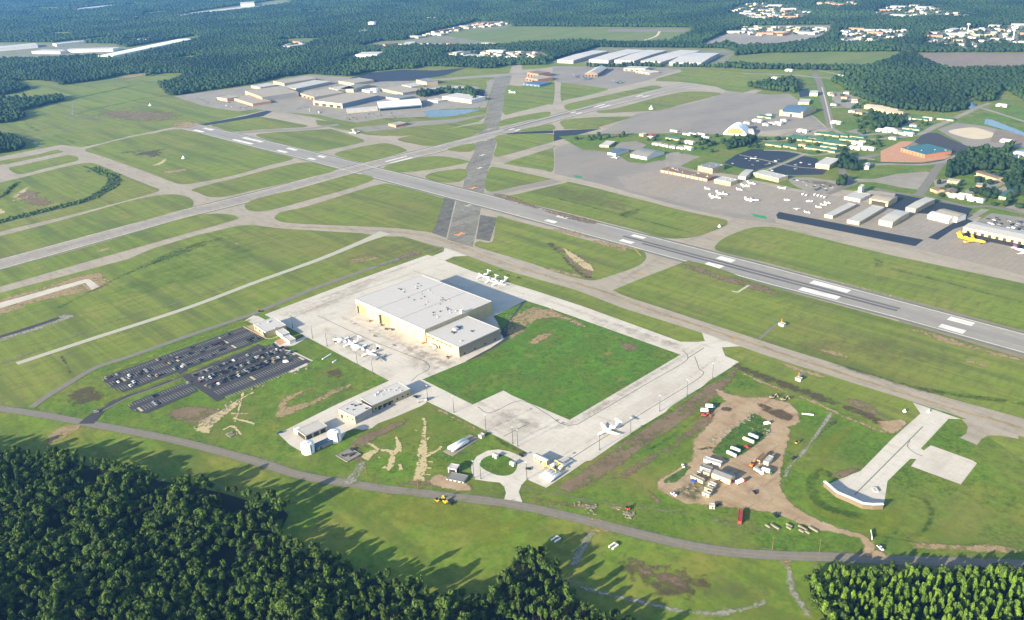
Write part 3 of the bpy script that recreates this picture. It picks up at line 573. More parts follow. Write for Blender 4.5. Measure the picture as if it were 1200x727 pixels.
# south side of the apron and the builders' yard
soft('bare_ground', 'brown_dirt', [(866, 427), (835, 448), (785, 482), (725, 521), (692, 544), (660, 567), (652, 572), (668, 581), (690, 571), (725, 546), (780, 510), (825, 477), (852, 454), (868, 440)], 4, smooth=False)
soft('bare_ground', 'brown_dirt', [(735, 548), (790, 514), (840, 478), (852, 470), (856, 482), (835, 500), (800, 520), (740, 556), (700, 572)], 7)
soft('ditch', 'rank_grass', [(660, 580), (715, 553), (760, 525), (800, 500), (838, 467), (841, 471), (800, 505), (760, 531)], 3)
YARD = Z(760, 440, 6, [(440, 85), (500, 100), (560, 130), (700, 155), (850, 150), (1000, 200), (1060, 260), (1075, 330), (1000, 370), (1000, 450), (965, 560), (945, 660)]) + Z(760, 530, 6, [(935, 200), (960, 290), (1050, 390), (1200, 480)]) + \
       Z(940, 560, 6, [(300, 360), (430, 390), (480, 430), (530, 510), (625, 562), (390, 562), (425, 500), (410, 440), (300, 412), (120, 375)]) + Z(760, 530, 6, [(1080, 515), (850, 430), (700, 405), (560, 400), (450, 380), (250, 365), (120, 310), (50, 250), (70, 190), (300, 60)]) + \
       Z(760, 440, 6, [(300, 570), (320, 500), (300, 460), (450, 310), (460, 240), (530, 180), (480, 130)])
soft('builders_yard', 'yard_dirt', YARD, 3.2, smooth=False, res=90)
soft('verge', 'yard_grass', Z(760, 440, 6, [(430, 550), (520, 440), (620, 350), (740, 260), (860, 330), (868, 400), (750, 500), (690, 545), (560, 600)]), 2.5, smooth=False)
soft('verge', 'yard_grass', Z(760, 530, 6, [(95, 200), (300, 80), (300, 110), (200, 215), (110, 225)]), 2, smooth=False)
soft('verge', 'rank_grass', Z(760, 530, 6, [(200, 250), (400, 200), (440, 260), (370, 345), (230, 320)]), 5)
soft('bare_ground', 'mud', Z(760, 440, 6, [(760, 195), (850, 215), (1000, 270), (1010, 320), (930, 310), (800, 250)]), 3)
soft('bare_ground', 'mud', Z(760, 440, 6, [(520, 225), (580, 235), (570, 255), (510, 245)]), 2); soft('bare_ground', 'mud', Z(760, 440, 6, [(340, 520), (430, 500), (450, 515), (380, 530)]), 2)
soft('puddle', 'mud', Z(760, 530, 6, [(430, 365), (520, 360), (525, 385), (450, 390)]), 2)
soft('bare_ground', 'brown_dirt', Z(600, 540, 6, [(140, 250), (250, 285), (420, 290), (560, 310), (620, 350), (500, 345), (330, 320), (170, 290)]), 4)
soft('bare_ground', 'tan_dirt', Z(600, 540, 6, [(520, 400), (600, 395), (660, 435), (560, 430)]), 3); soft('bare_ground', 'tan_dirt', Z(600, 540, 6, [(690, 325), (770, 325), (770, 345), (700, 345)]), 2)
soft('track', 'tyre_track', Z(600, 540, 6, [(60, 190), (300, 235), (600, 290), (900, 330), (1200, 370), (1600, 460), (1900, 505)]), 2, w=4.5)
soft('bare_ground', 'brown_dirt', Z(600, 540, 6, [(950, 210), (980, 220), (1070, 300), (1040, 310), (970, 260)]), 3)
soft('track', 'gravel', Z(600, 540, 6, [(560, 500), (520, 580), (460, 670), (420, 740)]), 2, w=7); soft('bare_ground', 'tan_dirt', Z(600, 540, 6, [(490, 455), (560, 470), (700, 495), (600, 510), (530, 490)]), 3)
soft('track', 'gravel', Z(600, 540, 3.887, [(245, 540), (360, 590), (560, 640), (800, 690), (1000, 690), (1165, 640)]), 3, w=5)
soft('bare_ground', 'mud', Z(600, 540, 3.887, [(460, 440), (560, 440), (760, 490), (900, 540), (860, 600), (760, 630), (620, 600), (480, 520)]), 16, res=60)
soft('bare_ground', 'brown_dirt', Z(600, 540, 3.887, [(500, 450), (650, 470), (820, 520), (760, 580), (600, 560)]), 14)
soft('bare_ground', 'worn_grass', Z(600, 540, 3.887, [(500, 370), (600, 380), (900, 500), (1160, 560), (1160, 640), (900, 660), (800, 640), (900, 540), (700, 450)]), 12)
soft('track', 'gravel', Z(900, 540, 3.887, [(75, 460), (100, 520), (110, 590), (150, 650), (190, 720)]), 3, w=6); soft('bare_ground', 'tan_dirt', Z(900, 540, 3.887, [(50, 455), (110, 455), (105, 510), (80, 500)]), 3)
soft('bare_ground', 'yellow_grass', [(395, 575), (470, 582), (560, 592), (650, 612), (655, 660), (640, 650), (560, 640), (480, 620), (420, 600)], 22)
soft('verge', 'yellow_grass', Z(940, 560, 6, [(0, 100), (90, 60), (160, 180), (420, 260), (640, 230), (700, 320), (560, 420), (300, 340), (60, 240)]), 9)  # paler grass patch paints in the shading of the mounds here
soft('verge', 'yellow_grass', Z(940, 460, 6, [(60, 560), (130, 380), (250, 250), (420, 230), (330, 330), (180, 480), (120, 700)]), 10)  # mound shading beside the run-up pad, painted as paler grass
soft('ditch', 'rank_grass', Z(940, 560, 6, [(740, 120), (860, 160), (910, 240), (890, 330), (820, 400), (720, 430)]), 2.5, w=5)
soft('ditch', 'rank_grass', Z(940, 460, 6, [(180, 600), (150, 560), (60, 620), (100, 760), (220, 830), (420, 880)]), 3, w=9)
soft('ditch', 'rank_grass', Z(940, 560, 6, [(500, 405), (700, 440), (900, 470), (1300, 480)]), 2.5, w=4); soft('track', 'tan_dirt', Z(940, 560, 6, [(760, 480), (960, 485), (1200, 500), (1560, 510)]), 3, w=8)
soft('ditch', 'rank_grass', [(975, 425), (1050, 449), (1100, 460), (1160, 468), (1200, 474), (1290, 495)], 4, w=10)
# airfield details: ditches, scars, wear
soft('ditch', 'ditch_shrubs', Z(*zA, [(-540, 770), (-100, 690), (0, 660), (200, 610), (400, 560), (600, 510), (740, 440), (800, 380), (790, 340), (720, 320), (640, 285), (560, 262)]), 5, w=[26, 26, 30, 30, 32, 30, 30, 26, 20, 12, 6])
soft('ditch', 'ditch_shrubs', Z(*zA, [(-200, 560), (0, 490), (60, 440), (100, 400), (150, 378)]), 4, w=12)
soft('track', 'gravel', Z(*zA, [(-540, 850), (0, 684), (200, 632), (400, 583), (470, 565)]), 2, w=5)
for nm, mt, pts, f in [
    ('bare_ground', 'pale_dirt', Z(*zA, [(80, 490), (170, 425), (210, 415), (190, 450), (240, 480), (200, 500)]), 9), ('bare_ground', 'brown_dirt', Z(*zA, [(100, 480), (230, 440), (300, 470), (380, 530), (240, 550), (150, 520)]), 16),
    ('bare_ground', 'pale_dirt', Z(*zA, [(-30, 610), (-10, 565), (45, 590), (10, 605)]), 5), ('bare_ground', 'pale_dirt', Z(*zA, [(1060, 265), (1110, 250), (1165, 210), (1170, 235), (1120, 262)]), 5),
    ('bare_ground', 'tan_dirt', Z(*zB, [(50, 545), (150, 540), (220, 525), (230, 540), (120, 562)]), 5), ('bare_ground', 'brown_dirt', Z(0, 0, 4, [(450, 540), (560, 520), (800, 525), (820, 560), (640, 570)]), 40),
    ('bare_ground', 'tan_dirt', Z(0, 0, 4, [(800, 580), (860, 570), (940, 575), (900, 600), (820, 600)]), 20), ('bare_ground', 'mud', Z(*zA, [(850, 170), (1000, 165), (1150, 150), (1100, 205), (950, 195)]), 25),
    ('ditch', 'mud', Z(600, 180, 4, [(165, 425), (190, 420), (225, 455), (290, 520), (350, 570), (380, 580), (345, 585), (280, 540), (215, 470)]), 4), ('bare_ground', 'brown_dirt', Z(600, 180, 4, [(215, 435), (245, 440), (370, 510), (385, 555), (360, 580), (300, 545), (240, 480)]), 5), ('bare_ground', 'pale_dirt', Z(600, 180, 4, [(235, 440), (290, 470), (370, 520), (385, 555), (340, 540), (280, 500)]), 3),
    ('bare_ground', 'tan_dirt', Z(600, 180, 4, [(150, 535), (240, 550), (330, 575), (280, 580), (180, 550)]), 4), ('bare_ground', 'tan_dirt', Z(600, 180, 4, [(380, 410), (440, 415), (545, 435), (520, 460), (460, 445)]), 5),
    ('bare_ground', 'tan_dirt', Z(*zK, [(580, 595), (700, 590), (820, 610), (960, 660), (840, 650), (690, 615)]), 5), ('bare_ground', 'brown_dirt', Z(*zK, [(220, 345), (330, 350), (520, 430), (700, 470), (1000, 550), (820, 540), (500, 440), (300, 385)]), 5),
    ('bare_ground', 'worn_grass', Z(*zK, [(640, 310), (800, 290), (1100, 360), (1200, 420), (1100, 470), (900, 410), (700, 370)]), 18), ('bare_ground', 'brown_dirt', Z(*(720, 230, 6), [(500, 480), (640, 510), (760, 560), (950, 600), (1130, 660), (1180, 700), (900, 640), (640, 560), (520, 510)]), 5),
    ('bare_ground', 'tan_dirt', Z(900, 360, 4, [(640, 100), (760, 115), (900, 160), (1198, 245), (1500, 330), (1500, 350), (1150, 250), (900, 190), (700, 125)]), 6),
    ('bare_ground', 'tan_dirt', Z(300, 180, 4, [(430, 500), (500, 490), (560, 485), (570, 495), (500, 510), (450, 515)]), 5), ('bare_ground', 'brown_dirt', Z(300, 180, 4, [(650, 490), (720, 465), (780, 470), (700, 495)]), 4),
    ('bare_ground', 'worn_grass', Z(*(360, 220, 6), [(250, 500), (500, 440), (680, 390), (860, 420), (820, 460), (640, 470), (400, 540), (150, 580)]), 14),
    ('bare_ground', 'lush_grass', Z(*(360, 220, 6), [(50, 640), (180, 570), (220, 600), (100, 680), (20, 690)]), 12), ('bare_ground', 'lush_grass', Z(0, 180, 4, [(600, 560), (800, 500), (1000, 420), (1198, 360), (1198, 500), (900, 600), (700, 680), (500, 700)]), 40),
    ('bare_ground', 'rank_grass', Z(0, 180, 4, [(560, 560), (640, 530), (820, 450), (1000, 400), (1050, 400), (850, 480), (700, 530)]), 8), ('bare_ground', 'tan_dirt', Z(0, 180, 4, [(445, 460), (480, 447), (520, 443), (490, 458)]), 3),
    ('bare_ground', 'tan_dirt', Z(0, 180, 4, [(140, 548), (190, 530), (215, 528), (170, 545)]), 3), ('bare_ground', 'tan_dirt', Z(0, 180, 4, [(1085, 425), (1100, 418), (1125, 422), (1110, 428)]), 3),
    ('bare_ground', 'brown_dirt', Z(600, 360, 4, [(500, 170), (560, 165), (590, 195), (540, 210)]), 6), ('bare_ground', 'tan_dirt', Z(600, 360, 4, [(80, 160), (150, 120), (190, 125), (180, 140), (110, 180)]), 5), ('bare_ground', 'tan_dirt', Z(600, 360, 4, [(60, 10), (160, 5), (340, 80), (320, 95), (200, 50), (80, 35)]), 5),
    ('bare_ground', 'tan_dirt', [(590, 384), (606, 366), (640, 362), (660, 372), (630, 376), (615, 386), (600, 400)], 8), ('bare_ground', 'rank_grass', Z(600, 180, 4, [(500, 280), (600, 260), (560, 300), (520, 300)]), 5), ('bare_ground', 'rank_grass', Z(900, 180, 4, [(495, 490), (530, 500), (545, 525), (500, 530)]), 3),
    ('bare_ground', 'worn_grass', Z(900, 360, 4, [(0, 130), (300, 160), (500, 130), (700, 180), (900, 240), (700, 280), (400, 240), (100, 200)]), 25), ('bare_ground', 'tan_dirt', Z(900, 360, 4, [(920, 250), (970, 255), (965, 265), (930, 260)]), 2), ('bare_ground', 'tan_dirt', Z(900, 360, 4, [(990, 265), (1035, 275), (1030, 285), (995, 278)]), 2),
    ('bare_ground', 'tan_dirt', Z(900, 360, 4, [(235, 200), (300, 205), (375, 230), (370, 240), (280, 220)]), 2), ('bare_ground', 'tan_dirt', Z(900, 360, 4, [(40, 250), (130, 280), (260, 320), (250, 330), (120, 295)]), 2.5), ('bare_ground', 'brown_dirt', Z(940, 460, 6, [(300, 40), (480, 70), (560, 150), (620, 200), (500, 160), (360, 110)]), 6),
    ('bare_ground', 'mud', Z(940, 460, 6, [(250, 210), (180, 260), (120, 320), (60, 380), (110, 300), (180, 220), (220, 190)]), 3), ('bare_ground', 'brown_dirt', Z(940, 460, 6, [(200, 590), (260, 550), (400, 530), (440, 500), (460, 510), (380, 560), (290, 600)]), 3)]:
    soft(nm, mt, pts, f)
soft('ditch', 'rank_grass', Z(900, 180, 4, [(570, 540), (800, 595), (1000, 650), (1198, 700)]), 2, w=4); soft('ditch', 'rank_grass', Z(600, 180, 4, [(210, 210), (400, 260), (600, 310), (840, 370)]), 2.5, w=5)
soft('ditch', 'rank_grass', Z(0, 180, 4, [(270, 727), (500, 610), (640, 545), (760, 500)]), 4, w=9); soft('ditch', 'mud', Z(0, 360, 4, [(285, 230), (310, 270), (330, 310)]), 2, w=3.5)
# far-left airfield tracks
for L, w, mt in [([(0, 525), (150, 490), (300, 465), (500, 455), (760, 460)], 8, 'tyre_track'), ([(220, 625), (350, 575), (550, 530), (740, 485)], 8, 'gravel'), ([(220, 625), (290, 672)], 10, 'gravel'), ([(515, 365), (505, 450)], 10, 'gravel'), ([(430, 465), (510, 450), (600, 460), (740, 480)], 9, 'gravel'),
                 ([(520, 335), (700, 295), (860, 260), (940, 240)], 22, 'rank_grass'), ([(540, 440), (700, 400), (850, 370), (1000, 335), (1180, 315)], 16, 'rank_grass'), ([(180, 510), (250, 550), (300, 570)], 12, 'rank_grass'), ([(380, 590), (480, 630), (540, 660)], 12, 'rank_grass'), ([(600, 665), (750, 640), (910, 600)], 10, 'rank_grass'), ([(820, 415), (900, 400), (1000, 390)], 12, 'yellow_grass')]:
    soft('track' if mt != 'rank_grass' else 'ditch', mt, Z(0, 60, 6, L), 5 if mt != 'rank_grass' else 9, w=w)

# --- terminal side, base housing, town: paving and clearings
sheet('car_park', 'far_pavement', [(203, 113), (240, 108), (262, 105), (300, 100), (330, 93), (362, 88), (392, 90), (440, 92), (490, 96), (520, 93), (560, 91), (573, 96), (566, 120), (560, 127), (515, 128), (498, 137), (450, 139), (418, 144), (395, 140), (375, 135), (320, 131), (300, 128), (280, 131), (240, 125)])
sheet('car_park', 'roof_blue' if False else 'blue_asphalt', [(410, 92), (430, 86), (470, 82), (510, 83), (545, 80), (520, 89), (480, 95), (440, 96)])
sheet('road', 'far_pavement', [(470, 101), (510, 93), (555, 89), (600, 86), (640, 84), (640, 86.5), (600, 89), (557, 92), (515, 96), (480, 103)])
sheet('pond', 'pond_water', Z(*zG, [(690, 365), (760, 352), (900, 352), (1060, 350), (1100, 355), (1000, 380), (900, 398), (740, 408)]))
sheet('grass_island', 'airfield_grass', Z(*zG, [(800, 150), (1130, 125), (1150, 200), (1120, 260), (1080, 190), (960, 180), (800, 185)]))
sheet('car_park', 'blue_asphalt', Z(*zG, [(1030, 205), (1130, 215), (1130, 280), (1060, 300), (1060, 250)]))
strip('road', 'far_pavement', Z(*zG, [(1180, 140), (1150, 230), (1115, 340)]), 16, smooth=False)
soft('track', 'gravel', Z(*zG, [(350, 465), (365, 483), (430, 492), (520, 485), (590, 460), (630, 440)]), 4, w=12)
# ================================================================ TOWN / BASE GROUND
sheet('base_lawn', 'bright_grass', [(655, 160), (700, 157), (745, 157), (790, 156.5), (850, 158.5), (875, 160), (905, 161), (965, 158), (972, 150), (960, 140), (937, 124), (945, 118), (935, 108), (930, 92), (950, 88), (975, 95), (985, 110), (1000, 128), (1080, 135), (1110, 140), (1140, 136), (1170, 122), (1290, 130), (1290, 300), (1200, 283), (1152, 270), (1151, 256), (1142, 245.5), (1100, 236), (1050, 226), (1030, 224), (1000, 222), (985, 222), (962, 227), (930, 221), (905, 215), (880, 211), (866, 206), (845, 203), (830, 203), (800, 196), (772, 188), (755, 192), (736, 190), (722, 180), (700, 177), (682, 175.5)])
sheet('car_park', 'ramp_asphalt', Z(650, 130, 8, [(600, 300), (760, 285), (860, 320), (820, 350), (700, 380), (560, 350)])); sheet('car_park', 'ramp_asphalt', Z(760, 170, 8, [(110, 155), (330, 80), (470, 110), (300, 200), (440, 240), (110, 225)]))
sheet('car_park', 'far_pavement', Z(780, 110, 8, [(0, 560), (120, 545), (170, 585), (330, 590), (150, 660), (0, 700)]))
for P in [[(848, 191), (862, 182), (880, 175), (905, 175.5), (938, 181), (921, 188), (905, 195), (885, 200), (866, 197)], [(898, 199), (922, 190.5), (940, 183), (958, 186), (959, 190), (972, 197.5), (964, 205), (930, 205.5), (905, 204)]]: sheet('car_park', 'blue_asphalt', P)
strip('road', 'far_pavement', [(866, 181.5), (905, 190), (935, 196), (965, 198)], 4); strip('road', 'far_pavement', [(898, 200), (925, 189), (945, 180)], 7)
sheet('car_park', 'far_pavement', Z(900, 160, 8, [(160, 385), (400, 385), (640, 420), (720, 450), (600, 540), (400, 540), (230, 450)])); soft('planting', 'brown_dirt', Z(900, 160, 8, [(330, 415), (450, 415), (640, 450), (600, 475), (400, 440)]), 6)
strip('road', 'road_asphalt', Z(900, 160, 8, [(1420, 30), (1200, 180), (1030, 170), (820, 235), (700, 310), (730, 380), (800, 430), (700, 480), (560, 545)]), [14, 14, 14, 12, 12, 14, 16, 12, 8])
sheet('car_park', 'far_pavement', Z(900, 160, 8, [(740, 400), (1000, 400), (1200, 355), (1480, 330), (1580, 350), (1500, 440), (1400, 500), (1250, 480), (1000, 430), (850, 430)]))
strip('road', 'road_asphalt', Z(1050, 180, 8, [(560, 30), (430, 90), (300, 270), (230, 370), (210, 400)]), 14); strip('road', 'road_asphalt', Z(1050, 180, 8, [(-200, 330), (0, 370), (250, 400), (500, 460), (700, 500), (900, 500), (1300, 590), (1800, 700)]), 10)
strip('road', 'far_pavement', Z(1050, 180, 8, [(-300, 110), (0, 100), (250, 105), (450, 75), (560, 30), (640, -60), (700, -200)]), 12); strip('road', 'blue_asphalt', Z(1050, 180, 8, [(-300, 70), (0, 92), (250, 92), (460, 60)]), 5)
sheet('road', 'far_pavement', Z(1050, 180, 8, [(660, 610), (800, 520), (880, 530), (700, 630)]))
sheet('car_park', 'ramp_asphalt', Z(1050, 180, 8, [(760, 640), (900, 560), (1300, 620), (1900, 740), (1900, 1000), (1240, 760), (760, 650)]))
sheet('car_park', 'far_pavement', Z(1050, 180, 8, [(1000, 500), (1200, 480), (1500, 520), (1500, 600), (1200, 560)]))
for P in [[(350, 250), (480, 240), (480, 300), (370, 330)], [(640, 350), (760, 300), (860, 330), (760, 370), (660, 380)], [(860, 270), (1000, 240), (1060, 270), (940, 320), (840, 300)], [(900, 360), (1140, 250), (1140, 300), (960, 380)]]: sheet('pavement', 'far_pavement', Z(1050, 180, 8, P))
# red clay site, sand pile, pond, roads to the east
sheet('building_site', 'red_clay', Z(1040, 120, 7.5, [(-60, 430), (120, 345), (230, 345), (150, 400), (280, 460), (560, 470), (500, 500), (300, 530), (-60, 525)]))
sheet('building_site', 'parking_asphalt', Z(1040, 120, 7.5, [(230, 350), (330, 270), (440, 270), (560, 330), (740, 400), (700, 440), (560, 470), (420, 440), (280, 370)]))
sheet('building_site', 'ramp_asphalt', Z(1040, 120, 7.5, [(440, 240), (600, 180), (850, 210), (1200, 290), (1300, 310), (1300, 400), (1000, 400), (740, 400), (560, 310)]))
sheet('sand_pile', 'pale_sand', Z(1040, 120, 7.5, [(535, 255), (700, 225), (800, 230), (955, 285), (860, 320), (760, 325), (640, 300)]), smooth=True)
sheet('building_site', 'plowed_soil', Z(1040, 120, 7.5, [(930, 280), (960, 240), (1250, 310), (1300, 360), (1100, 370), (900, 350)]))
sheet('canal', 'pond_water', Z(1040, 120, 7.5, [(860, 150), (920, 155), (1200, 265), (1400, 330), (1400, 350), (1150, 280), (850, 190)])); sheet('canal', 'pond_water', Z(980, 0, 5.45, [(815, 610), (860, 650), (900, 670), (870, 700), (845, 690), (810, 650)]))
sheet('canal', 'pond_water', Z(1040, 120, 7.5, [(1090, 430), (1200, 415), (1300, 420), (1300, 450), (1100, 480)]))
strip('road', 'far_pavement', Z(1040, 120, 7.5, [(-150, 330), (250, 290), (430, 210), (640, 120), (800, 45), (900, 10)]), [12, 12, 16, 13, 12, 11]); strip('road', 'far_pavement', Z(1040, 120, 7.5, [(820, 50), (950, 90), (1200, 170), (1400, 240)]), 10)
strip('road', 'road_asphalt', Z(900, 90, 8, [(430, -40), (480, 50), (520, 200), (560, 340), (590, 490)]), 17); strip('road', 'light_concrete_path', Z(900, 90, 8, [(505, 100), (545, 250), (580, 400), (602, 490)]), 3)
strip('road', 'far_pavement', Z(900, 90, 8, [(100, 560), (300, 500), (430, 480), (590, 490), (740, 550), (1000, 540), (1150, 520), (1350, 400)]), 12); strip('road', 'far_pavement', Z(900, 90, 8, [(-100, 600), (150, 600), (420, 560), (590, 500)]), 9)
strip('road', 'far_pavement', Z(900, 90, 8, [(-40, 690), (200, 700), (420, 740), (640, 720), (880, 760), (1000, 780)]), 9); strip('road', 'far_pavement', Z(900, 90, 8, [(600, 290), (760, 290), (900, 330), (1100, 380)]), 12)
sheet('car_park', 'blue_asphalt', Z(900, 90, 8, [(285, 120), (380, 110), (395, 180), (300, 195)])); sheet('car_park', 'far_pavement', Z(900, 90, 8, [(600, 140), (700, 150), (860, 200), (860, 260), (740, 300), (600, 220)]))
sheet('car_park', 'ramp_asphalt', Z(900, 90, 8, [(720, 520), (830, 490), (990, 520), (900, 545)])); sheet('car_park', 'ramp_asphalt', Z(900, 90, 8, [(160, 570), (280, 510), (430, 490), (470, 500), (300, 540)]))
strip('road', 'far_pavement', Z(980, 0, 5.45, [(-600, 470), (-300, 480), (-60, 500), (80, 480), (160, 455)]), 14); strip('road', 'far_pavement', Z(780, 0, 6, [(-400, 475), (200, 480), (900, 480), (1200, 520)]), 11)
# fields and clearings among the woods
sheet('meadow', 'farm_grass', [(835, 74), (857, 67), (897, 63.5), (980, 62), (1060, 62), (1050, 68), (1017, 79), (980, 80), (900, 79)], smooth=True)
sheet('plowed_field', 'plowed_soil', Z(980, 0, 5.45, [(490, 350), (600, 340), (800, 340), (1200, 345), (1600, 350), (1600, 450), (1200, 445), (700, 447), (540, 390)]), smooth=True)
sheet('meadow', 'farm_grass', [(600, 33), (625, 31), (675, 32.5), (808, 34), (812, 38), (780, 50), (725, 51), (680, 48), (650, 51), (600, 52), (560, 46), (480, 47), (500, 40), (560, 33)], smooth=True); sheet('meadow', 'plowed_soil', [(712, 34), (808, 34.5), (800, 38), (750, 37.5), (712, 37)])
strip('track', 'pale_sand', [(680, 48), (725, 50), (778, 49), (808, 40)], 12); strip('track', 'pale_sand', [(750, 49), (768, 43), (773, 37)], 10)
sheet('clearing', 'farm_grass', Z(0, 60, 6, [(560, 240), (850, 172), (1060, 152), (1060, 165), (900, 200), (640, 245)])); soft('clearing', 'tan_dirt', Z(0, 60, 6, [(820, 180), (1000, 155), (1065, 152), (1050, 165), (900, 190)]), 12)
sheet('car_park', 'far_pavement', [(820, 52), (845, 42), (870, 34), (885, 31), (918, 31), (975, 30), (970, 38), (960, 46), (940, 50), (905, 54), (865, 55), (853, 50), (835, 54)]); sheet('car_park', 'ramp_asphalt', [(863, 48), (873, 44), (918, 44), (912, 53), (873, 55)])
for P in [[(852, 18), (858, 8), (880, 3), (920, 4), (955, 16), (945, 24), (915, 27), (885, 26)], [(980, 52), (985, 34), (1015, 34), (1070, 35), (1060, 46), (1035, 52), (1010, 55)], [(1075, 55), (1090, 35), (1120, 33), (1200, 26), (1290, 26), (1290, 58), (1200, 57), (1120, 58)], [(1018, 19), (1035, 7), (1090, 6), (1120, 13), (1148, 18), (1140, 24), (1090, 22), (1050, 24)],
          [(418, 55), (440, 50), (475, 48), (510, 37), (545, 30), (560, 25), (600, 28), (590, 33), (545, 35), (520, 42), (575, 50), (600, 53), (560, 55), (490, 54), (450, 56)], [(515, 62), (560, 59), (635, 61), (645, 68), (620, 72), (560, 70), (520, 68)], [(-90, 72), (0, 70), (60, 68.5), (125, 64.5), (150, 57), (133, 53), (60, 51), (0, 51), (-90, 56)],
          [(190, 20), (240, 13), (300, 5), (330, 1), (345, 3), (300, 10), (260, 14), (200, 19)], [(325, 56), (345, 48), (365, 50), (350, 58), (335, 58)], [(640, 73), (700, 56), (850, 58), (862, 62), (850, 74), (800, 77), (700, 76)], [(400, 69), (412, 65), (450, 61), (448, 67), (425, 70)]]:
    sheet('clearing', 'town_ground', P)

# ================================================================ BUILDINGS
def wpt(p, z): q = W(p, z); return q
class Bld:
    """a building whose roof corners are given as photograph points at roof height"""
    def __init__(s, name, label, cat, a, b, c, h, wall='cream_wall', roof='roof_pale', style='flat', group=None, rise=None, over=.4, parapet=.35, root=None):
        A, B, C = wpt(a, h), wpt(b, h), wpt(c, h); u = B - A; s.L = np.linalg.norm(u); u = u / s.L; n = np.array([-u[1], u[0]])
        s.D = float(np.dot(C - B, n))
        if np.linalg.norm(C - B) > 1.5 * s.L:              # long axis runs b-c: square the front to it
            n = (C - B) / np.linalg.norm(C - B); u = np.array([n[1], -n[0]]); s.D = float(np.linalg.norm(C - B))
            if np.dot(u, B - A) < 0: u = -u
            s.L = float(np.dot(B - A, u)); A = B - u * s.L
        if s.D < 0: A, u, n, s.D = A + 0, u, -n, -s.D
        s.D = max(s.D, 3); s.u, s.n, s.h = u, n, h; s.o = A
        if root is None:
            ctr = A + u * s.L / 2 + n * s.D / 2; root = thing(name, label, cat, ctr, 0, group)
        s.root = root; s.R = np.array(root.location[:2]); s.wall, s.roofm = wall, roof
        m = MB(); L, D = s.L, s.D
        prof = [(0, 0), (0, h), (L, h), (L, 0)]
        if style == 'flat':
            m.poly([(0, 0), (L, 0), (L, D), (0, D)], 0, h, s.T); m.build('walls', MATS[wall], root)
            r = MB(); t = .25
            r.poly([(0, 0), (L, 0), (L, D), (0, D)], h + .01, h + .12, s.T)
            for q in ([(-t, -t), (L + t, -t), (L + t, t), (-t, t)], [(-t, D - t), (L + t, D - t), (L + t, D + t), (-t, D + t)], [(-t, t), (t, t), (t, D - t), (-t, D - t)], [(L - t, t), (L + t, t), (L + t, D - t), (L - t, D - t)]): r.poly(q, h - .3, h + parapet, s.T)
            s.roof = r.build('roof', MATS[roof], root)
        elif style in ('gable', 'arch'):
            along = L >= D if rise is None or rise > 0 else L < D
            rz = abs(rise) if rise else min(L, D) * .16
            W2 = D if along else L; E = L if along else D; k = 2 if style == 'gable' else 10
            arc = [(i / k, math.sin(math.pi * i / k) if style == 'arch' else 1 - abs(2 * i / k - 1)) for i in range(k + 1)]
            def pt(e, t, z): return s.T((e, t, z)) if along else s.T((t, e, z))
            V = []; F = []
            for e in (0, E): V += [pt(e, 0, 0), pt(e, W2, 0)] + [pt(e, W2 * (1 - t), h + rz * q - .05) for t, q in arc]
            kk = len(V) // 2; F = [tuple(range(kk)), tuple(range(kk, 2 * kk))] + [(i, (i + 1) % kk, kk + (i + 1) % kk, kk + i) for i in (kk - 1, 1)]
            w_ = mesh_obj('walls', V, F, MATS[wall], root)
            V = []; o_ = over
            for e in (-o_, E + o_):
                for t, q in arc:
                    tt = -o_ + (W2 + 2 * o_) * t; V += [pt(e, tt, h + rz * q + .02), pt(e, tt, h + rz * q + .28)]
            n2 = len(arc) * 2; F = []
            for i in range(len(arc) - 1):
                a_ = 2 * i; F += [(a_ + 1, a_ + 3, n2 + a_ + 3, n2 + a_ + 1), (a_, n2 + a_, n2 + a_ + 2, a_ + 2), (a_, a_ + 2, a_ + 3, a_ + 1), (n2 + a_, n2 + a_ + 1, n2 + a_ + 3, n2 + a_ + 2)]
            F += [(0, 1, n2 + 1, n2), (n2 - 2, 2 * n2 - 2, 2 * n2 - 1, n2 - 1)]
            s.roof = mesh_obj('roof', V, F, MATS[roof], root)
    def T(s, p): q = s.o + s.u * p[0] + s.n * p[1] - s.R; return (q[0], q[1], p[2])
    def part(s, name, mat, *boxes, parent=None, label=None):
        m = MB()
        for b in boxes: m.box(*b, T=s.T)
        o = m.build(name, MATS[mat], parent or s.root)
        if label: o['label'] = label
        return o
    def windows(s, n, z0, z1, side='front', w=1.6, mat='glass', name='window', t0=0, t1=1):
        E = s.L if side in ('front', 'back') else s.D
        for i in range(n):
            x = E * (t0 + (t1 - t0) * (i + .5) / n)
            if side == 'front': b = (x - w / 2, x + w / 2, -.12, .03, z0, z1)
            elif side == 'back': b = (x - w / 2, x + w / 2, s.D - .03, s.D + .12, z0, z1)
            elif side == 'right': b = (s.L - .03, s.L + .12, x - w / 2, x + w / 2, z0, z1)
            else: b = (-.12, .03, x - w / 2, x + w / 2, z0, z1)
            s.part(name, mat, b)
    def units(s, n, seed=1, mat='metal_pale', name='rooftop_unit', sz=2.0):
        r = random.Random(seed)
        for i in range(n):
            x = r.uniform(.08, .92) * s.L; y = r.uniform(.12, .88) * s.D; a = r.uniform(.5, 1) * sz; b = r.uniform(.5, 1) * sz
            s.part(name, mat, (x, x + a, y, y + b, s.h + .1, s.h + .6 + r.random() * sz * .4), parent=s.roof)

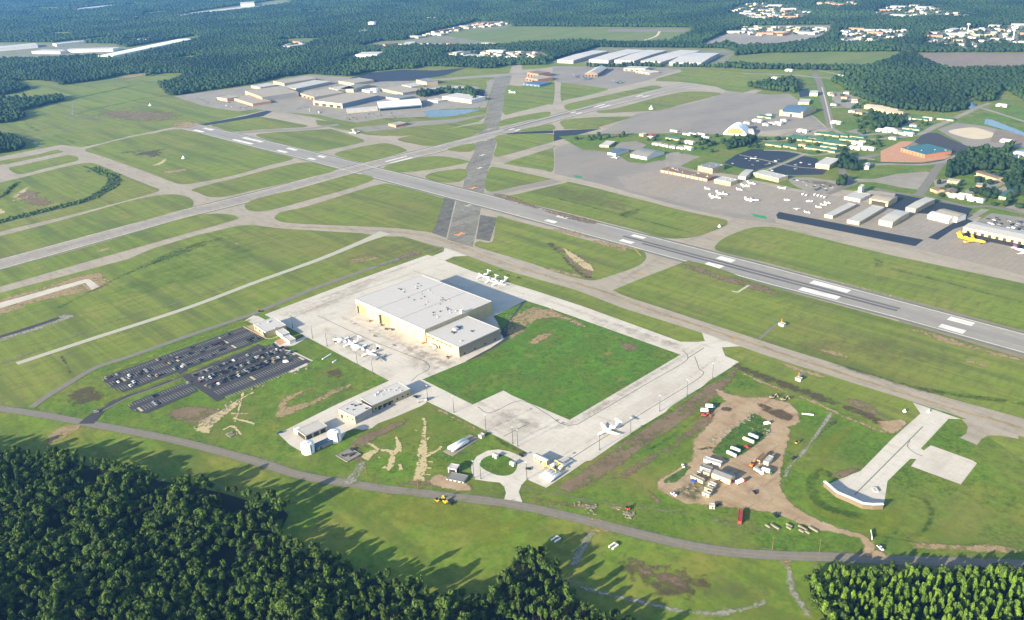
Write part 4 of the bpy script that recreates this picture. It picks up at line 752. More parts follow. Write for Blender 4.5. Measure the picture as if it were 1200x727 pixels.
# --- the big hangar and its annex (known rectangle)
def rawp(p, h): return tuple(proj(np.array(p), h)[0][0])
def RW(x, y): return (x - OX, y - OY)
H1 = Bld('maintenance_hangar', 'huge cream hangar with flat white roof and lower annex in the middle of the apron', 'hangar',
         rawp(RW(-806, 505), 16.5), rawp(RW(-676, 505), 16.5), rawp(RW(-676, 605), 16.5), 16.5, 'hangar_cream', 'roof_white')
for i in range(8): H1.part('hangar_door', 'door_seam' if i in (0, 3) else 'hangar_cream', (4 + 15.5 * i, 4 + 15.5 * i + 15.2, -.35, .02, .1, 12.2))
for i in range(8): H1.part('door_seam', 'door_seam', (3.6 + 15.5 * i, 4.1 + 15.5 * i, -.6, -.3, .1, 12.6))
H1.part('dark_doorway_panel', 'door_dark', (2.0, 5.0, -.8, -.36, .1, 9)); H1.part('door_gantry', 'metal_dark', (48, 50, -2.2, -.6, .1, 11))  # near-black box on the door front stands in for an open doorway
H1.part('wall_band', 'white_wall', (0, H1.L, -.25, .02, 13, 16.4))
for i in (1, 2): H1.part('expansion_joint', 'roof_grey', (H1.L * (i * .33) - .25, H1.L * (i * .33) + .25, .5, H1.D - .5, 16.62, 16.72), parent=H1.roof)
rr = random.Random(5)
for cx_, cy_, n_ in ((.18, .62, 9), (.40, .58, 9), (.62, .54, 10), (.84, .42, 11)):
    for i in range(n_):
        x = H1.L * (cx_ + rr.uniform(-.07, .07)); y = H1.D * (cy_ + rr.uniform(-.17, .17)); a = rr.uniform(.8, 1.7)
        H1.part('roof_vent', 'metal_dark' if i % 3 else 'metal_pale', (x, x + a, y, y + a, 16.6, 17.1 + rr.random() * .6), parent=H1.roof)
H1.part('stair_housing', 'white_wall', (H1.L - 4, H1.L - 1.5, 55, 59, 16.6, 20.5), parent=H1.roof)
A1 = Bld('annex', None, None, rawp(RW(-676, 507), 12), rawp(RW(-622.5, 507), 12), rawp(RW(-622.5, 566), 12), 12, 'taupe_wall', 'roof_white', root=H1.root)
A1.part('annex_front', 'hangar_cream', (0, A1.L, -.05, .02, 0, 11.9)); A1.windows(6, 8.3, 9.6, 'front', 5.6, t0=.02, t1=.8)
A1.part('rooftop_unit', 'metal_pale', (16, 22, 24, 28, 12.1, 14.3), parent=A1.roof); A1.part('rooftop_unit', 'metal_dark', (20, 25, 18, 20, 12.1, 13.4), parent=A1.roof)
A1.part('rooftop_unit', 'roof_blue', (14, 19, 29, 33, 12.1, 13.6), parent=A1.roof); A1.part('rooftop_unit', 'metal_dark', (34, 37, 34, 36, 12.1, 13.0), parent=A1.roof); A1.part('rooftop_unit', 'metal_pale', (44, 46, 10, 12, 12.1, 13), parent=A1.roof)

for i in range(1, 9): H1.part('wall_seam', 'grey_wall', (H1.L - .02, H1.L + .1, i * 11, i * 11 + .3, .2, 16.2))
H1.part('gutter', 'metal_pale', (0, H1.L, -.75, -.36, 12.7, 13.0)); A1.part('gutter', 'metal_pale', (A1.L + .02, A1.L + .3, 0, A1.D, 11.3, 11.7)); A1.windows(4, 1.5, 3, 'right', 2.2); A1.part('service_door', 'door_dark', (20, 23, -.15, -.06, 0, 4))
for i in range(1, 6): H1.part('roof_seam', 'roof_pale', (.6, H1.L - .6, i * H1.D / 6 - .12, i * H1.D / 6 + .12, 16.62, 16.68), parent=H1.roof)
# --- visitor terminal beside the car park
T = Bld('reception_building', 'low white flat-roofed building with three stepped roofs between the striped car park and the apron', 'building', (297, 380), (311, 389.5), (338, 383.2), 7, 'cream_wall', 'roof_white')
T.windows(3, 2, 4.5, 'front', 4); T.part('glass_front', 'glass', (T.L - 6, T.L + .2, -.3, .1, .5, 5.5)); T.units(4, 3)
for q in (((322.5, 386.8), (331, 393), (339, 390), 5.0), ((332, 395), (339, 400), (345, 396.5), 4.3)):
    b = Bld('wing', None, None, *q, 'white_wall', 'roof_white', root=T.root); b.windows(2, 1, 3, 'front', 2)
# --- long office building with tank farm
T = Bld('ground_support_building', 'long white flat-roofed building with many rooftop units on the service yard', 'building', (396.3, 479.4), (415.6, 488.8), (440, 480), 8, 'cream_wall', 'roof_white')
T.units(6, 4, 'metal_dark'); T.part('side_panel', 'grey_wall', (T.L - .02, T.L + .12, 0, T.D, .1, 7.6)); T.part('door', 'door_dark', (3, 6, -.2, .02, 0, 3.5)); T.windows(2, 3.5, 5, 'front', 1.8, t0=.4)  # grey panel covers the right wall
T2 = Bld('rear_wing', None, None, (419.5, 468.5), (436.5, 475.5), (480.5, 456), 7.4, 'cream_wall', 'roof_white', root=T.root); T2.units(10, 9, 'metal_pale'); T2.windows(7, 2, 3.6, 'right', 2.0); T2.windows(3, .2, 3.8, 'right', 3.2, 'door_dark', 'garage_door', .1, .5)
T = Bld('vehicle_shed', 'open-fronted pale metal shed with dark bays beside the two white tanks', 'shed', (345, 505.2), (357.7, 511), (383.5, 499.5), 5.2, 'grey_wall', 'roof_pale')
for i in range(3): T.part('dark_bay_panel', 'door_dark', (T.L - .02, T.L + .15, T.D * (.06 + .31 * i), T.D * (.06 + .31 * i) + T.D * .22, .2, 4.3))  # dark panels on solid walls paint the shaded inside of the shed
T.part('lean_to', 'white_wall', (-7, -.2, 0, 5, 0, 3.4)); T.part('dark_bay_panel', 'door_dark', (1, T.L - 1, -.15, .02, .2, 4.2))
def vtank(px, r, h, label, mat='tank_white'):
    c = W(px); t = thing('storage_tank', label, 'tank', c)
    m = MB(); m.lathe([(0, r), (h, r), (h + .25, r * .98), (h + r * .07, r * .5), (h + r * .1, .05)], 28, 'z'); m.build('tank_shell', MATS[mat], t, True)
    m = MB(); m.lathe([(h + .9, .5), (h + 1.6, .5)], 8, 'z'); m.build('roof_hatch', MATS['metal_pale'], t)
    m = MB(); m.box(r, r + .25, -.4, .4, 0, h + 1); m.build('ladder', MATS['metal_dark'], t)
vtank((361.5, 529.5), 5.7, 8.6, 'white cylindrical water tank standing nearest the road'); vtank((392.8, 516), 5.6, 8.8, 'white cylindrical water tank between the open shed and the white office end')
T = Bld('pump_house', 'low blue-grey windowless box between the two white tanks', 'building', (366.5, 521.5), (371.5, 523.8), (389.5, 515.5), 4.2, 'grey_wall', 'roof_blue'); T.part('door', 'door_dark', (T.L - .02, T.L + .1, 3, 4.4, 0, 2.6))
T = Bld('generator_platform', 'low grey equipment platform with machines near the washed-out ground', 'platform', (394, 534), (407, 541.5), (424, 533), .6, 'concrete_wall', 'ramp_asphalt'); T.units(9, 8, 'metal_dark', 'generator', 2.6)
# paired horizontal tanks
def htank(px0, px1, r, z, label, mat='tank_white', saddle=True, group=None, name='storage_tank', cat='tank'):
    a, b = W(px0), W(px1); L = np.linalg.norm(b - a); rz = math.atan2(b[1] - a[1], b[0] - a[0]); c = (a + b) / 2
    t = thing(name, label, cat, c, rz, group)
    m = MB(); m.lathe([(-L / 2, r * .25), (-L / 2 + r * .15, r * .7), (-L / 2 + r * .45, r), (L / 2 - r * .45, r), (L / 2 - r * .15, r * .7), (L / 2, r * .25)], 16, 'x', off=(0, 0, z)); m.build('tank_shell', MATS[mat], t, True)
    for i in (-.3, .3):
        m = MB(); m.box(L * i - .3, L * i + .3, -r * .8, r * .8, 0, z - r * .5); m.build('saddle', MATS['concrete_wall'], t)
    m = MB(); m.tube((0, 0, z + r - .1), (0, 0, z + r + .5), .35); m.build('hatch', MATS['metal_pale'], t); return t
T = Bld('tank_pad', 'grey gravel slab carrying two long white tanks', 'slab', (519.5, 529.5), (531, 534.5), (562, 514), .25, 'concrete_wall', 'ramp_asphalt', parapet=.05)
htank((525.5, 528.3), (545, 517.3), 1.7, 2.2, 'long white tank on the grey slab, the one farther from the road'); htank((529.5, 530.5), (549, 519), 1.7, 2.2, 'long white tank on the grey slab, the one nearer the circular drive')
T = Bld('valve_hut', 'tiny white hut at the apron end of the two-tank slab', 'hut', (560.5, 510), (564, 511.5), (568, 509), 2.6, 'white_wall', 'roof_white'); T.part('door', 'door_dark', (.5, 1.4, -.1, .02, 0, 2))
T = Bld('pump_canopy', 'small white-roofed canopy on posts over a walled yard by the main road', 'canopy', (525, 548.5), (534.5, 550.3), (537, 545), 4.5, 'white_wall', 'roof_white')
T.part('dark_side_panel', 'door_dark', (.6, T.L - .6, -.1, .02, .1, 3.6)); T.part('dark_side_panel', 'door_dark', (T.L - .02, T.L + .1, .6, T.D - .6, .1, 3.6))  # near-black panels on solid walls stand in for the canopy's open sides
T = Bld('walled_yard', 'low white walled enclosure with dark openings beside the pump canopy', 'enclosure', (523, 561), (543, 565), (548, 557.5), 1.6, 'white_wall', 'roof_grey'); T.windows(4, .2, 1.2, 'front', 1.8, 'door_dark', 'opening')
# gatehouse on the apron
T = Bld('gatehouse', 'white gatehouse with cream front standing alone on the apron near the yellow-framed tanks', 'building', (625.5, 534), (640.5, 541), (643.5, 538.5), 4.6, 'cream_wall', 'roof_white', 'gable'); T.windows(4, 1.6, 2.8, 'front', 1); T.part('door', 'door_dark', (T.L * .5, T.L * .5 + 1.2, -.15, .02, 0, 2.4))
tk = [((633.5, 561), (647, 551.5)), ((636.5, 562.8), (650, 553.2)), ((639.7, 564.6), (653.3, 555)), ((642.8, 566.5), (657, 556.6))]
lb = ['leftmost of four white fuel tanks in a row below the yellow frames', 'second from the left of four white fuel tanks by the apron corner', 'third from the left of four white fuel tanks by the apron corner', 'rightmost of four white fuel tanks, next to the dirt strip']
for (a, b), l in zip(tk, lb): htank(a, b, 1.35, 1.9, l)
for i, (a, b) in enumerate([((637, 549.5), (651.5, 557.5)), ((650.5, 545.5), (659, 550.5))]):
    a, b = W(a), W(b); t = thing('pipe_gantry', ['yellow pipe gantry crossing over the four white fuel tanks', 'shorter yellow pipe gantry beyond the fuel tanks, nearest the shadowed apron'][i], 'gantry', (a + b) / 2)
    m = MB(); d = (b - a) / 2
    for s_ in (-1, 0, 1): m.tube((*(d * s_), 0), (*(d * s_), 5.2), .22)
    m.build('post', MATS['paint_yellow'], t); m = MB(); m.tube((*(-d), 5.2), (*d, 5.2), .32); m.build('beam', MATS['paint_yellow'], t)
htank((655, 551.5), (663, 546), 1.5, 2.0, 'short white tank behind the yellow gantries by the apron edge'); htank((645.5, 552), (652, 547.6), 1.4, 4.2, 'small raised white tank between the yellow gantries')
for px, l in (((580, 534.5), 'small white shed on the upper left rim of the circular lawn'), ((600, 543.5), 'white shed with grey roof on the right rim of the circular lawn')):
    T = Bld('garden_shed', l, 'shed', (px[0] - 3, px[1] - 1), (px[0] + 1.4, px[1] + 1), (px[0] + 4, px[1] - 1.6), 2.4, 'white_wall', 'roof_white', 'gable'); T.part('door', 'door_dark', (.8, 1.8, -.1, .02, 0, 2))
# blast fence at the run-up pad
P = Z(940, 560, 6, [(160, 22), (200, 55), (245, 95), (340, 135), (430, 175), (500, 182), (570, 180)]); Q = [W(p, 5.0) for p in P]; r0 = Q[3]; t = thing('blast_fence', 'curved white jet blast wall with tan footing at the end of the run-up pad', 'blast wall', r0)
Q = [q - r0 for q in Q]; nn = [np.array([-(Q[min(i + 1, 6)] - Q[max(i - 1, 0)])[1], (Q[min(i + 1, 6)] - Q[max(i - 1, 0)])[0]]) for i in range(7)]; nn = [x / np.linalg.norm(x) for x in nn]
def wallstrip(nm, mat, o0, o1, z0, z1):
    V = []; F = []
    for q, n_ in zip(Q, nn):
        for o_, z in ((o0, z0), (o1, z0), (o1, z1), (o0, z1)): p = q + n_ * o_; V.append((p[0], p[1], z))
    for i in range(6):
        for k in range(4): F.append((4 * i + k, 4 * i + (k + 1) % 4, 4 * i + 4 + (k + 1) % 4, 4 * i + 4 + k))
    F += [(0, 1, 2, 3), (24, 27, 26, 25)]; return mesh_obj(nm, V, F, MATS[mat], t)
wallstrip('wall_panel', 'concrete_wall', -.9, .1, 0, 4.6); wallstrip('coping', 'tank_white', -1.4, .5, 4.6, 5.1); wallstrip('deflector', 'tank_white', .1, .35, .2, 4.4)
T = Bld('equipment_cabinet', 'small white box lying on the run-up pad in front of the blast wall', 'cabinet', (1022, 572), (1025, 576), (1027.5, 575), 1.2, 'white_wall', 'roof_white'); T.part('door', 'metal_dark', (.3, 1.2, -.06, .02, .1, 1))

# --- flight-line hangars on the far side: (name,label,cat,a,b,c,h,wall,roof,style,rise)
FL = [
 ('shade_hangar', 'narrow grey-roofed hangar row, leftmost of the long parallel ones behind the black strip', 'hangar', (966, 251.5), (976, 253.5), (1003, 240), 4.5, 'cream_wall', 'roof_pale', 'flat', None),
 ('shade_hangar', 'middle one of the three long parallel grey-roofed hangars behind the black strip', 'hangar', (994, 257), (1007, 260.5), (1036, 243.5), 5, 'cream_wall', 'roof_pale', 'flat', None),
 ('box_hangar', 'tall wide grey hangar with stepped roof, rightmost of the long parallel ones', 'hangar', (1029, 258.5), (1046, 261), (1066, 249), 7.5, 'cream_wall', 'roof_pale', 'gable', -1.4),
 ('box_hangar', 'pale hangar with grey roof standing on the dark tarmac between two blue-black strips', 'hangar', (1063, 242.5), (1073, 245.5), (1096, 233.5), 7, 'cream_wall', 'roof_pale', 'gable', -1.2),
 ('box_hangar', 'cream hangar with low curved roof and wide dark open door beside the blue-black tarmac', 'hangar', (1019, 233), (1041, 237), (1051, 231), 7.5, 'hangar_cream', 'roof_tan', 'arch', -1.8),
 ('paint_shop', 'white flat building with grey roof beside the tall white block', 'building', (989.5, 230.5), (1008, 234), (1018, 227.5), 4.5, 'white_wall', 'roof_pale', 'flat', None),
 ('tall_box_building', 'narrow tall white block behind the white flat building at the small aircraft ramp', 'building', (1006.5, 219), (1010, 220), (1013, 217), 11, 'white_wall', 'roof_white', 'flat', None),
 ('fabric_hangar', 'bright white round-topped hangar in front of the white block on dark tarmac', 'hangar', (1087, 252.5), (1112, 258.5), (1119, 254), 5, 'white_wall', 'roof_white', 'arch', 3.5),
 ('box_hangar', 'white hangar with tan roof directly behind the round-topped white one', 'hangar', (1096, 248.5), (1122, 255), (1129, 250.5), 8, 'white_wall', 'roof_tan', 'gable', 1.4),
 ('old_terminal', 'long low brown building with many cream openings facing the ramp', 'terminal', (774, 199), (829, 210), (837, 206.3), 4.5, 'brick_wall', 'roof_brown', 'flat', None),
 ('terminal_block', 'cream flat-roofed block at the right end of the long brown terminal', 'building', (837, 210.3), (856, 214), (861, 210), 6.5, 'hangar_cream', 'roof_pale', 'flat', None),
 ('office_block', 'cream two-storey office block with green-grey roof above the brown terminal', 'building', (818, 194.5), (835, 198), (845, 192.8), 9, 'cream_wall', 'roof_grey', 'flat', None),
 ('boarding_pier', 'narrow grey-roofed boarding pier right of the cream block', 'building', (867, 205), (874, 207.5), (883, 199.5), 7, 'grey_wall', 'roof_pale', 'gable', -1),
 ('concourse', 'long white building with dark openings facing the aircraft ramp beside the dark car parks', 'building', (883, 202.5), (912.5, 209.5), (922, 206), 7, 'cream_wall', 'roof_pale', 'flat', None),
 ('arched_hangar', 'white barrel-roofed hangar with grey-blue roof beside the parked white jet', 'hangar', (738.8, 181), (758, 184.6), (778.5, 178), 5.5, 'white_wall', 'roof_grey', 'arch', -5.5),
 ('small_hangar', 'small white building with pale blue roof left of the white barrel-roofed hangar', 'building', (714, 178), (721.5, 180.3), (737, 175.5), 5, 'white_wall', 'roof_blue', 'gable', -1.4),
 ('fire_station', 'small white-roofed building under a dark tree near the blue-black tarmac triangle', 'building', (704, 169.3), (713.5, 171), (721, 166), 4.5, 'taupe_wall', 'roof_white', 'flat', None),
 ('radio_shelter', 'little tan cube beside the red-roofed shed', 'hut', (749, 157), (753.8, 157.8), (755.5, 156.3), 5, 'cream_wall', 'roof_pale', 'flat', None),
 ('red_shed', 'small shed with a red roof at the edge of the big concrete ramp', 'shed', (759, 159.5), (766.5, 160.4), (768.5, 157.5), 4, 'white_wall', 'roof_red', 'gable', 1.5),
 ('dome_hangar', 'big white rounded hangar with orange front on the edge of the large ramp', 'hangar', (847.5, 156), (874.5, 157.5), (877.5, 152.5), 3.5, 'white_wall', 'tank_white', 'arch', -15),
 ('fabric_shelter', 'small pale blue rounded shelter beside the big orange-fronted dome hangar', 'shelter', (877, 156.5), (884, 158), (880, 151.6), 2, 'white_wall', 'roof_white', 'arch', -6),
 ('air_guard_hangar', 'cream arched hangar with corner towers and blue roof beside the straight road', 'hangar', (915, 131), (940, 133.4), (957, 126), 9, 'hangar_cream', 'roof_blue', 'arch', -7),
 ('white_depot', 'white block just left of the straight road above the arched hangar', 'building', (949, 109), (958, 109.6), (959, 106.7), 7, 'white_wall', 'roof_white', 'flat', None),
 ('small_depot', 'low cream building below the small dark car park near the straight road', 'building', (936, 119), (948, 120.5), (950, 116.5), 5, 'cream_wall', 'roof_pale', 'flat', None),
 ('school_building', 'cream building with white roof at the edge of the dark car park', 'building', (960, 189.5), (972, 194), (984, 186.5), 8, 'cream_wall', 'roof_white', 'flat', None),
 ('white_house', 'small bright white house in the green triangle below the red clay site', 'house', (1013, 194), (1018, 195.5), (1020, 191.8), 5.5, 'white_wall', 'roof_white', 'gable', 1.5),
 ('building_shell', 'unfinished building with teal roof and orange walls on red clay', 'building', (1056, 173.5), (1084, 181.3), (1110, 175), 7, 'brick_wall', 'roof_teal', 'flat', None),
 ('motel_block', 'long cream building with brown roof and a lawn in front among the trees', 'building', (1142, 201.8), (1168, 209.8), (1170, 206.5), 6, 'cream_wall', 'roof_brown', 'gable', 1.5),
 ('brown_house', 'cream house with brown hipped roof near the dark tarmac corner', 'house', (1106, 225.5), (1117, 228), (1122, 222.5), 5, 'cream_wall', 'roof_brown', 'gable', 2.5),
 ('pool_house', 'white house beside a turquoise pool right of the street', 'house', (1110, 211.7), (1124, 213.5), (1126, 210.5), 4, 'cream_wall', 'roof_tan', 'gable', 1.5),
 ('garage', 'orange garage in the middle of the lawn area among houses', 'garage', (1144, 216.8), (1151, 218.2), (1152, 215.2), 4.5, 'brick_wall', 'roof_tan', 'flat', None),
 ('green_roof_hall', 'long dark green roofed hall with cream gable end near the right edge', 'building', (1173, 228.5), (1179, 231.5), (1196, 222.5), 5, 'cream_wall', 'roof_green', 'gable', -2.5),
 ('grey_house', 'small cream house with grey roof under trees left of the green roofed hall', 'house', (1156, 220), (1161, 221.5), (1163, 218.5), 5, 'cream_wall', 'roof_grey', 'gable', 1.6),
 ('corner_house', 'brown-roofed house at the street corner next to the grey car park', 'house', (1090, 221), (1098, 224), (1101, 220.5), 4.5, 'tan_wall', 'roof_brown', 'gable', 2),
]
BL = {}
for (nm, lab, cat, a, b, c, h, wl, rf, st, rise) in FL:
    x = Bld(nm, lab, cat, a, b, c, h, wl, rf, st, rise=rise); BL[nm + str(a[0])] = x
    if 'hangar' in nm and nm not in ('dome_hangar', 'fabric_hangar', 'arched_hangar'):
        x.part('hangar_door', 'door_dark' if nm == 'box_hangar' and a[0] == 1019 else 'grey_wall', (x.L * .12, x.L * .88, -.2, .02, .1, h * .78))
    elif nm in ('old_terminal',): x.windows(11, .5, 3.6, 'front', 6.5, 'trailer_cream', 'bay'); x.windows(10, .4, 3.3, 'front', 1.6, 'door_dark', 'door', .045, .955); x.units(14, 3)
    elif nm in ('terminal_block', 'office_block', 'concourse', 'motel_block', 'building_shell'):
        x.windows(7, 1, 2.6, 'front', 1.8); x.units(5 if st == 'flat' else 0, 2)
        if h > 6.2: x.windows(7, 4.0, 5.4, 'front', 1.8)
    elif nm in ('arched_hangar', 'dome_hangar'): x.part('hangar_door', 'white_wall', (x.L * .1, x.L * .9, -.25, .02, .1, h * .95)); x.part('door', 'door_dark', (x.L * .45, x.L * .52, -.35, -.2, .1, 3))
    else:
        x.windows(3, 1, 2.2, 'front', 1.3); x.part('door', 'door_dark', (x.L * .48, x.L * .48 + 1.2, -.15, .02, 0, 2.2))
x = BL['dome_hangar847.5']; x.part('front_panel', 'dome_orange', (x.L * .18, x.L * .86, -.3, .02, 3.5, 11)); x.part('front_panel', 'dome_orange', (x.L * .3, x.L * .72, -.3, .02, 11.02, 14.5))
x = BL['air_guard_hangar915']
for e_ in (0, 1): x.part('corner_tower', 'hangar_cream', (e_ * (x.L - 4) - 2 + e_ * 4, e_ * (x.L - 4) + 4 + e_ * 2, -1.5, 5, 0, 12.5))
x.part('dark_doorway_panel', 'door_dark', (x.L * .44, x.L * .54, -.45, -.2, .1, 6))  # near-black panel stands in for the gap in the doors
# cargo terminal at the right edge with door bays
T = Bld('cargo_terminal', 'long cream cargo building with a row of dark dock doors beside the yellow airliner', 'terminal', (1129, 266.5), (1240, 289.5), (1252, 282), 7, 'hangar_cream', 'roof_pale', 'gable', rise=1.6)
T.windows(12, .2, 4.2, 'front', 4.2, 'door_dark', 'dock_door', .02, .98); T.part('canopy', 'metal_pale', (2, T.L - 2, -3.5, -.3, 4.8, 5.1))
sheet('tarmac_patch', 'parking_asphalt', [(1126, 277), (1133, 271), (1160, 279), (1200, 287.5), (1245, 297), (1245, 301), (1200, 292), (1160, 284)])
# --- factory / terminal complex at upper left
FC = [
 ('salmon low hall', (254, 114), (266, 116), (271.5, 112.3), 8, 'salmon_wall', 'roof_tan', 'leftmost small salmon building next to the woodland-side car park'),
 ('', (271.7, 114.5), (296, 122), (307, 115.5), 6.5, 'salmon_wall', 'roof_tan', 'low salmon hall with tan roof in front of the grey-sided factory'),
 ('', (287, 106.5), (307, 114.2), (347, 107.3), 13, 'salmon_wall', 'roof_tan', 'big factory hall with salmon front and long grey side'),
 ('', (320, 95), (333, 98), (363, 91), 9, 'cream_wall', 'roof_tan', 'rear factory hall farthest up the left group'),
 ('', (331.7, 101.5), (346.7, 104.3), (387, 95.8), 9, 'cream_wall', 'roof_pale', 'long pale factory hall behind the orange-fronted one'),
 ('', (350, 109), (368, 114), (397, 107), 9, 'salmon_wall', 'roof_tan', 'orange-fronted factory hall in the middle of the group'),
 ('', (366.7, 118), (400.8, 121.9), (441, 111.5), 12, 'hangar_cream', 'roof_tan', 'widest cream hangar facing the runway at the front of the factory group'),
 ('', (385.5, 103), (396, 106), (405, 99.7), 9, 'cream_wall', 'roof_pale', 'narrow cream block right of the long pale hall'),
 ('', (396.7, 95), (415, 98), (437, 93.8), 8, 'cream_wall', 'roof_tan', 'tan-roofed block at the back of the factory group beside the dark car park'),
 ('', (404, 102.5), (414, 105), (433, 99), 9, 'cream_wall', 'roof_grey', 'grey-roofed block just left of the white round tank'),
 ('', (446.7, 104), (472, 109.3), (487, 104), 7, 'cream_wall', 'roof_tan', 'broad tan-roofed hall right of the white round tank'),
 ('', (487.5, 93.5), (500, 96.5), (509, 93.7), 10, 'hangar_cream', 'roof_grey', 'cream tower-like block alone beside the road behind the passenger terminal'),
 ('', (501, 117.2), (513, 118.8), (515, 116), 5, 'white_wall', 'roof_white', 'small white building between the glass terminal and the office by the pond'),
 ('', (518, 113), (552, 117.5), (556, 112), 9, 'white_wall', 'roof_white', 'white office complex on the pond shore'),
 ('', (522, 104.2), (540, 106), (547, 102.8), 6, 'white_wall', 'roof_white', 'white flat building in the trees behind the pond-side office'),
 ('', (407, 131), (443, 127.8), (441, 124.8), 5, 'grey_wall', 'roof_white', 'low white-roofed pier joined to the left end of the glass terminal'),
 ('', (294, 100.5), (305, 102.8), (320, 98.8), 7, 'cream_wall', 'roof_pale', 'low pale block at the rear left corner of the factory group'),
 ('', (424, 105), (433, 107), (440, 103.8), 6, 'white_wall', 'roof_white', 'small white block just left of and below the white round tank'),
 ('', (471, 99.5), (482, 102), (492, 98.6), 6, 'cream_wall', 'roof_pale', 'small pale hall behind the broad tan-roofed hall'),
 ('', (452, 113.5), (468, 116), (478, 112), 6, 'grey_wall', 'roof_grey', 'grey-roofed low hall between the broad tan hall and the glass terminal'),
 ('', (498, 105), (507, 106.8), (513, 104), 6, 'white_wall', 'roof_pale', 'little pale building left of the white flat one in the trees'),
 ('', (455, 145), (464, 147), (467, 142.3), 5.5, 'brick_wall', 'roof_tan', 'small brown building inside the looped drive in front of the terminal'),
]
for i, (_, a, b, c, h, wl, rf, lab) in enumerate(FC):
    x = Bld('factory_hall' if i < 13 else 'office_building', lab, 'building', a, b, c, h, wl, rf)
    if i in (2, 6, 5, 4, 10): x.part('side_panel', 'grey_wall' if i != 6 else 'blue_wall', (x.L - .02, x.L + .15, 0, x.D, .1, h - .4)); x.units(6, i)  # side panels put the blue-grey shade of the right walls into colour
    x.windows(4, .5, h * .55, 'front', x.L / 7, 'door_dark' if i in (6, 5) else 'cream_wall', 'hangar_door' if i in (6, 5) else 'loading_door')
T = Bld('passenger_terminal', 'long passenger terminal with shining white curved roof and glass end in front of the pond', 'terminal', (444, 126.5), (494, 122.5), (493, 115.5), 9, 'blue_wall', 'tank_white', 'arch', rise=4)
T.part('glass_wall', 'glass', (2, T.L - 2, -.2, .02, .5, 6)); T.part('glass_end', 'glass', (T.L - .02, T.L + .25, 2, T.D - 2, .5, 8))
vtank((439, 108), 11, 9, 'white round tank among the factory halls', 'tank_white')
# --- long warehouses beyond the ramp and others
for i, (a, b, c, h, lab) in enumerate([((646.7, 70), (671.7, 71.2), (713, 60), 10, 'leftmost of the five long white-roofed warehouses in the woods'), ((685, 69.2), (713, 71), (757, 59), 10, 'second from the left of the five long white-roofed warehouses in the woods'),
      ((713, 70.5), (743, 71.6), (781, 59.5), 10, 'middle one of the five long white-roofed warehouses in the woods'), ((745, 71.2), (775, 73), (821, 59.8), 10, 'fourth from the left of the five long white-roofed warehouses in the woods'),
      ((777.5, 73), (822, 74), (843, 62.5), 10, 'rightmost and brightest of the five long warehouses, next to the meadow'), ((121, 64.3), (133, 65.5), (226, 45.8), 14, 'brilliant white very long warehouse alone in the distant forest at upper left'),
      ((37, 60.3), (70, 60.6), (72, 58.5), 10, 'cream distant warehouse left of a twin, at upper left'), ((72, 59.3), (132, 57.6), (133, 55.8), 10, 'long pale distant warehouse below the blue-grey one'), ((66, 52), (125, 45.5), (124, 44.3), 10, 'long blue-grey distant warehouse above the cream ones'),
      ((-30, 60), (44, 53), (42, 50.5), 12, 'pale warehouse roof cut by the left edge of the picture'), ((146, 48), (172, 46.5), (173, 45), 10, 'small bright distant warehouse above the brilliant white one'), ((92, 11), (138, 6), (137, 5), 12, 'faint white streak of a warehouse far up at the left'),
      ((132, 24), (147, 22.2), (147, 21), 10, 'tiny faint warehouse in the far forest at left'), ((153, 20.5), (161, 20), (161, 19), 10, 'tiniest faint roof in the far forest right of a similar one'), ((211, 18.5), (300, 8), (298, 6.5), 12, 'long tan distant warehouse in its own sandy clearing'), ((282, 5), (298, 4), (297, 2), 18, 'taller white block beside the long tan distant warehouse'),
      ((445, 25.5), (480, 21.5), (479, 20), 10, 'thin pale far warehouse right of the white water tower'), ((497, 22), (509, 21.5), (508, 20.3), 10, 'small bright far building alone above the town strip'), ((416, 64.5), (442, 64), (440, 61), 9, 'white-fronted warehouse in the woods behind the factory'),
      ((472, 52), (482, 53), (487, 49), 9, 'bright white hall at the left end of the far town strip'), ((420, 37), (430, 38.5), (431, 33), 9, 'white plant building just below the white water tower')]):
    if i < 5: a = (a[0] + 6, a[1] + .3)
    x = Bld('warehouse', lab, 'warehouse', a, b, c, h, 'grey_wall' if i < 5 else 'white_wall', 'roof_white' if i != 5 else 'tank_white', 'gable' if i < 6 else 'flat', rise=-2.5 if i < 5 else (2 if i == 5 else None))
for nm, lab, a, b, c, h, wl, rf, st in [('ramp_hangar', 'pale-roofed hangar on the far ramp with dark open side', (689, 84.5), (700, 86.8), (712, 79.5), 9, 'roof_brown', 'roof_pale', 'gable'), ('ramp_hangar', 'long cream building at the back of the far ramp', (731, 80), (756, 81), (757, 78.5), 8, 'cream_wall', 'roof_pale', 'flat'),
      ('ramp_office', 'small cream flat building right of the far ramp', (745, 83.5), (761, 86), (768, 83.5), 5, 'cream_wall', 'roof_white', 'flat'), ('operations_building', 'brown stepped building with dark glass at the top of the closed runway', (616, 91), (630, 93.5), (632, 88), 9, 'brick_wall', 'roof_tan', 'flat'),
      ('operations_building', 'taller brown block behind the stepped brown building by the closed runway', (618, 85), (631, 87), (632, 83), 13, 'brick_wall', 'roof_brown', 'flat'), ('glass_annex', 'dark blue glass-fronted low building facing the grass beside the closed runway', (613, 98), (632, 100), (634, 95.5), 5, 'blue_wall', 'roof_blue', 'flat')]:
    x = Bld(nm, lab, 'building', a, b, c, h, wl, rf, st); x.windows(4, 1, h * .6, 'front', x.L / 8)
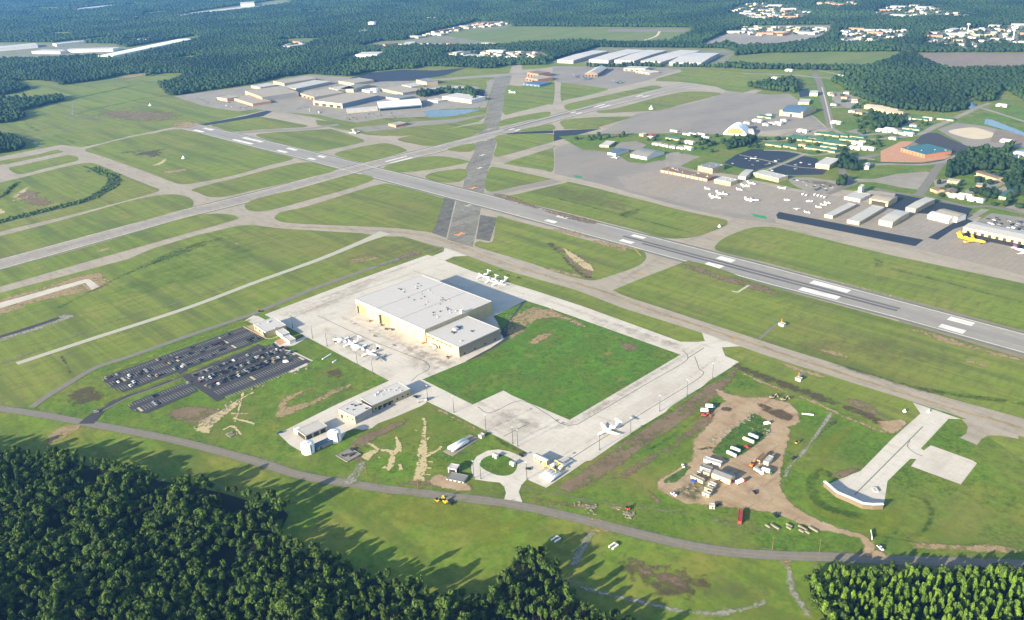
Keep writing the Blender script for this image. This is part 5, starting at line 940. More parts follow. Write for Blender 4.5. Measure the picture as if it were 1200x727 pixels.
# water towers
def wtower(px, r, h, label):
    t = thing('water_tower', label, 'water tower', W(px)); m = MB(); m.lathe([(0, r * .35), (h * .3, r * .16), (h * .8, r * .18), (h * .86, r * .5)], 14, 'z'); m.build('stem', MATS['tank_white'], t, True)
    m = MB(); m.lathe([(h * .82, r * .3), (h * .86, r * .8), (h * .93, r), (h * 1.02, r * .85), (h * 1.08, r * .4), (h * 1.09, .1)], 18, 'z'); m.build('bowl', MATS['tank_white'], t, True)
wtower((1187, 47), 11, 42, 'white bulb-shaped water tower above the distant town'); vtank((436.5, 32), 19, 24, 'big white water tank standing out of the far forest')
wtower((1134, 37), 6, 26, 'small pale water tower in the middle of the distant town')
# --- builders' yard sheds, trailers, tanks
def yardbox(lab, a, b, c, h, wl, rf, nm='office_trailer', cat='trailer', st='flat', grp=None):
    x = Bld(nm, lab, cat, a, b, c, h, wl, rf, st, grp, over=.15); x.windows(3, 1.4, 2.2, 'front', .9); x.part('door', 'door_dark', (x.L * .42, x.L * .42 + .9, -.1, .02, .3, 2.2)); return x
z8 = lambda *P: Z(800, 520, 9.96, P)
for args in [
 ('big cream shed with grey roof, largest building of the builders yard', *z8((340, 345), (555, 428), (600, 365)), 4.6, 'trailer_cream', 'roof_grey', 'site_shed', 'shed', 'gable'),
 ('long white site trailer, topmost of the yard trailers, above the cream shed', *z8((245, 180), (440, 240), (465, 212)), 3.2, 'white_wall', 'roof_white'),
 ('white trailer with grey roof touching the left end of the big cream shed', *z8((205, 265), (330, 308), (352, 280)), 3.2, 'white_wall', 'roof_grey'),
 ('cream trailer with brown-stained roof beside the blue tarpaulin', *z8((95, 372), (235, 440), (255, 425)), 3, 'trailer_cream', 'roof_tan'),
 ('short white trailer, uppermost of three stacked side by side in the yard', *z8((300, 462), (372, 492), (392, 470)), 3, 'white_wall', 'roof_white'),
 ('short trailer with tan roof, middle of three side by side in the yard', *z8((258, 510), (340, 540), (355, 520)), 3, 'trailer_cream', 'roof_tan'),
 ('short cream trailer, lowest of three side by side in the yard', *z8((228, 568), (308, 600), (325, 575)), 3, 'trailer_cream', 'roof_white'),
 ('small cream site hut left of the big cream shed', *z8((240, 330), (310, 352), (318, 336)), 2.6, 'trailer_cream', 'roof_pale'),
 ('tiny white cabin at the far left of the yard trailers', *z8((175, 325), (205, 338), (212, 326)), 2.4, 'white_wall', 'roof_white'),
 ('small white hut at the lower rim of the yard beside a reddish puddle', *Z(760, 530, 6, [(430, 378), (466, 380), (468, 372)]), 2.8, 'white_wall', 'roof_white'),
 ('long grey trailer with white end parked in the right half of the yard', *z8((945, 205), (1000, 222), (1060, 155)), 3.4, 'white_wall', 'roof_pale'),
 ('dark brown long trailer parallel to the grey one in the yard', *z8((862, 182), (905, 200), (985, 125)), 3.4, 'tan_wall', 'roof_brown')]:
    yardbox(*args)
x = Bld('shipping_container', 'long red shipping container at the lower edge of the yard', 'container', *Z(760, 530, 6, [(628, 485), (655, 488), (662, 410)]), 2.7, 'container_red', 'container_red'); x.part('door', 'roof_red', (.2, x.L - .2, -.08, .02, .2, 2.5))
htank((870.5, 515), (884, 520.5), 1.6, 1.7, 'cream cylindrical tank lying left of a blue-white one on the grass island', 'tank_cream'); htank((877, 510.5), (889, 515.3), 1.6, 1.7, 'blue-white cylindrical tank, topmost on the grass island', 'tank_blue')
htank((851.5, 531), (863, 536.5), 1.5, 1.6, 'white cylindrical tank with a red end on the lower grass island', 'tank_white'); htank((856, 526), (868, 530.5), 1.5, 1.6, 'pale grey cylindrical tank just above the red-ended one', 'tank_blue')
x = Bld('tarpaulin_pile', 'heap covered with a blue tarpaulin beside the stained cream trailer', 'tarpaulin', *z8((95, 435), (140, 455), (155, 430)), .9, 'tarp_blue', 'tarp_blue', 'gable')
# small airfield fixtures
for px, lab, s_ in [((215, 186), 'white conical navigation beacon in the left grass field', .8), ((728.5, 245) if False else (843, 266), 'tiny white equipment box at the corner of the grass triangle', .5), ((1088, 483), 'white marker box left of the run-up pad entrance', .35), ((1060, 482.5), 'white marker box at the end of the dirt road', .35), ((763, 128), 'tall white marker beside the crossing runway grass', 1.1), ((176, 124), 'white dish building beside a small track in the far left field', .8)]:
    t = thing('navigation_aid', lab, 'beacon', W(px)); m = MB(); m.lathe([(0, 5 * s_), (1.4 * s_, 5 * s_), (1.6 * s_, 3.5 * s_), (7 * s_, 1.1 * s_)], 14, 'z'); m.build('cone', MATS['tank_white'], t); m = MB(); m.tube((0, 0, 7 * s_), (0, 0, 9.5 * s_), .3 * s_); m.build('antenna', MATS['metal_pale'], t)
for px, lab in [((915, 380), 'red and white localizer hut on the grass beside the parallel taxiway'), ((935, 444), 'white weather mast enclosure on a concrete stub below the taxiway')]:
    x = Bld('equipment_hut', lab, 'hut', (px[0] - 3, px[1] - 1), (px[0] + 3, px[1] + 1), (px[0] + 5, px[1] - 1), 2.6, 'white_wall', 'roof_white'); x.part('door', 'paint_red', (.5, 1.6, -.1, .02, 0, 2)); x.part('mast', 'paint_orange', (x.L * .5, x.L * .5 + .4, 1, 1.4, 2.6, 9))
for P in [Z(600, 180, 4, [(1060, 650), (1110, 618)]), Z(900, 360, 4, [(-40, 150), (40, 80)]), Z(900, 360, 4, [(150, 325), (180, 295)])]: strip('pavement', 'light_concrete_path' if P[0][1] < 345 else 'road_asphalt', P, 3, smooth=False)
strip('pavement', 'light_concrete_path', Z(600, 180, 4, [(1030, 645), (1060, 652)]), 3, smooth=False)
# ================================================================ AIRCRAFT
ACC = {}
def plane(kind, px, rotdeg, L, label, paint='paint_white', tail=None, group=None, name='business_jet', cat='aircraft', world=None):
    """nose along +x; all shapes are per unit of fuselage length"""
    key = (kind, paint, tail); loc = world if world is not None else W(px)
    if key in ACC:
        return copy_tree(ACC[key], loc, math.radians(rotdeg), L, label, group)
    t = thing(name, label, cat, loc, math.radians(rotdeg), group, L); ACC[key] = t; tail = tail or paint
    jet = kind in ('biz', 'tri', 'airliner')
    r = dict(biz=.05, tri=.052, airliner=.052, ga=.075, mil=.068)[kind]; zc = r + dict(biz=.045, tri=.06, airliner=.06, ga=.05, mil=.05)[kind]
    m = MB(); m.lathe([(.5, .004), (.48, r * .45), (.44, r * .78), (.38, r * .97), (.3, r), (-.12, r), (-.3, r * .82), (-.42, r * .45), (-.5, r * .12)], 14, 'x', off=(0, 0, zc)); fu = m.build('fuselage', MATS[paint], t, True)
    m = MB(); m.box(.385, .425, -r * .55, r * .55, zc + r * .45, zc + r * .86); m.build('cockpit_window', MATS['glass'], fu)
    span = dict(biz=.46, tri=.44, airliner=.47, ga=.6, mil=.66)[kind]; sw = dict(biz=.22, tri=.24, airliner=.25, ga=.02, mil=.03)[kind]; ch = dict(biz=.2, tri=.22, airliner=.2, ga=.17, mil=.14)[kind]
    zw = zc - r * .6 if kind in ('biz', 'tri', 'airliner') else zc + r * .75
    for s_ in (1, -1):
        m = MB(); n = len(m.v); x0 = .06
        pts = [(x0 + ch * .5, 0), (x0 + ch * .5 - sw, s_ * span), (x0 + ch * .5 - sw - ch * .35, s_ * span), (x0 - ch * .5, 0)]
        if s_ < 0: pts = pts[::-1]
        m.poly(pts, zw - .006, zw + .010, lambda p: (p[0], p[1], p[2] + abs(p[1]) * .06)); m.build('wing', MATS[paint], t)
        if jet: m = MB(); m.poly([(x0 - sw + ch * .45, s_ * span - .004), (x0 - sw + ch * .1, s_ * span - .004), (x0 - sw + ch * .1, s_ * span + .004), (x0 - sw + ch * .45, s_ * span + .004)][::1 if s_ > 0 else -1], zw + .03, zw + .07); m.build('winglet', MATS[tail], t)
    hi = kind in ('biz', 'tri'); zt = zc + (.19 if hi else .05)
    m = MB(); m.poly([(0, 0), (1, 0), (1, 1), (0, 1)], 0, 1, lambda p: (-.34 - .16 * p[0] - .06 * p[2] * 1.2 + (.02 if p[0] else 0) * p[2], (p[1] - .5) * .014, zc + r * .5 + (.15 if jet else .17) * p[2])); m.build('tail_fin', MATS[tail], t)
    m = MB(); ts = .17 if jet else .2
    m.poly([(-.40, 0), (-.47, ts), (-.53, ts), (-.52, 0), (-.53, -ts), (-.47, -ts)], zt, zt + .012); m.build('tailplane', MATS[paint], t)
    if kind in ('biz', 'tri'): E_ = [(-.24, .085, zc + .03), (-.24, -.085, zc + .03)] + ([(-.4, 0, zc + .075)] if kind == 'tri' else [])
    elif kind == 'airliner': E_ = [(.07, .17, zw - .03), (.07, -.17, zw - .03)]
    elif kind == 'mil': E_ = [(.13, .18, zw), (.13, -.18, zw), (.12, .36, zw + .015), (.12, -.36, zw + .015)]
    else: E_ = []
    for (x, y, z) in E_:
        m = MB(); re = .03 if jet else .022; m.lathe([(-.07, re * .6), (-.03, re), (.05, re), (.07, re * .85)], 12, 'x', off=(x, y, z)); m.build('engine', MATS[paint], t, True)
    if kind in ('ga', 'mil'):
        for (x, y, z) in ([(.5, 0, zc)] if kind == 'ga' else [(e_[0] + .075, e_[1], e_[2]) for e_ in E_]):
            m = MB(); m.box(x, x + .012, y - .008, y + .008, z - .11, z + .11); m.build('propeller', MATS['metal_dark'], t)
    for (x, y) in ((.36, 0), (-.02, .07), (-.02, -.07)):
        m = MB(); m.tube((x, y, .02), (x, y, zc), .006, k=6); m.tube((x, y - .012, .022), (x, y + .012, .022), .022, k=8); m.build('landing_gear', MATS['tyre'], t)
    return t
G1 = 'business jets parked in a tight row left of the hangar'
for i, (px, rot, L, lab, pt, tl) in enumerate([((402, 400.5), 92, 21, 'business jet with a black tail, leftmost of the row parked left of the hangar', 'paint_white', 'paint_black'), ((412.5, 404.5), -92, 22, 'all-white business jet, second from the left in the row beside the hangar', 'paint_white', None),
      ((423, 409), 88, 20, 'white business jet, middle of the five parked left of the hangar', 'paint_white', None), ((434, 415.5), -94, 22, 'white business jet with dark tail cross shape, fourth of the row left of the hangar', 'paint_white', 'paint_black'), ((444, 421), 84, 20, 'silver grey business jet, nearest the camera of the row left of the hangar', 'paint_silver', None)]):
    plane('biz', px, rot, L, lab, pt, tl, G1)
for i, (px, rot, L, lab) in enumerate([((566, 325), -90, 22, 'white business jet at the left of the three behind the hangar'), ((575.5, 330.5), -88, 21, 'white business jet in the middle of the three behind the hangar'), ((585, 333.5), -97, 23, 'white business jet at the right of the three behind the hangar')]):
    plane('biz', px, rot, L, lab, group='business jets behind the hangar')
plane('biz', (712.5, 506.5), -98, 25, 'white business jet standing alone on the wide concrete apron below the green square')
for px, rot, L, lab in [((838, 232.5), 8, 26, 'white business jet, lower left one of two close together on the far ramp'), ((846, 228.5), 8, 25, 'white business jet just above right of its close neighbour on the far ramp'), ((881, 236), 30, 27, 'white business jet standing alone with wings spread right of the close pair'),
      ((873.5, 219), 10, 19, 'white jet nearest the corner of the cream terminal block'), ((866.5, 223), 5, 14, 'smallest white jet below the one by the terminal block corner'), ((880.5, 216), 0, 20, 'white jet with a red stripe look between terminal block and concourse trees'),
      ((829, 222), 0, 14, 'lone small white jet in front of the terminal block'), ((915.5, 221.5), 170, 20, 'white jet on the pale concrete in front of the long white concourse'), ((721, 185.5), -30, 22, 'white jet in front of the small pale blue roofed hangar'),
      ((415.5, 156.5), -20, 32, 'white jet taxiing near the loop road by the passenger terminal'), ((600.5, 109.5), 0, 30, 'pale jet parked alone on the grass side of the closed runway')]:
    plane('biz', px, rot, L * .8, lab, group='jets around the far ramps')
ga = [((922.5, 235.6), 40), ((948, 237), 200), ((933.5, 246), 120), ((946, 250), 10), ((959.5, 244), 20), ((965, 241), 20), ((969.5, 238.8), 20)]
gl = ['light propeller plane below the white jet on pale concrete', 'light propeller plane alone in the middle of the small aircraft ramp', 'light propeller plane nearest the left end of the black strip', 'light propeller plane just above the black strip', 'light propeller plane, lowest of three in a slanted line', 'light propeller plane, middle of three in a slanted line', 'light propeller plane, top of three in a slanted line']
for (px, rot), l in zip(ga, gl): plane('ga', px, rot, 9.5, l, group='light planes on the small aircraft ramp', name='propeller_plane')
plane('tri', (1138, 284), 3, 35, 'bright yellow three-engined cargo jet in front of the cargo terminal', 'paint_yellow', None, name='cargo_jet')
plane('airliner', (1203, 298), -8, 34, 'white airliner with a dark purple tail cut by the right edge', 'paint_white', 'tail_purple', name='airliner')
for px, rot, l in [((676, 91), 10, 'dark grey four-propeller transport, left of two parked nose to tail on the far ramp'), ((686, 93.3), 10, 'dark grey four-propeller transport, right of two close together on the far ramp'), ((723, 98), 10, 'dark grey transport plane standing alone on the right part of the far ramp')]:
    plane('mil', px, rot, 29, l, 'airforce_grey', None, 'grey transport planes on the far ramp', name='transport_plane')

# ================================================================ VEHICLES
VT = {}
def vehicle(kind, paint, loc, rotdeg, label, group=None, scale=1.0, px=True):
    loc = W(loc) if px else loc; z = .04; key = (kind, paint)
    if key in VT: return copy_tree(VT[key], (loc[0], loc[1], zat(loc) - .02), math.radians(rotdeg), scale, label, group)
    nm = dict(car='parked_car', suv='parked_car', pickup='pickup_truck', truck='lorry', van='van', tractor='tractor', digger='excavator', tug='aircraft_tug')[kind]
    t = thing(nm, label, {'parked_car': 'car', 'pickup_truck': 'pickup', 'lorry': 'truck', 'van': 'van', 'tractor': 'tractor', 'excavator': 'excavator', 'aircraft_tug': 'tug'}[nm], (loc[0], loc[1], zat(loc) - .02), math.radians(rotdeg), group, scale); VT[key] = t
    L, Wd, H, prof, cab = dict(
        car=(4.6, 1.85, 1.45, [(-2.3, .35), (-2.3, .85), (-1.6, .95), (1.3, .95), (2.25, .8), (2.3, .35)], [(-1.7, .93), (-1.2, 1.42), (.4, 1.45), (1.2, .95)]),
        suv=(4.8, 1.95, 1.8, [(-2.4, .4), (-2.4, 1.05), (1.3, 1.08), (2.35, .95), (2.4, .4)], [(-2.35, 1.03), (-2.15, 1.78), (.6, 1.78), (1.3, 1.05)]),
        pickup=(5.6, 2.0, 1.8, [(-2.8, .45), (-2.8, 1.1), (1.5, 1.1), (2.75, 1.0), (2.8, .45)], [(-.6, 1.08), (-.5, 1.8), (.8, 1.8), (1.5, 1.08)]),
        van=(5.8, 2.1, 2.3, [(-2.9, .4), (-2.9, 2.3), (1.6, 2.3), (2.5, 1.3), (2.9, 1.1), (2.9, .4)], [(1.5, 1.35), (1.62, 2.2), (1.7, 2.2), (2.5, 1.32)]),
        truck=(9, 2.5, 3.4, [(2.2, .6), (2.2, 2.8), (3.6, 2.8), (4.3, 1.6), (4.5, .6)], [(2.4, 1.7), (2.5, 2.9), (3.5, 2.9), (4.1, 1.7)]),
        tractor=(4.4, 2.0, 2.8, [(-1.8, .7), (-1.8, 1.3), (1.9, 1.3), (2.0, .7)], [(-1.4, 1.3), (-1.3, 2.7), (.1, 2.7), (.2, 1.3)]),
        digger=(5, 2.6, 3.0, [(-2.4, .9), (-2.4, 1.9), (1.8, 1.9), (1.8, .9)], [(.2, 1.9), (.2, 3.0), (1.5, 3.0), (1.7, 1.9)]),
        tug=(5, 2.4, 1.6, [(-2.5, .4), (-2.5, 1.1), (2.4, 1.1), (2.5, .4)], [(.6, 1.1), (.7, 1.7), (1.8, 1.7), (1.9, 1.1)]))[kind]
    def ext(name, pr, w, mat, par):
        k = len(pr); V = [(x, -w / 2, z) for x, z in pr] + [(x, w / 2, z) for x, z in pr]
        F = [tuple(range(k)), tuple(reversed(range(k, 2 * k)))] + [(i, k + i, k + (i + 1) % k, (i + 1) % k) for i in range(k)]
        return mesh_obj(name, V, F, MATS[mat], par)
    b = ext('body', prof, Wd, paint, t); ext('window', cab, Wd * .86, 'glass', t)
    if kind in ('car', 'suv', 'pickup', 'truck'):
        top = max(z for x, z in cab); xs = [x for x, z in cab if z > top - .1]; m = MB(); m.box(min(xs), max(xs), -Wd * .42, Wd * .42, top - .02, top + .05); m.build('roof', MATS[paint], t)
    if kind == 'truck': m = MB(); m.box(-4.5, 2.0, -1.3, 1.3, 1.1, 3.4); m.build('cargo_box', MATS['paint_white' if paint != 'paint_white' else 'paint_silver'], t)
    if kind == 'pickup': m = MB(); m.box(-2.7, -.7, -.8, .8, 1.05, 1.13); m.build('load_bed', MATS['metal_dark'], t)
    if kind == 'digger': m = MB(); m.tube((1.5, -.6, 1.8), (4, -.6, 4.2), .3); m.tube((4, -.6, 4.2), (5.6, -.6, 1.6), .24); m.box(5.2, 6.2, -1.1, 0, .6, 1.6); m.build('boom', MATS[paint], t)
    r = .34 if kind in ('car', 'suv', 'pickup', 'van') else .55
    if kind == 'digger':
        for s_ in (-1.1, 1.1): m = MB(); m.box(-2.2, 2.0, s_ - .3, s_ + .3, 0, .9); m.build('track', MATS['tyre'], t)
    else:
        m0 = min(x for x, z in prof) if kind != 'truck' else -4.2; x1 = max(x for x, z in prof)
        for x in (m0 + .9, x1 - .9):
            for s_ in (-1, 1): m = MB(); m.tube((x, s_ * (Wd / 2 - .25), r), (x, s_ * (Wd / 2 + .02), r), r, k=10); m.build('wheel', MATS['tyre'], t)
    return t
PAINTS = ['paint_white', 'paint_silver', 'paint_silver', 'paint_black', 'paint_black', 'paint_black', 'paint_grey', 'paint_grey', 'paint_grey', 'paint_navy', 'paint_navy', 'paint_tan', 'paint_maroon', 'paint_green']
cn = {'paint_white': 'white', 'paint_silver': 'silver', 'paint_black': 'black', 'paint_grey': 'dark grey', 'paint_blue': 'blue', 'paint_navy': 'dark blue', 'paint_maroon': 'dark red', 'paint_tan': 'beige', 'paint_red': 'red', 'paint_green': 'green'}
PB = [W(p) for p in LOTB]; PA = [W(p) for p in LOTA]; PC = [W(p) for p in LOTC]
def fill(poly, x0, n, frac, where, group, limit=999, cond=None):
    P = np.array(poly); y0, y1 = P[:, 1].min(), P[:, 1].max(); c = 0; isly = {round(y, 1) for _, _, y in isl}
    for r_ in range(n):
        for sd_ in (-2.7, 2.7):
            y = y0
            for k in range(200):
                y = y0 + 2.75 * k + 1.4
                if y > y1: break
                p = np.array([x0 + 18.2 * r_ + sd_, y])
                if not (inpoly(p, poly)[0] and inpoly(p + [2 * np.sign(sd_), 0], poly)[0]): continue
                f = frac if cond is None else frac * cond(p)
                if random.random() < f and c < limit:
                    pt = random.choice(PAINTS); kd = random.choice(['car', 'car', 'suv', 'pickup'])
                    vehicle(kd, pt, p, 0 if random.random() < .5 else 180, f"{cn[pt]} {'pickup' if kd == 'pickup' else 'car' if kd == 'car' else 'tall car'} parked {where}", group, px=False); c += 1
fill(PB, xB, 5, .72, 'in the rows of the busier striped car park', 'cars in the busy half of the striped car park', 110, lambda p: .35 + .65 * (p[0] > xB + 14))
fill(PA, xA, 4, .15, 'in the long sparsely filled striped car park', 'cars in the sparsely filled striped car park', 60)
fill(PC, xC, 3, .06, 'in the small striped car park nearest the main road', 'cars in the small striped car park', 4)
def scatter(poly, n, d, where, group, rots=(0, 90), kinds=('car', 'suv', 'car', 'pickup')):
    P = [W(p) for p in poly]; A = np.array(P); lo, hi = A.min(0), A.max(0); got = []
    for _ in range(n * 40):
        if len(got) >= n: break
        # cars stand in rows
        p = np.array([lo[0] + round(random.random() * (hi[0] - lo[0]) / 13) * 13 + random.choice((0, 5.2)), lo[1] + round(random.random() * (hi[1] - lo[1]) / d) * d])
        if inpoly(p, P)[0] and all(abs(p - q).max() > 2.4 for q in got):
            got.append(p); pt = random.choice(PAINTS[:10]); vehicle(random.choice(kinds), pt, p, rots[0], f"{cn[pt]} vehicle parked {where}", group, px=False)
scatter(Z(1050, 180, 8, [(800, 630), (880, 590), (1250, 650), (1300, 700), (1300, 760), (950, 690)]), 46, 2.9, 'in the full car park behind the cargo terminal', 'cars behind the cargo terminal')
scatter(Z(900, 160, 8, [(180, 400), (280, 400), (620, 470), (640, 520), (400, 520), (240, 450)]), 24, 2.9, 'in the dense row between the concourse and the light planes', 'cars beside the small aircraft ramp')
scatter([(850, 190), (880, 182), (930, 184), (905, 192), (880, 199)], 14, 3, 'on the dark blue-black car park near the concourse', 'cars on the dark car parks', (20, 0)); scatter([(900, 198), (930, 190), (955, 192), (940, 203), (905, 203)], 10, 3, 'on the dark car park beside the cream school building', 'cars on the dark car parks')
scatter([(212, 114), (245, 110), (262, 116), (300, 127), (280, 129), (240, 123)], 20, 4, 'on the grey lot left of the salmon factory', 'cars left of the factory group'); scatter(Z(*zG, [(90, 390), (330, 380), (640, 370), (660, 400), (420, 415), (150, 425)]), 18, 4, 'on the forecourt of the passenger terminal', 'cars on the terminal forecourt')
scatter(Z(*zF, [(580, 290), (700, 270), (840, 300), (820, 320), (700, 315)]), 10, 4, 'on the ramp before the widest cream hangar', 'vehicles before the cream hangar')
for px, pt, kd, rot, lab in [((467, 382.5), 'paint_black', 'tug', 40, 'dark tug nearest the left end of the hangar doors'), ((446, 382), 'paint_silver', 'tug', 10, 'silver tug between the parked jets and the hangar doors'), ((453, 386.5), 'paint_black', 'car', 20, 'black car close to the hangar front'), ((459.5, 387), 'paint_grey', 'pickup', -20, 'grey pickup close to the hangar front'),
    ((497, 402.5), 'paint_orange', 'tug', 70, 'orange tug in front of the hangar door beside the annex'), ((508, 407.5), 'paint_white', 'truck', -10, 'white truck in front of the cream annex wall'), ((524, 420), 'paint_tan', 'tug', 120, 'beige tug at the near corner of the annex'), ((433, 377), 'paint_tan', 'tug', 0, 'beige cart near the leftmost hangar door'),
    ((619, 550.5), 'paint_black', 'car', 30, 'black car by the circular drive exit'), ((611, 535), 'paint_black', 'suv', 0, 'dark vehicle between gatehouse and circular lawn'), ((335, 425), 'paint_white', 'van', 60, 'white van at the apron side of the car park'), ((495, 471), 'paint_white', 'truck', 62, 'white tanker truck at the gate of the service yard'), ((487, 466), 'paint_black', 'pickup', 0, 'black pickup by the end of the long white building'),
    ((328, 508), 'paint_blue', 'pickup', 70, 'blue pickup at the left tip of the service yard'), ((789.5, 580.5), 'paint_white', 'pickup', -10, 'white pickup on the dirt drive at the left end of the yard'), ((800.5, 547), 'paint_white', 'car', -40, 'white car on the grass strip left of the trailers'), ((889, 554.5), 'paint_white', 'truck', -8, 'white lorry in the middle of the yard beside a green one'), ((899, 554.5), 'paint_green', 'truck', 12, 'green flatbed lorry beside the white lorry in the yard'),
    ((868, 566.5), 'paint_red', 'truck', 75, 'red lorry casting a long shadow near the cream shed'), ((858, 566), 'paint_red', 'tractor', 80, 'small red tractor at the corner of the cream shed'), ((884.5, 578), 'paint_black', 'car', -25, 'black and white car alone on the dirt of the yard'), ((881, 546.5), 'paint_orange', 'digger', 100, 'orange excavator near the brown trailer'), ((825, 488), 'paint_red', 'digger', 30, 'red excavator at the upper left of the dirt yard'),
    ((832.5, 478.5), 'paint_blue', 'truck', 35, 'blue lorry beside the red excavator'), ((827, 483.5), 'paint_black', 'truck', 35, 'black lorry between the blue lorry and the red excavator'), ((899, 497.5), 'paint_white', 'van', 60, 'white van on the upper rim of the grass island'), ((904.5, 467), 'paint_tan', 'digger', 60, 'beige excavator, left of two at the top of the dirt yard'), ((918, 469.5), 'paint_tan', 'digger', 60, 'beige excavator, right of two at the top of the dirt yard'),
    ((512.5, 588), 'paint_yellow', 'tractor', 0, 'yellow tractor on the grass just below the main road, the left one'), ((522, 589.5), 'paint_yellow', 'digger', 170, 'yellow digger next to the tractor below the main road'), ((528, 591), 'paint_black', 'pickup', 0, 'black pickup behind the yellow machines by the main road'), ((1031.5, 643.5), 'paint_white', 'pickup', -30, 'white pickup beside the dirt track exit on the right'), ((113, 483.5), 'paint_silver', 'suv', 62, 'silver car driving in on the car park entrance road'),
    ((930, 538), 'paint_black', 'pickup', 80, 'black pickup beside the fence right of the yard'), ((934, 520), 'paint_yellow', 'tractor', 80, 'yellow machine on the grass right of the dirt yard'), ((735.5, 597.5), 'paint_red', 'tractor', 20, 'little red machine beside the rubble heap'), ((896, 525) if False else (876, 525), 'paint_red', 'tug', 0, 'red trailer right of the pale grey tank'), ((647, 640) if False else (909, 605), 'paint_black', 'pickup', -30, 'dark pickup on the curved dirt track')]:
    vehicle(kd, pt, px, rot, lab)
for i, px in enumerate([(941, 228.6), (945, 229.6), (955, 229), (959, 230), (963, 231), (966.5, 232)]): vehicle('van', 'paint_white', px, 90, 'white van in the slanted row at the top of the small aircraft ramp', 'white vans by the small aircraft ramp')

# ================================================================ POLES, BARRIERS, SMALL THINGS
pole0 = None; PLAB = 'thin grey light mast standing along the rim of the concrete apron'
for px in [(383.5, 406), (343, 384), (501.5, 470), (532, 483.7), (569.5, 505.5), (601, 520), (606.8, 523.5), (617.5, 562), (555.5, 561), (563.5, 561.5), (835, 444), (805, 463.8), (773, 482.5), (739, 508.8), (702.5, 527.5), (366.5, 397), (419, 428), (437, 438)]:
    p = W(px)
    if pole0 is None:
        pole0 = thing('light_mast', PLAB, 'light mast', p, 0, 'light masts around the apron')
        m = MB(); m.tube((0, 0, 0), (0, 0, 17), .28, .16, 8); m.build('mast', MATS['metal_dark'], pole0); m = MB(); m.box(-1.2, 1.2, -.3, .3, 16.6, 17.1); m.build('lamp_head', MATS['metal_pale'], pole0); m = MB(); m.box(-.5, .5, -.5, .5, 0, .7); m.build('footing', MATS['concrete_wall'], pole0)
    else: copy_tree(pole0, p, 0, 1, PLAB, 'light masts around the apron')
up0 = None; ULAB = 'wooden utility pole with crossarm beside the main road'
for px in [(5, 476), (40, 518), (225, 514), (1020, 650), (960, 648), (905, 645), (430, 561), (490, 575)]:
    p = W(px)
    if up0 is None:
        up0 = thing('utility_pole', ULAB, 'utility pole', p, 0, 'utility poles along the main road'); m = MB(); m.tube((0, 0, 0), (0, 0, 12), .2, .12, 7); m.build('post', MATS['wood'], up0); m = MB(); m.box(-1.3, 1.3, -.08, .08, 10.8, 11.0); m.build('crossarm', MATS['wood'], up0)
    else: copy_tree(up0, p, random.random(), 1, ULAB, 'utility poles along the main road')
def slab(name, lab, cat, px, sz, rot, mat, group=None):
    p = W(px); t = thing(name, lab, cat, p, math.radians(rot), group); m = MB(); m.box(-sz[0] / 2, sz[0] / 2, -sz[1] / 2, sz[1] / 2, 0, sz[2]); m.box(-sz[0] / 2 + .2, sz[0] / 2 - .2, -sz[1] / 2 + .2, sz[1] / 2 - .2, sz[2], sz[2] + .15)
    m.build('block', MATS[mat], t); m = MB(); m.box(-sz[0] / 2 - .1, -sz[0] / 2, -sz[1] * .3, sz[1] * .3, .1, sz[2] * .8); m.build('end_plate', MATS['metal_dark'], t); return t
for i, (x, y, L) in enumerate([(839, 523, 5), (890, 527, 9), (990, 518, 6), (988, 536, 5), (1085, 535, 9), (1075, 556, 5), (1160, 545, 9), (1117, 566, 5)]):
    slab('concrete_block', 'pale stacked concrete block in the line at the lower edge of the dirt track', 'block', (760 + x / 6, 530 + y / 6), (L * .85, 1.6, .9), -8, 'rubble', 'pale blocks along the dirt track')
for px, l in (((651.5, 632.5), 'paired white culvert headwalls beside the gravel path'), ((719, 640.5), 'paired white culvert headwalls above the brown marsh')):
    t = thing('culvert_headwall', l, 'culvert', W(px))
    for s_ in (-1.6, 1.6): m = MB(); m.poly([(-.6 + s_, -3.2), (.6 + s_, -3.2), (.9 + s_, 3), (-.3 + s_, 3)], 0, 1.2); m.build('wing_wall', MATS['tank_white'], t)
    m = MB(); m.box(-2, 2, 2.6, 3.2, 0, 1.5); m.build('end_wall', MATS['rubble'], t)
x = slab('site_gate', 'white gate panel across the dirt track exit near the road', 'gate', (1021, 628), (.5, 9, 2.2), 30, 'tank_white')
for i, (px, l) in enumerate([((383, 418.5), 'long white plank-like barrier on the grass by the apron edge, near the parked jets'), ((946.5, 486), 'white barrier lying on the grass left of the gravel path'), ((394, 401) if False else (392, 424), 'short white barrier below the parked jets')]): slab('barrier', l, 'barrier', px, (1.2, 14 - 4 * i, .8), 15 if i != 1 else -60, 'tank_white')
# loose debris in the grass: heaps of pale rubble, each heap one mesh
def heap(px, rad, n, lab, mat='rubble', hgt=1.0, seed=1, pts=None):
    r = random.Random(seed); c = W(px); t = thing('rubble_heap', lab, 'rubble', c); m = MB()
    P = [W(p) - c for p in pts] if pts else None
    for i in range(n):
        if P is not None: k = r.randrange(len(P) - 1); q = P[k] + (P[k + 1] - P[k]) * r.random(); x, y = q[0] + r.gauss(0, rad), q[1] + r.gauss(0, rad)
        else: x, y = r.gauss(0, rad), r.gauss(0, rad)
        s_ = r.uniform(.4, 1.5); a = r.random() * 3
        def T(p, x=x, y=y, a=a): return (x + p[0] * math.cos(a) - p[1] * math.sin(a), y + p[0] * math.sin(a) + p[1] * math.cos(a), p[2])
        m.poly([(-s_, -s_ * .4), (s_ * .8, -s_ * .5), (s_, s_ * .3), (-s_ * .6, s_ * .5)], 0, s_ * .5 * hgt, T)
    m.build('stones', MATS[mat], t); return t
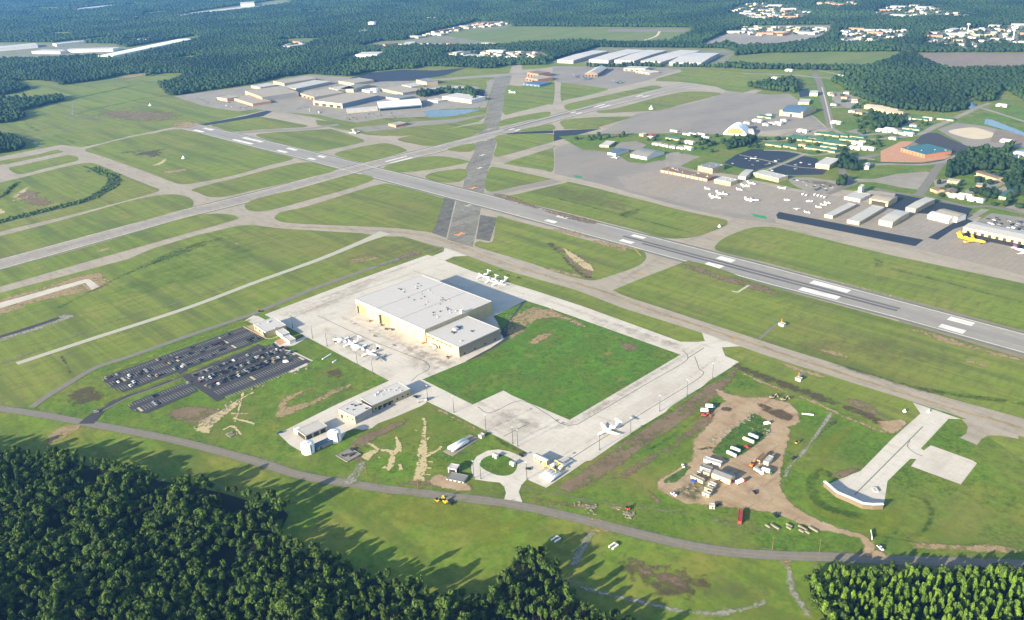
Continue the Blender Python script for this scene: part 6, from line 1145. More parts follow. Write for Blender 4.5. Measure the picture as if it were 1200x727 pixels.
heap((737, 603), 2.6, 34, 'heap of pale broken concrete beside the ditch above the main road', hgt=1.0, seed=2)
heap((860, 500), 2.0, 90, 'line of pale rubble along the upper left rim of the grass island', seed=3, pts=Z(760, 440, 6, [(400, 560), (440, 470), (500, 430), (560, 380), (640, 340), (700, 310), (740, 260)]))
heap((899, 505), 2.0, 34, 'scattered pale debris at the right rim of the grass island', seed=4, pts=Z(760, 440, 6, [(740, 380), (800, 370), (860, 390), (830, 410)])); heap((686, 590), 2.0, 30, 'broken concrete strewn on the bank beside the main road', seed=5, pts=Z(600, 540, 6, [(470, 290), (500, 320), (570, 340), (560, 370)]))
heap((255, 500), 3, 80, 'pale rubble fan at the edge of the car park field', seed=6, pts=Z(0, 360, 4, [(930, 570), (990, 530), (1050, 490), (1110, 440)])); heap((340, 420), 3, 26, 'a few pale scraps in the grass below the reception building', seed=7, pts=Z(300, 360, 4, [(0, 380), (40, 370), (150, 320), (200, 300), (280, 285)]))
heap((270, 510), 2.2, 40, 'small junk pile where the pale washouts end', seed=8, mat='rubble'); heap((812, 575), 4, 40, 'scattered site materials beside the blue tarpaulin', seed=9, pts=Z(760, 530, 6, [(200, 250), (260, 230), (320, 220), (300, 280), (230, 280)])); heap((30, 232), 8, 40, 'pale rubble in the middle of the left grass loop', seed=10, hgt=1.5)
heap((605, 383), 5, 50, 'light debris strewn on the bare ground right of the hangar', seed=11, pts=[(588, 392), (600, 372), (625, 366), (650, 373)])

# ================================================================ HOUSES AND TOWN
def house(name, label, cat, L, D, h, wl, rf, gable, loc, rot, group):
    t = thing(name, label, cat, loc, rot, group); m = MB(); m.box(-L / 2, L / 2, -D / 2, D / 2, 0, h); m.build('walls', MATS[wl], t); m = MB()
    if gable:
        e = .5; n = 0; m.v = [(-L / 2 - e, -D / 2 - e, h), (L / 2 + e, -D / 2 - e, h), (L / 2 + e, D / 2 + e, h), (-L / 2 - e, D / 2 + e, h), (-L / 2 + D * .2, 0, h + D * .22), (L / 2 - D * .2, 0, h + D * .22)]
        m.f = [(0, 3, 2, 1), (0, 1, 5, 4), (2, 3, 4, 5), (1, 2, 5), (3, 0, 4)]; m.mi = [0] * 5
    else: m.box(-L / 2 - .2, L / 2 + .2, -D / 2 - .2, D / 2 + .2, h, h + .5)
    m.build('roof', MATS[rf], t); m = MB(); m.box(-L * .1, L * .1, -D / 2 - .1, -D / 2 + .05, 0, min(h * .6, 3)); m.build('door', MATS['door_dark'], t); return t
HT = {}; FOOT = []
def place_house(key, px, rot, label, group):
    p = W(px) if len(px) == 2 else px; FOOT.append((p[0], p[1], HK[key][3] * .55 + 3))
    if key not in HT: nm, cat, _, L, D, h, wl, rf, g_ = HK[key]; HT[key] = house(nm, label, cat, L, D, h, wl, rf, g_, p, math.radians(rot), group)
    else: copy_tree(HT[key], p, math.radians(rot), 1, label, group)
HK = dict(bar=('barrack', 'building', 0, 34, 13, 3, 'cream_wall', 'roof_green', True), barw=('barrack', 'building', 0, 22, 11, 4, 'white_wall', 'roof_white', True), tanb=('apartment_block', 'building', 0, 44, 14, 7, 'cream_wall', 'roof_tan', True), hs=('house', 'house', 0, 15, 10, 4, 'cream_wall', 'roof_brown', True), hsw=('house', 'house', 0, 14, 10, 4, 'white_wall', 'roof_grey', True),
          w1=('town_building', 'building', 0, 40, 24, 6, 'grey_wall', 'roof_pale', False), w2=('town_building', 'building', 0, 28, 18, 5, 'tan_wall', 'roof_pale', False), w3=('town_building', 'building', 0, 70, 28, 7, 'grey_wall', 'roof_white', False), w4=('town_building', 'building', 0, 22, 14, 6, 'salmon_wall', 'roof_tan', True), w5=('town_building', 'building', 0, 18, 12, 5, 'white_wall', 'roof_grey', True), w6=('town_building', 'building', 0, 60, 22, 7, 'brick_wall', 'roof_brown', False),
          trl=('mobile_home', 'trailer', 0, 18, 5, 3, 'white_wall', 'roof_white', False))
for i, (x, y) in enumerate([(525, 545), (600, 555), (680, 560), (300, 575), (350, 600), (460, 590), (515, 620), (620, 615), (665, 640), (830, 570), (850, 600), (760, 600), (430, 680), (505, 690), (580, 665), (560, 700), (260, 590)]):
    place_house('bar', (900 + x / 8, 90 + y / 8), random.choice((0, 4)), 'long low green-roofed barrack among the lawns left of the red clay site', 'green-roofed barracks on the lawns')
for i, (x, y) in enumerate([(815, 680), (880, 680), (945, 685), (845, 635), (1070, 515), (1140, 505), (1165, 520), (640, 440), (325, 520)]): place_house('barw', (900 + x / 8, 90 + y / 8), 0, 'small white building among the lawns near the green-roofed barracks', 'small white buildings on the lawns')
for i, (x, y, r_) in enumerate([(65, 645, 0), (215, 665, 0)]): place_house('bar', (900 + x / 8, 90 + y / 8), -8, 'cream long building on the rim of the dark car parks', 'cream buildings above the dark car parks')
for i, (x, y) in enumerate([(1000, 305), (1060, 320), (1130, 335), (1180, 360), (790, 335), (860, 350), (820, 245), (820, 225), (740, 160), (720, 205), (620, 270), (600, 180), (590, 165)]): place_house('tanb' if i < 4 else 'hs' if i % 2 else 'hsw', (900 + x / 8, 90 + y / 8), 0, ['tan-roofed apartment block in the row at the wood edge', 'house with brown roof between the straight road and the woods', 'house with grey roof between the straight road and the woods'][0 if i < 4 else 1 if i % 2 else 2], 'apartment blocks at the wood edge' if i < 4 else 'houses east of the straight road')
for i, (x, y) in enumerate([(20, 125), (180, 150), (290, 155), (350, 155), (230, 215), (215, 240), (50, 265), (100, 275), (170, 265), (180, 290), (50, 325), (515, 155)]): place_house(('barw', 'hsw', 'bar')[i % 3], (1040 + x / 7.5, 120 + y / 7.5), 0, ['small white house on the lawns above the red clay site', 'white house with grey roof on the lawns above the red clay site', 'green-roofed long house on the lawns above the red clay site'][i % 3], 'houses on the lawns above the clay site')
for i, (px, k) in enumerate([((790, 154.5), 'trl'), ((805, 158.5), 'trl'), ((812, 158), 'trl'), ((822, 158.2), 'trl'), ((827, 162), 'trl'), ((808, 168.5), 'barw'), ((806, 175), 'barw'), ((769, 170), 'hsw'), ((774, 170.5), 'hsw'), ((781, 172), 'hsw'), ((789, 173.5), 'hsw'), ((798, 174.5), 'hsw'), ((790, 163.5), 'bar'), ((898, 147), 'hsw'), ((905, 145.5), 'hsw'), ((911, 146), 'barw'), ((919, 142), 'hsw'), ((888, 143), 'barw'), ((876, 145), 'hsw'), ((897, 138), 'bar'), ((902, 136), 'hsw'), ((908, 171), 'bar'), ((941, 171.5), 'hs')]):
    place_house(k, px, 0, {'trl': 'white trailer in the line at the edge of the big concrete ramp', 'barw': 'small white flat building between the big ramp and the terminal', 'hsw': 'tiny white hut in the strip between the big ramp and the terminal', 'bar': 'green-roofed shed between the big ramp and the terminal', 'hs': 'brown-roofed hut by the dark car parks'}[k], 'small buildings along the big ramp')
for i, px in enumerate([(1003, 91.5), (985, 90.5), (992, 92), (1064, 58.5), (925, 83.5), (909, 93), (1174, 125), (1186, 166) if False else (1180, 167), (1187, 184), (1196, 182), (1122, 232), (1131, 231.5), (1144, 236)]): place_house('barw', px, 0, 'isolated small white building among woods and fields right of the ramps', 'isolated white buildings among woods')
TOWN = [([(853, 17), (860, 8), (880, 4), (920, 5), (952, 16), (943, 23), (915, 26), (885, 25)], 34, 'far town at the top, directly above the grey lots', 'far town above the grey lots'), ([(850, 38), (875, 32), (918, 32), (975, 34), (970, 40), (925, 42), (880, 42)], 24, 'strip of buildings behind the grey lot and meadow', 'buildings behind the grey lot'),
        ([(980, 50), (985, 35), (1015, 34), (1070, 36), (1058, 46), (1035, 50), (1010, 54)], 26, 'town blocks straight above the meadow', 'town blocks above the meadow'), ([(1078, 54), (1092, 37), (1120, 35), (1200, 28), (1240, 28), (1240, 56), (1200, 55), (1120, 56)], 46, 'town at the upper right around the water tower', 'town around the water tower'),
        ([(1022, 18), (1035, 8), (1090, 7), (1120, 14), (1145, 19), (1140, 23), (1090, 21), (1050, 23)], 22, 'industrial strip in the woods near the upper right corner', 'industrial strip near the upper right corner'), ([(478, 47), (512, 37), (545, 31), (560, 26), (598, 28), (590, 31), (545, 34), (520, 41)], 26, 'slanting far town strip in the upper middle', 'slanting far town strip'),
        ([(440, 54), (480, 52), (520, 53), (575, 52), (598, 53), (560, 54), (490, 54.5)], 10, 'thin row of buildings beside the far fields', 'thin row beside the far fields'), ([(518, 63), (560, 61), (632, 62), (642, 67), (600, 70), (550, 69)], 20, 'tan industrial yard between woods and far ramp', 'tan yard behind the far ramp'), ([(947, 8), (960, 2), (1005, 3), (1005, 8), (980, 9)], 10, 'reddish far estate at the very top right of centre', 'reddish estate at the top'), ([(1090, 2), (1200, 1), (1240, 2), (1240, 0), (1090, 0)], 6, 'rows of roofs cut by the top edge at right', 'roofs at the top edge'), ([(328, 55), (345, 49), (362, 50.5), (348, 57)], 6, 'small tan works in the far forest at left', 'small works in the far forest')]
TOWN = [(a_, int(b_ * 1.3), c_, d_) for a_, b_, c_, d_ in TOWN]
for poly, n, where, grp in TOWN:
    P = [W(p) for p in poly]; A = np.array(P); lo, hi = A.min(0), A.max(0); got = []
    for _ in range(n * 60):
        if len(got) >= n: break
        p = lo + (hi - lo) * np.array([random.random(), random.random()])
        if not inpoly(p, P)[0]: continue
        red = 'reddish' in where; k = random.choice(['w4', 'w6']) if red else random.choice(['w1', 'w2', 'w2', 'w3', 'w4', 'w5', 'w5', 'w5', 'w6', 'w2']); L = HK[k][3]
        if all(np.hypot(*(p - q)) > .45 * (L + l) + 3 for q, l in got):
            got.append((p, L)); col_ = dict(w1='pale flat-roofed block', w2='tan-walled flat-roofed block', w3='long white warehouse-like block', w4='salmon gabled building', w5='small white gabled building', w6='long brown-roofed block')[k]
            place_house(k, (p[0], p[1], 0), random.choice((0, 90, 20, 0)), f'{col_} in the {where}', grp)
# ================================================================ TREES
def leafmat(name, base, dark, light, obj=True):
    m, nt, b = new_mat(name)
    if obj: oi = N(nt, 'ShaderNodeObjectInfo'); f = oi.outputs['Random']
    else: at = N(nt, 'ShaderNodeAttribute', attribute_name='tint'); f = at.outputs['Fac']
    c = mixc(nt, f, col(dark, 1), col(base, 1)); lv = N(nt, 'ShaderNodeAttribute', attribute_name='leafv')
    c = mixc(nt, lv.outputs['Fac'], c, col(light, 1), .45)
    nt.links.new(c, b.inputs['Base Color']); b.inputs['Roughness'].default_value = .85; b.inputs['Specular IOR Level'].default_value = .1
    if 'far' not in name:                                   # light passes through leaves
        tl = N(nt, 'ShaderNodeBsdfTranslucent'); nt.links.new(c, tl.inputs[0]); mx = N(nt, 'ShaderNodeMixShader'); mx.inputs[0].default_value = .28
        nt.links.new(b.outputs[0], mx.inputs[1]); nt.links.new(tl.outputs[0], mx.inputs[2]); nt.links.new(mx.outputs[0], nt.nodes['Material Output'].inputs[0])
    return m
BB = ('#4d682c', '#223d1c', '#6d773c')
LM = dict(broad=leafmat('broadleaf_foliage', *BB), broads=leafmat('woodland_foliage', *BB, False),
          pine=leafmat('pine_foliage', '#66842c', '#33511a', '#82963e'), pines=leafmat('pine_stand_foliage', '#66842c', '#33511a', '#82963e', False),
          far=leafmat('far_foliage', '#2c4022', '#14261a', '#303b24', False))
def ellips(n, shape, r):
    """leaf-card centres spread through lobes of the crown; unit: crown radius 1, height 0..2"""
    C = []
    for (x, y, z, s, w) in shape:
        k = max(4, int(n * w)); d = r.normal(size=(k, 3)); d /= np.linalg.norm(d, axis=1)[:, None]; rad = s * (.62 + .42 * r.random(k)) 
        C.append(np.array([x, y, z]) + d * rad[:, None] * np.array([1, 1, .85]))
    return np.concatenate(C)
def crown(kind, r, n):
    if kind == 'pine': shape = [(0, 0, .5, .78, .26), (.12, 0, .95, .72, .22), (-.08, .1, 1.35, .58, .2), (.05, 0, 1.65, .36, .12), (.4, -.35, .7, .4, .1), (-.45, .3, .75, .4, .1)]
    else:
        shape = [(0, 0, .9, .62, .26)]
        for i in range(7):
            a = i * 2.4 + r.random(); q = .35 + .35 * r.random(); shape.append((math.cos(a) * q, math.sin(a) * q, .55 + .9 * r.random(), .28 + .24 * r.random(), .11))
    C = ellips(n, shape, r); k = len(C); s = (.13 if kind == 'pine' else .15) * (.7 + .7 * r.random(k))
    nrm = C - np.array([0, 0, .8]); nrm /= np.linalg.norm(nrm, axis=1)[:, None]; nrm += r.normal(size=(k, 3)) * .55; nrm /= np.linalg.norm(nrm, axis=1)[:, None]
    a = np.cross(nrm, r.normal(size=(k, 3))); a /= np.linalg.norm(a, axis=1)[:, None]; b = np.cross(nrm, a)
    V = np.stack([C + (a * u + b * v) * s[:, None] + nrm * w * s[:, None] for u, v, w in ((-1, -.8, -.2), (1, -.9, .1), (.9, 1, -.25), (-.8, 1, .2))], 1).reshape(-1, 3)
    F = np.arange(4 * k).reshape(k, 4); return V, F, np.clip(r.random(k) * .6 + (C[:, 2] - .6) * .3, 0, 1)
def core(kind, r):
    """rough solid heart of the crown"""
    me = bmesh.new(); bmesh.ops.create_icosphere(me, subdivisions=1, radius=1)
    V = np.array([v.co[:] for v in me.verts]); F = np.array([[v.index for v in f.verts] for f in me.faces]); me.free()
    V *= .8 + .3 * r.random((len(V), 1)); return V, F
def lowtree(r, tall):
    V, F = core('', r); V = V * np.array([1, 1, tall]) * np.array([.95, .95, .95]) + np.array([0, 0, tall]); V[:, 2] = np.maximum(V[:, 2], 0); return V, F
def put_attr(o, name, arr, dom='FACE'): o.data.attributes.new(name, 'FLOAT', dom).data.foreach_set('value', np.asarray(arr, np.float32))
PROTO = {}
def tree_proto(kind, i, n=420):
    key = (kind, i)
    if key in PROTO: return PROTO[key]
    r = np.random.default_rng(100 + i + (50 if kind == 'pine' else 0)); V, F, lv = crown(kind, r, n); cv, cf = core(kind, r)
    cv = cv * (np.array([.52, .52, .85]) if kind == 'pine' else np.array([.66, .66, .62])) + np.array([0, 0, .85]); PROTO[key] = (V, F, lv, cv, cf); return PROTO[key]
def make_tree(kind, i, name, label, group, loc, r_, h, trunk_h):
    V, F, lv, cv, cf = tree_proto(kind, i); t = thing(name, label, 'tree', loc, 0, group)
    me_v = np.concatenate([V, cv]); hh = (h - trunk_h) / 2.0; S_ = np.array([r_, r_, hh]); o = None
    me = bpy.data.meshes.new('crown'); q = [tuple(x) for x in (me_v * S_ + np.array([0, 0, trunk_h]))]; me.from_pydata(q, [], [tuple(f) for f in F] + [tuple(int(x) + len(V) for x in f) for f in cf]); me.materials.append(LM['broad' if kind != 'pine' else 'pine'])
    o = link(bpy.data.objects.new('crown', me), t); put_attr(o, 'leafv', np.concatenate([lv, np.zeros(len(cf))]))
    m = MB(); m.tube((0, 0, 0), (0, 0, trunk_h + hh * .6), .32, .16, 7)
    for k in range(4): a = k * 1.7 + i; m.tube((0, 0, trunk_h + hh * .2 * (k + 1) * .4), (math.cos(a) * r_ * .55, math.sin(a) * r_ * .55, trunk_h + hh * (.7 + .2 * k)), .13, .05, 5)
    m.build('trunk', MATS['bark'], t); return t
def cards_stuff(name, label, kind, pts, sz, hs, matk, kindtag='stuff', n=230):
    """many trees baked into one mesh"""
    Vs = []; Fs = []; T = []; Lv = []; off = 0
    protos = [tree_proto(kind, i) for i in range(5)]
    for j in range(5):
        idx = np.arange(j, len(pts), 5)
        if not len(idx): continue
        V, F, lv, cv, cf = protos[j]; F4 = F[::2] if n < 300 else F; lv4 = lv[::2] if n < 300 else lv
        used = np.unique(F4.ravel()); V4 = V[used]; F4 = np.searchsorted(used, F4)
        cq = np.column_stack([cf, cf[:, 2]])       # core triangles appended separately below
        ang = rng.random(len(idx)) * 6.28; c, s = np.cos(ang), np.sin(ang); r_ = sz[idx]; h = hs[idx]; th = h * (.4 if kind == 'broad' else .18); hh = (h - th) / 2
        def inst(VV): return np.stack([(VV[None, :, 0] * c[:, None] - VV[None, :, 1] * s[:, None]) * r_[:, None] + pts[idx, 0][:, None], (VV[None, :, 0] * s[:, None] + VV[None, :, 1] * c[:, None]) * r_[:, None] + pts[idx, 1][:, None], VV[None, :, 2] * hh[:, None] + th[:, None]], 2)
        A = inst(V4); Vs.append(A.reshape(-1, 3)); Fs.append((F4[None] + (np.arange(len(idx)) * len(V4))[:, None, None] + off).reshape(-1, 4)); off += A.shape[0] * A.shape[1]
        tint = rng.random(len(idx)); T.append(np.repeat(tint, len(F4))); Lv.append(np.tile(lv4, len(idx)))
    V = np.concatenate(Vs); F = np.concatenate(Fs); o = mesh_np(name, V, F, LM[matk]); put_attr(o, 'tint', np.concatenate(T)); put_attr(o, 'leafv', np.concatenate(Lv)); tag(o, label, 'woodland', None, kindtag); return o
def low_stuff(name, label, pts, sz, hs, matk='far'):
    Vs = []; Fs = []; T = []; Lv = []; off = 0; r = np.random.default_rng(3)
    for j in range(6):
        idx = np.arange(j, len(pts), 6); V, F = lowtree(r, 1.0)
        ang = rng.random(len(idx)) * 6.28; c, s = np.cos(ang), np.sin(ang); r_ = sz[idx]; hh = hs[idx] / 2
        A = np.stack([(V[None, :, 0] * c[:, None] - V[None, :, 1] * s[:, None]) * r_[:, None] + pts[idx, 0][:, None], (V[None, :, 0] * s[:, None] + V[None, :, 1] * c[:, None]) * r_[:, None] + pts[idx, 1][:, None], V[None, :, 2] * hh[:, None]], 2)
        Vs.append(A.reshape(-1, 3)); Fs.append((F[None] + (np.arange(len(idx)) * len(V))[:, None, None] + off).reshape(-1, 3)); off += A.shape[0] * A.shape[1]
        tn = np.array([mnoise.noise(Vector((p[0] / 260, p[1] / 260, 3))) for p in pts[idx]]); T.append(np.repeat(np.clip(.5 + tn * 1.1 + (rng.random(len(idx)) - .5) * .35, 0, 1), len(F))); Lv.append(rng.random(len(idx) * len(F)) * .5)
    o = mesh_np(name, np.concatenate(Vs), np.concatenate(Fs), LM[matk]); put_attr(o, 'tint', np.concatenate(T)); put_attr(o, 'leafv', np.concatenate(Lv)); return tag(o, label, 'woodland', None, 'stuff')
def grid_in(poly, d, jit=.42, world=False, hexa=True):
    P = np.array([W(p) for p in poly]) if not world else np.array(poly); lo, hi = P.min(0), P.max(0)
    nx, ny = int((hi[0] - lo[0]) / d) + 2, int((hi[1] - lo[1]) / d) + 2; X, Y = np.meshgrid(lo[0] + np.arange(nx) * d, lo[1] + np.arange(ny) * d); X = X + (np.arange(ny) % 2)[:, None] * d / 2 * hexa
    G = np.stack([X.ravel(), Y.ravel()], 1) + rng.uniform(-jit, jit, (X.size, 2)) * d; return G[inpoly(G, P)]
# --- foreground woods (outline = foot of the trees)
FW = [(-120, 530), (0, 535), (50, 540), (100, 546), (145, 556), (200, 566), (260, 578), (300, 590), (330, 596), (338, 604), (333, 614), (326, 628), (335, 642), (370, 650), (405, 662), (425, 676), (450, 682), (480, 692), (520, 706), (560, 708), (580, 698), (594, 676), (606, 655), (620, 650), (640, 660), (655, 672), (662, 688), (676, 706), (700, 720), (740, 733), (752, 760), (760, 830), (400, 900), (-250, 900)]
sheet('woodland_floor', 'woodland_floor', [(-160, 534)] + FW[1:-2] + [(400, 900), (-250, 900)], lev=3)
G = grid_in(FW, 5.6); pr, dep = proj(G); G = G[(pr[:, 0] > -90) & (pr[:, 0] < 1290) & (pr[:, 1] < 790)]
clump = np.array([mnoise.noise(Vector((p[0] / 32, p[1] / 32, 0))) for p in G]); keep = clump > -.52; G = G[keep]; clump = clump[keep]
pr, dep = proj(G, 8); vis = (pr[:, 0] > -4) & (pr[:, 0] < 1204) & (pr[:, 1] < 733); order = np.lexsort((dep, ~vis)); G = G[order]; clump = clump[order]
rad = np.clip(rng.normal(3.0, .9, len(G)) + clump * 1.5, 1.5, 6.2); hts = np.clip(rng.normal(13, 2.9, len(G)) + clump * 6, 7, 22)
print('foreground trees', len(G), 'visible', vis.sum())
BLAB = 'broad-crowned green tree in the dense foreground woods at lower left'; BGRP = 'trees of the foreground woods'
base = [make_tree('broad', i, 'broadleaf_tree', BLAB, BGRP, (G[i][0], G[i][1], 0), rad[i], hts[i], hts[i] * .4) for i in range(8)]
for o_, i in zip(base, range(8)): o_['r'] = 0; del o_['r']
for i in range(8, 300):
    b_ = base[i % 8]; c = copy_tree(b_, (G[i][0], G[i][1], 0), rng.random() * 6.28, 1, BLAB, BGRP); k = i % 8; c.scale = (rad[i] / rad[k], rad[i] / rad[k], hts[i] / hts[k])
cards_stuff('woodland', 'dense dark green canopy of the farther part of the foreground woods', 'broad', G[300:], rad[300:], hts[300:], 'broads', n=420)
# --- pine plantation
FP = [(948, 682), (965, 676), (1000, 675), (1100, 677), (1200, 677), (1290, 680), (1290, 830), (1000, 830), (985, 760), (965, 722), (950, 700)]
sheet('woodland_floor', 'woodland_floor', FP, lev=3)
G = grid_in(FP, 4.7, .62); pr, dep = proj(G, 6); s_ = (pr[:, 0] < 1270) & (pr[:, 1] < 770); G, pr, dep = G[s_], pr[s_], dep[s_]; vis = (pr[:, 0] < 1204) & (pr[:, 1] < 732); order = np.lexsort((dep, ~vis)); G = G[order]
rad = np.clip(rng.normal(2.25, .5, len(G)), 1.2, 3.5); hts = np.clip(rng.normal(9.3, 2.2, len(G)), 4.5, 14); print('pines', len(G), vis.sum())
PLB = 'young bright green pine in the plantation at the lower right corner'; PG = 'pines of the plantation'
base = [make_tree('pine', i, 'pine_tree', PLB, PG, (G[i][0], G[i][1], 0), rad[i], hts[i], hts[i] * .18) for i in range(6)]
for i in range(6, 300): k = i % 6; c = copy_tree(base[k], (G[i][0], G[i][1], 0), rng.random() * 6.28, 1, PLB, PG); c.scale = (rad[i] / rad[k], rad[i] / rad[k], hts[i] / hts[k])
cards_stuff('pine_stand', 'rest of the bright green pine plantation behind the front rows', 'pine', G[300:], rad[300:], hts[300:], 'pines', n=420)
# darker broadleaf fringe of the plantation
G = grid_in([(940, 684), (960, 674), (1010, 671), (1080, 672), (1200, 672), (1290, 674), (1290, 679), (1110, 681), (1020, 684), (985, 692), (990, 720), (1005, 760), (985, 770), (955, 725)], 5.2); n_ = len(G); print('fringe', n_)
cards_stuff('woodland', 'ragged darker broadleaf trees along the road edge of the pine plantation', 'broad', G, np.clip(rng.normal(2.8, .6, n_), 1.6, 4.4), np.clip(rng.normal(8.5, 2, n_), 4, 13), 'broads', n=420)
# --- woods in the middle distance and beyond
EX = [Z(0, 60, 6, [(560, 240), (850, 172), (1060, 150), (1070, 168), (900, 205), (640, 248)]), [(-90, 73), (0, 71), (60, 69.5), (128, 66), (152, 57), (133, 51.5), (60, 50), (0, 50), (-90, 56)], [(62, 53), (126, 47), (127, 43), (62, 50)], [(145, 49), (176, 47.5), (176, 44), (145, 46)], [(400, 70), (412, 64.5), (450, 60.5), (449, 67.5), (425, 71)], [(598, 33), (600, 31), (808, 32.5), (813, 38), (782, 51), (725, 52), (680, 49), (600, 53), (480, 48), (500, 39), (560, 32)],
      [(640, 74), (700, 55.5), (850, 57), (864, 62), (852, 75), (800, 78), (700, 77)], [(833, 75), (857, 66), (897, 62.5), (980, 61), (1060, 61), (1050, 69), (1017, 80), (980, 80.5), (900, 79.5)], [(1068, 62), (1200, 61.5), (1290, 62), (1290, 84), (1200, 82), (1108, 83), (1078, 71)], [(817, 54), (845, 41), (870, 33), (885, 30), (975, 29), (972, 38), (960, 47), (940, 51), (905, 55), (865, 56), (853, 51), (835, 55)],
      [(515, 62), (560, 59), (635, 61), (645, 68), (620, 72), (560, 70), (520, 68)], [(415, 56), (440, 49), (475, 47), (510, 36), (545, 29), (560, 24), (600, 27), (600, 54), (560, 56), (490, 55), (450, 57)], [(110, 12.5), (92, 12.5), (92, 9.8), (138, 5), (138, 7)], [(188, 21), (240, 12), (300, 4), (330, -1), (348, 3), (300, 11), (260, 15)], [(324, 57), (345, 47), (368, 50), (350, 59), (335, 59)], [(552, 71), (640, 70), (640, 84), (590, 84), (555, 80)] if False else [(580, 78), (640, 76), (640, 84), (590, 84)]]
EX += [[(114, 68), (118, 61), (228, 42), (236, 46), (200, 56), (137, 71)], [(640, 80), (640, 72), (700, 72), (860, 72), (860, 77), (760, 77.5)]]
EX += [[(q[0], q[1]) for q in P] for P, *_ in TOWN]
TOP = [(-200, 113), (0, 113), (30, 105.5), (90, 98), (130, 92.5), (165, 88), (178, 92), (188, 102), (196, 111), (203, 113), (240, 107), (262, 104), (300, 98), (330, 91), (362, 87), (392, 89), (412, 90), (430, 85), (470, 81), (510, 82), (548, 79), (560, 81), (590, 80), (640, 79.5), (740, 79), (800, 78.5), (900, 81), (980, 83), (1010, 82), (1055, 76), (1110, 84), (1400, 88), (1400, -60), (-200, -60)]
PATCH = [Z(0, 60, 6, [(-540, 350), (0, 340), (200, 345), (430, 325), (462, 350), (300, 388), (140, 425), (182, 470), (100, 498), (0, 512), (-540, 560)]), Z(0, 60, 6, [(-540, 590), (0, 595), (130, 628), (190, 680), (120, 702), (0, 722), (-540, 780)]),
         Z(980, 0, 5.45, [(-40, 520), (60, 465), (170, 478), (260, 400), (360, 360), (420, 338), (490, 330), (520, 372), (600, 420), (700, 450), (900, 462), (1200, 440), (1600, 440), (1600, 760), (1300, 690), (1180, 640), (1060, 560), (1000, 650), (900, 655), (850, 620), (800, 615), (850, 700), (700, 725), (380, 700), (260, 670), (150, 630), (60, 570)]),
         Z(780, 0, 6, [(568, 612), (650, 598), (900, 565), (925, 605), (922, 655), (700, 640)]), Z(1040, 120, 7.5, [(520, 600), (560, 560), (620, 500), (740, 440), (980, 460), (1040, 400), (1100, 400), (1100, 540), (1200, 560), (1400, 560), (1400, 640), (1100, 650), (1080, 575), (1000, 610), (760, 600), (700, 650), (600, 655), (520, 690)]),
         Z(1050, 180, 8, [(640, 440), (700, 360), (900, 360), (960, 420), (860, 460), (760, 480)]), Z(900, 90, 8, [(930, 400), (1000, 370), (1200, 390), (1300, 440), (1200, 500), (1000, 500)]), Z(780, 110, 8, [(600, 475), (700, 455), (860, 440), (800, 480), (640, 520), (540, 510)]), Z(900, 160, 8, [(640, 410), (690, 390), (730, 430), (700, 470), (650, 470)]),
         Z(900, 160, 8, [(700, 270), (800, 250), (850, 280), (860, 330), (780, 330), (720, 310)]), Z(900, 160, 8, [(600, 310), (640, 230), (720, 190), (760, 230), (700, 300), (640, 330)]), Z(*zG, [(640, 250), (800, 220), (1020, 215), (1080, 240), (1060, 300), (1000, 250), (820, 240), (700, 270)]), [(642, 79), (700, 77), (800, 79), (850, 80), (850, 76), (700, 74.5), (642, 76)], [(800, 75), (850, 77), (980, 79.5), (1020, 80), (1020, 83), (900, 82), (800, 79)],
         Z(1040, 120, 7.5, [(-10, 140), (40, 140), (80, 180), (60, 230), (0, 220)]), Z(1050, 180, 8, [(1000, 250), (1120, 230), (1198, 240), (1300, 300), (1300, 420), (1150, 440), (1050, 440), (1100, 300), (1010, 290)])]
PW_EX = [[W(p) for p in e] for e in EX]
bld_pts = np.array([o.location[:2] for o in bpy.data.objects if o.parent is None and o.type == 'EMPTY' and o.get('category') in ('warehouse', 'building', 'tank', 'water tower', 'house', 'hangar')])
def far_points(polys, dmin, dmax, kf, smin, excl=True):
    out = []
    rr_ = dmin
    while rr_ < dmax:                                       # rings round the camera foot; spacing grows with distance
        s = max(smin, rr_ * kf * (1 if rr_ < 3200 else .78)); a0, a1 = math.radians(62), math.radians(176); n = int(rr_ * (a1 - a0) / s)
        a = a0 + (np.arange(n) + rng.random(n) * .9) / n * (a1 - a0); q = rr_ + rng.uniform(-.45, .45, n) * s
        out.append(np.column_stack([np.cos(a) * q - OX, np.sin(a) * q - OY, np.full(n, s)])); rr_ += s * .9
    P = np.concatenate(out); px, dep = proj(P[:, :2]); ok = (dep > 10) & (px[:, 0] > -40) & (px[:, 0] < 1240) & (px[:, 1] > -16); P = P[ok]; px = px[ok]
    m_ = np.zeros(len(P), bool)
    for po in polys: m_ |= inpoly(px, po)
    if excl:
        for e in EX: m_ &= ~inpoly(px, e)
    return P[m_], px[m_]
P, px = far_points([TOP], 1500, 10800, .0033, 7.5)
P2, _ = far_points(PATCH, 1200, 3600, .0036, 7.5, False); P2 = P2[~inpoly(proj(P2[:, :2])[0], TOP)]
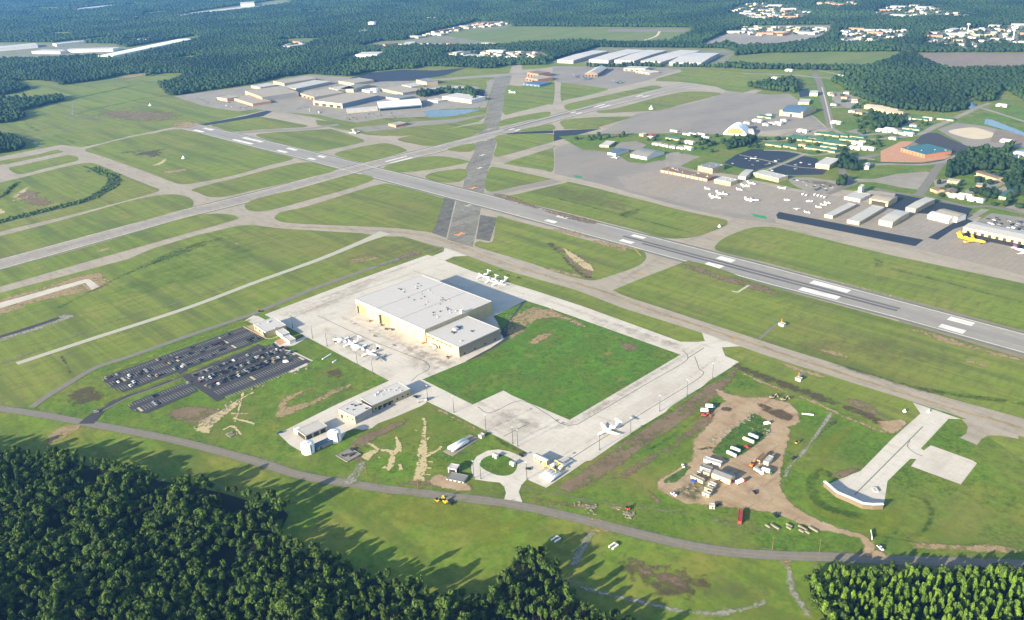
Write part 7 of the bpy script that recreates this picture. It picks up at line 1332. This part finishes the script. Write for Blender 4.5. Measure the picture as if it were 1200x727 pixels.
# trees between the town houses
P3 = []
for poly, n, *_ in TOWN + [([(655, 165), (700, 158), (835, 160), (905, 162), (960, 165), (1000, 150), (1040, 150), (1060, 160), (1040, 172), (960, 183), (900, 172), (850, 182), (800, 175), (730, 165)], 1, 0, 0), (Z(1050, 180, 8, [(450, 200), (700, 150), (1198, 180), (1300, 300), (1198, 560), (700, 480), (300, 380)]), 1, 0, 0), ([(985, 90), (1040, 130), (1100, 140), (1060, 160), (1000, 150), (985, 120)], 1, 0, 0)]:
    g_ = grid_in(poly, 22 if n > 1 else 16, .5); P3.append(np.column_stack([g_, np.full(len(g_), 11.)])[rng.random(len(g_)) < (.85 if n > 1 else .4)])
P3 = np.concatenate(P3)
F_ = np.array([(x, y, r_) for x, y, r_ in FOOT] + [(o.location.x, o.location.y, 22) for o in bpy.data.objects if o.parent is None and o.type == 'EMPTY' and o.get('category') in ('warehouse', 'building', 'tank', 'water tower', 'house', 'hangar', 'terminal', 'shed', 'aircraft', 'hut', 'garage')])
def clear(P): 
    k = np.ones(len(P), bool)
    for i in range(0, len(P), 4000):
        d = np.hypot(P[i:i + 4000, None, 0] - F_[None, :, 0], P[i:i + 4000, None, 1] - F_[None, :, 1]); k[i:i + 4000] = ~(d < F_[None, :, 2]).any(1)
    return P[k]
for L_, w_ in [([(-540, 770), (-100, 690), (0, 660), (200, 610), (400, 560), (600, 510), (740, 440), (800, 380), (790, 340), (720, 320), (640, 285)], 26), ([(-200, 560), (0, 490), (60, 440), (100, 400)], 8)]:
    Q_ = catmull([W(p) for p in Z(*zA, L_)], False, 8); A_ = np.array(Q_); d_ = np.r_[0, np.cumsum(np.hypot(*np.diff(A_, axis=0).T))]; n_ = int(d_[-1] / 2.6); t_ = rng.random(n_) * d_[-1]
    sh = np.column_stack([np.interp(t_, d_, A_[:, 0]) + rng.normal(0, w_ / 4, n_), np.interp(t_, d_, A_[:, 1]) + rng.normal(0, w_ / 4, n_), np.full(n_, 5.)]); P3s = sh if L_[0][1] == 770 else np.concatenate([P3s, sh])
low_stuff('shrubs', 'dark bushes growing in the curved ditch of the left grass loop', P3s[:, :2], 1.6 + rng.random(len(P3s)) * 2.2, 1.2 + rng.random(len(P3s)) * 2.2, 'broads')
P3 = clear(P3); P = clear(P); P2 = clear(P2)
cl = np.array([mnoise.noise(Vector((p[0] / 420, p[1] / 230, 7))) for p in P]); P = P[cl < .46]; sheet('clearing', 'farm_grass', [(1, 1), (2, 1), (2, 2)]) if False else None; print('far', len(P), 'patch', len(P2), 'town', len(P3))
def sizes(P, f=.66): n = len(P); s = P[:, 2]; return s * f * (.75 + .6 * rng.random(n)), np.clip(13 + rng.normal(0, 2.6, n) + s * .12, 7, 26)
a, b = sizes(P); low_stuff('far_forest', 'endless dark blue-green forest filling the distance', P[:, :2], a, b)
a, b = sizes(P2, .62); low_stuff('middle_woods', 'dark woods and tree belts around the ramps and the meadow', P2[:, :2], a, b)
a, b = sizes(P3, .5); low_stuff('town_tree_belt', 'scattered trees between the houses of the distant town and the base', P3[:, :2], a, b * .6)
# ================================================================ CAMERA, LIGHT, AIR
cam = bpy.data.cameras.new('camera'); co = link(bpy.data.objects.new('camera', cam))
cam.sensor_width = 36; cam.lens = FPX / 1200 * 36; cam.clip_start = 1; cam.clip_end = 80000
mw = Matrix([list(RM[0]) + [0], list(RM[1]) + [0], list(RM[2]) + [0], [0, 0, 0, 1]]); mw.translation = Vector((-OX, -OY, CH))
co.matrix_world = mw; scene.camera = co

SUN_EL, SUN_DIR = 17.0, np.array([-.06, -1.0])          # low sun behind the camera
sd = SUN_DIR / np.linalg.norm(SUN_DIR); e = math.radians(SUN_EL)
sv = Vector((sd[0] * math.cos(e), sd[1] * math.cos(e), math.sin(e)))
sl = bpy.data.lights.new('sun', 'SUN'); sl.energy = 5.0; sl.angle = math.radians(.5); sl.color = (1, .88, .66)
so = link(bpy.data.objects.new('sun', sl)); so.rotation_euler = sv.to_track_quat('Z', 'Y').to_euler(); so.location = (0, 0, 900)
wd = bpy.data.worlds.new('World'); scene.world = wd; wd.use_nodes = True; nt = wd.node_tree
sk = nt.nodes.new('ShaderNodeTexSky'); sk.sky_type = 'NISHITA'; sk.sun_disc = False
sk.sun_elevation = e; sk.sun_rotation = math.atan2(sd[0], sd[1]); sk.altitude = 100; sk.air_density = 1.0; sk.dust_density = 1.0
bg = nt.nodes['Background']; bg.inputs[1].default_value = .10; nt.links.new(sk.outputs[0], bg.inputs[0])

m = bpy.data.materials.new('haze_air'); m.use_nodes = True; nt = m.node_tree; nt.nodes.remove(nt.nodes['Principled BSDF'])
pv = nt.nodes.new('ShaderNodeVolumePrincipled'); pv.inputs['Color'].default_value = (.14, .42, 1, 1); pv.inputs['Density'].default_value = HAZE
pv.inputs['Anisotropy'].default_value = 0.0
nt.links.new(pv.outputs[0], nt.nodes['Material Output'].inputs['Volume'])
for o_ in bpy.data.objects:
    l_ = o_.get('label')
    if l_ and len(l_.split()) > 16: print('LONG', len(l_.split()), l_)
if HAZE > 0:
    mb = MB(); mb.box(-24500, 14500, -8500, 24500, -1, CH + 12); tag(mb.build('haze', m), kind='stuff')
scene.view_settings.view_transform = 'Standard'; scene.view_settings.look = 'None'; scene.view_settings.gamma = 1
scene.view_settings.exposure = EXPO; scene.view_settings.use_curve_mapping = False
cy = scene.cycles; cy.use_denoising = True; cy.max_bounces = 5; cy.diffuse_bounces = 2; cy.glossy_bounces = 2; cy.volume_bounces = 1
cy.transparent_max_bounces = 24; cy.use_adaptive_sampling = True; cy.adaptive_threshold = .02
cy.volume_step_rate = 1
scene.render.threads_mode = 'AUTO'
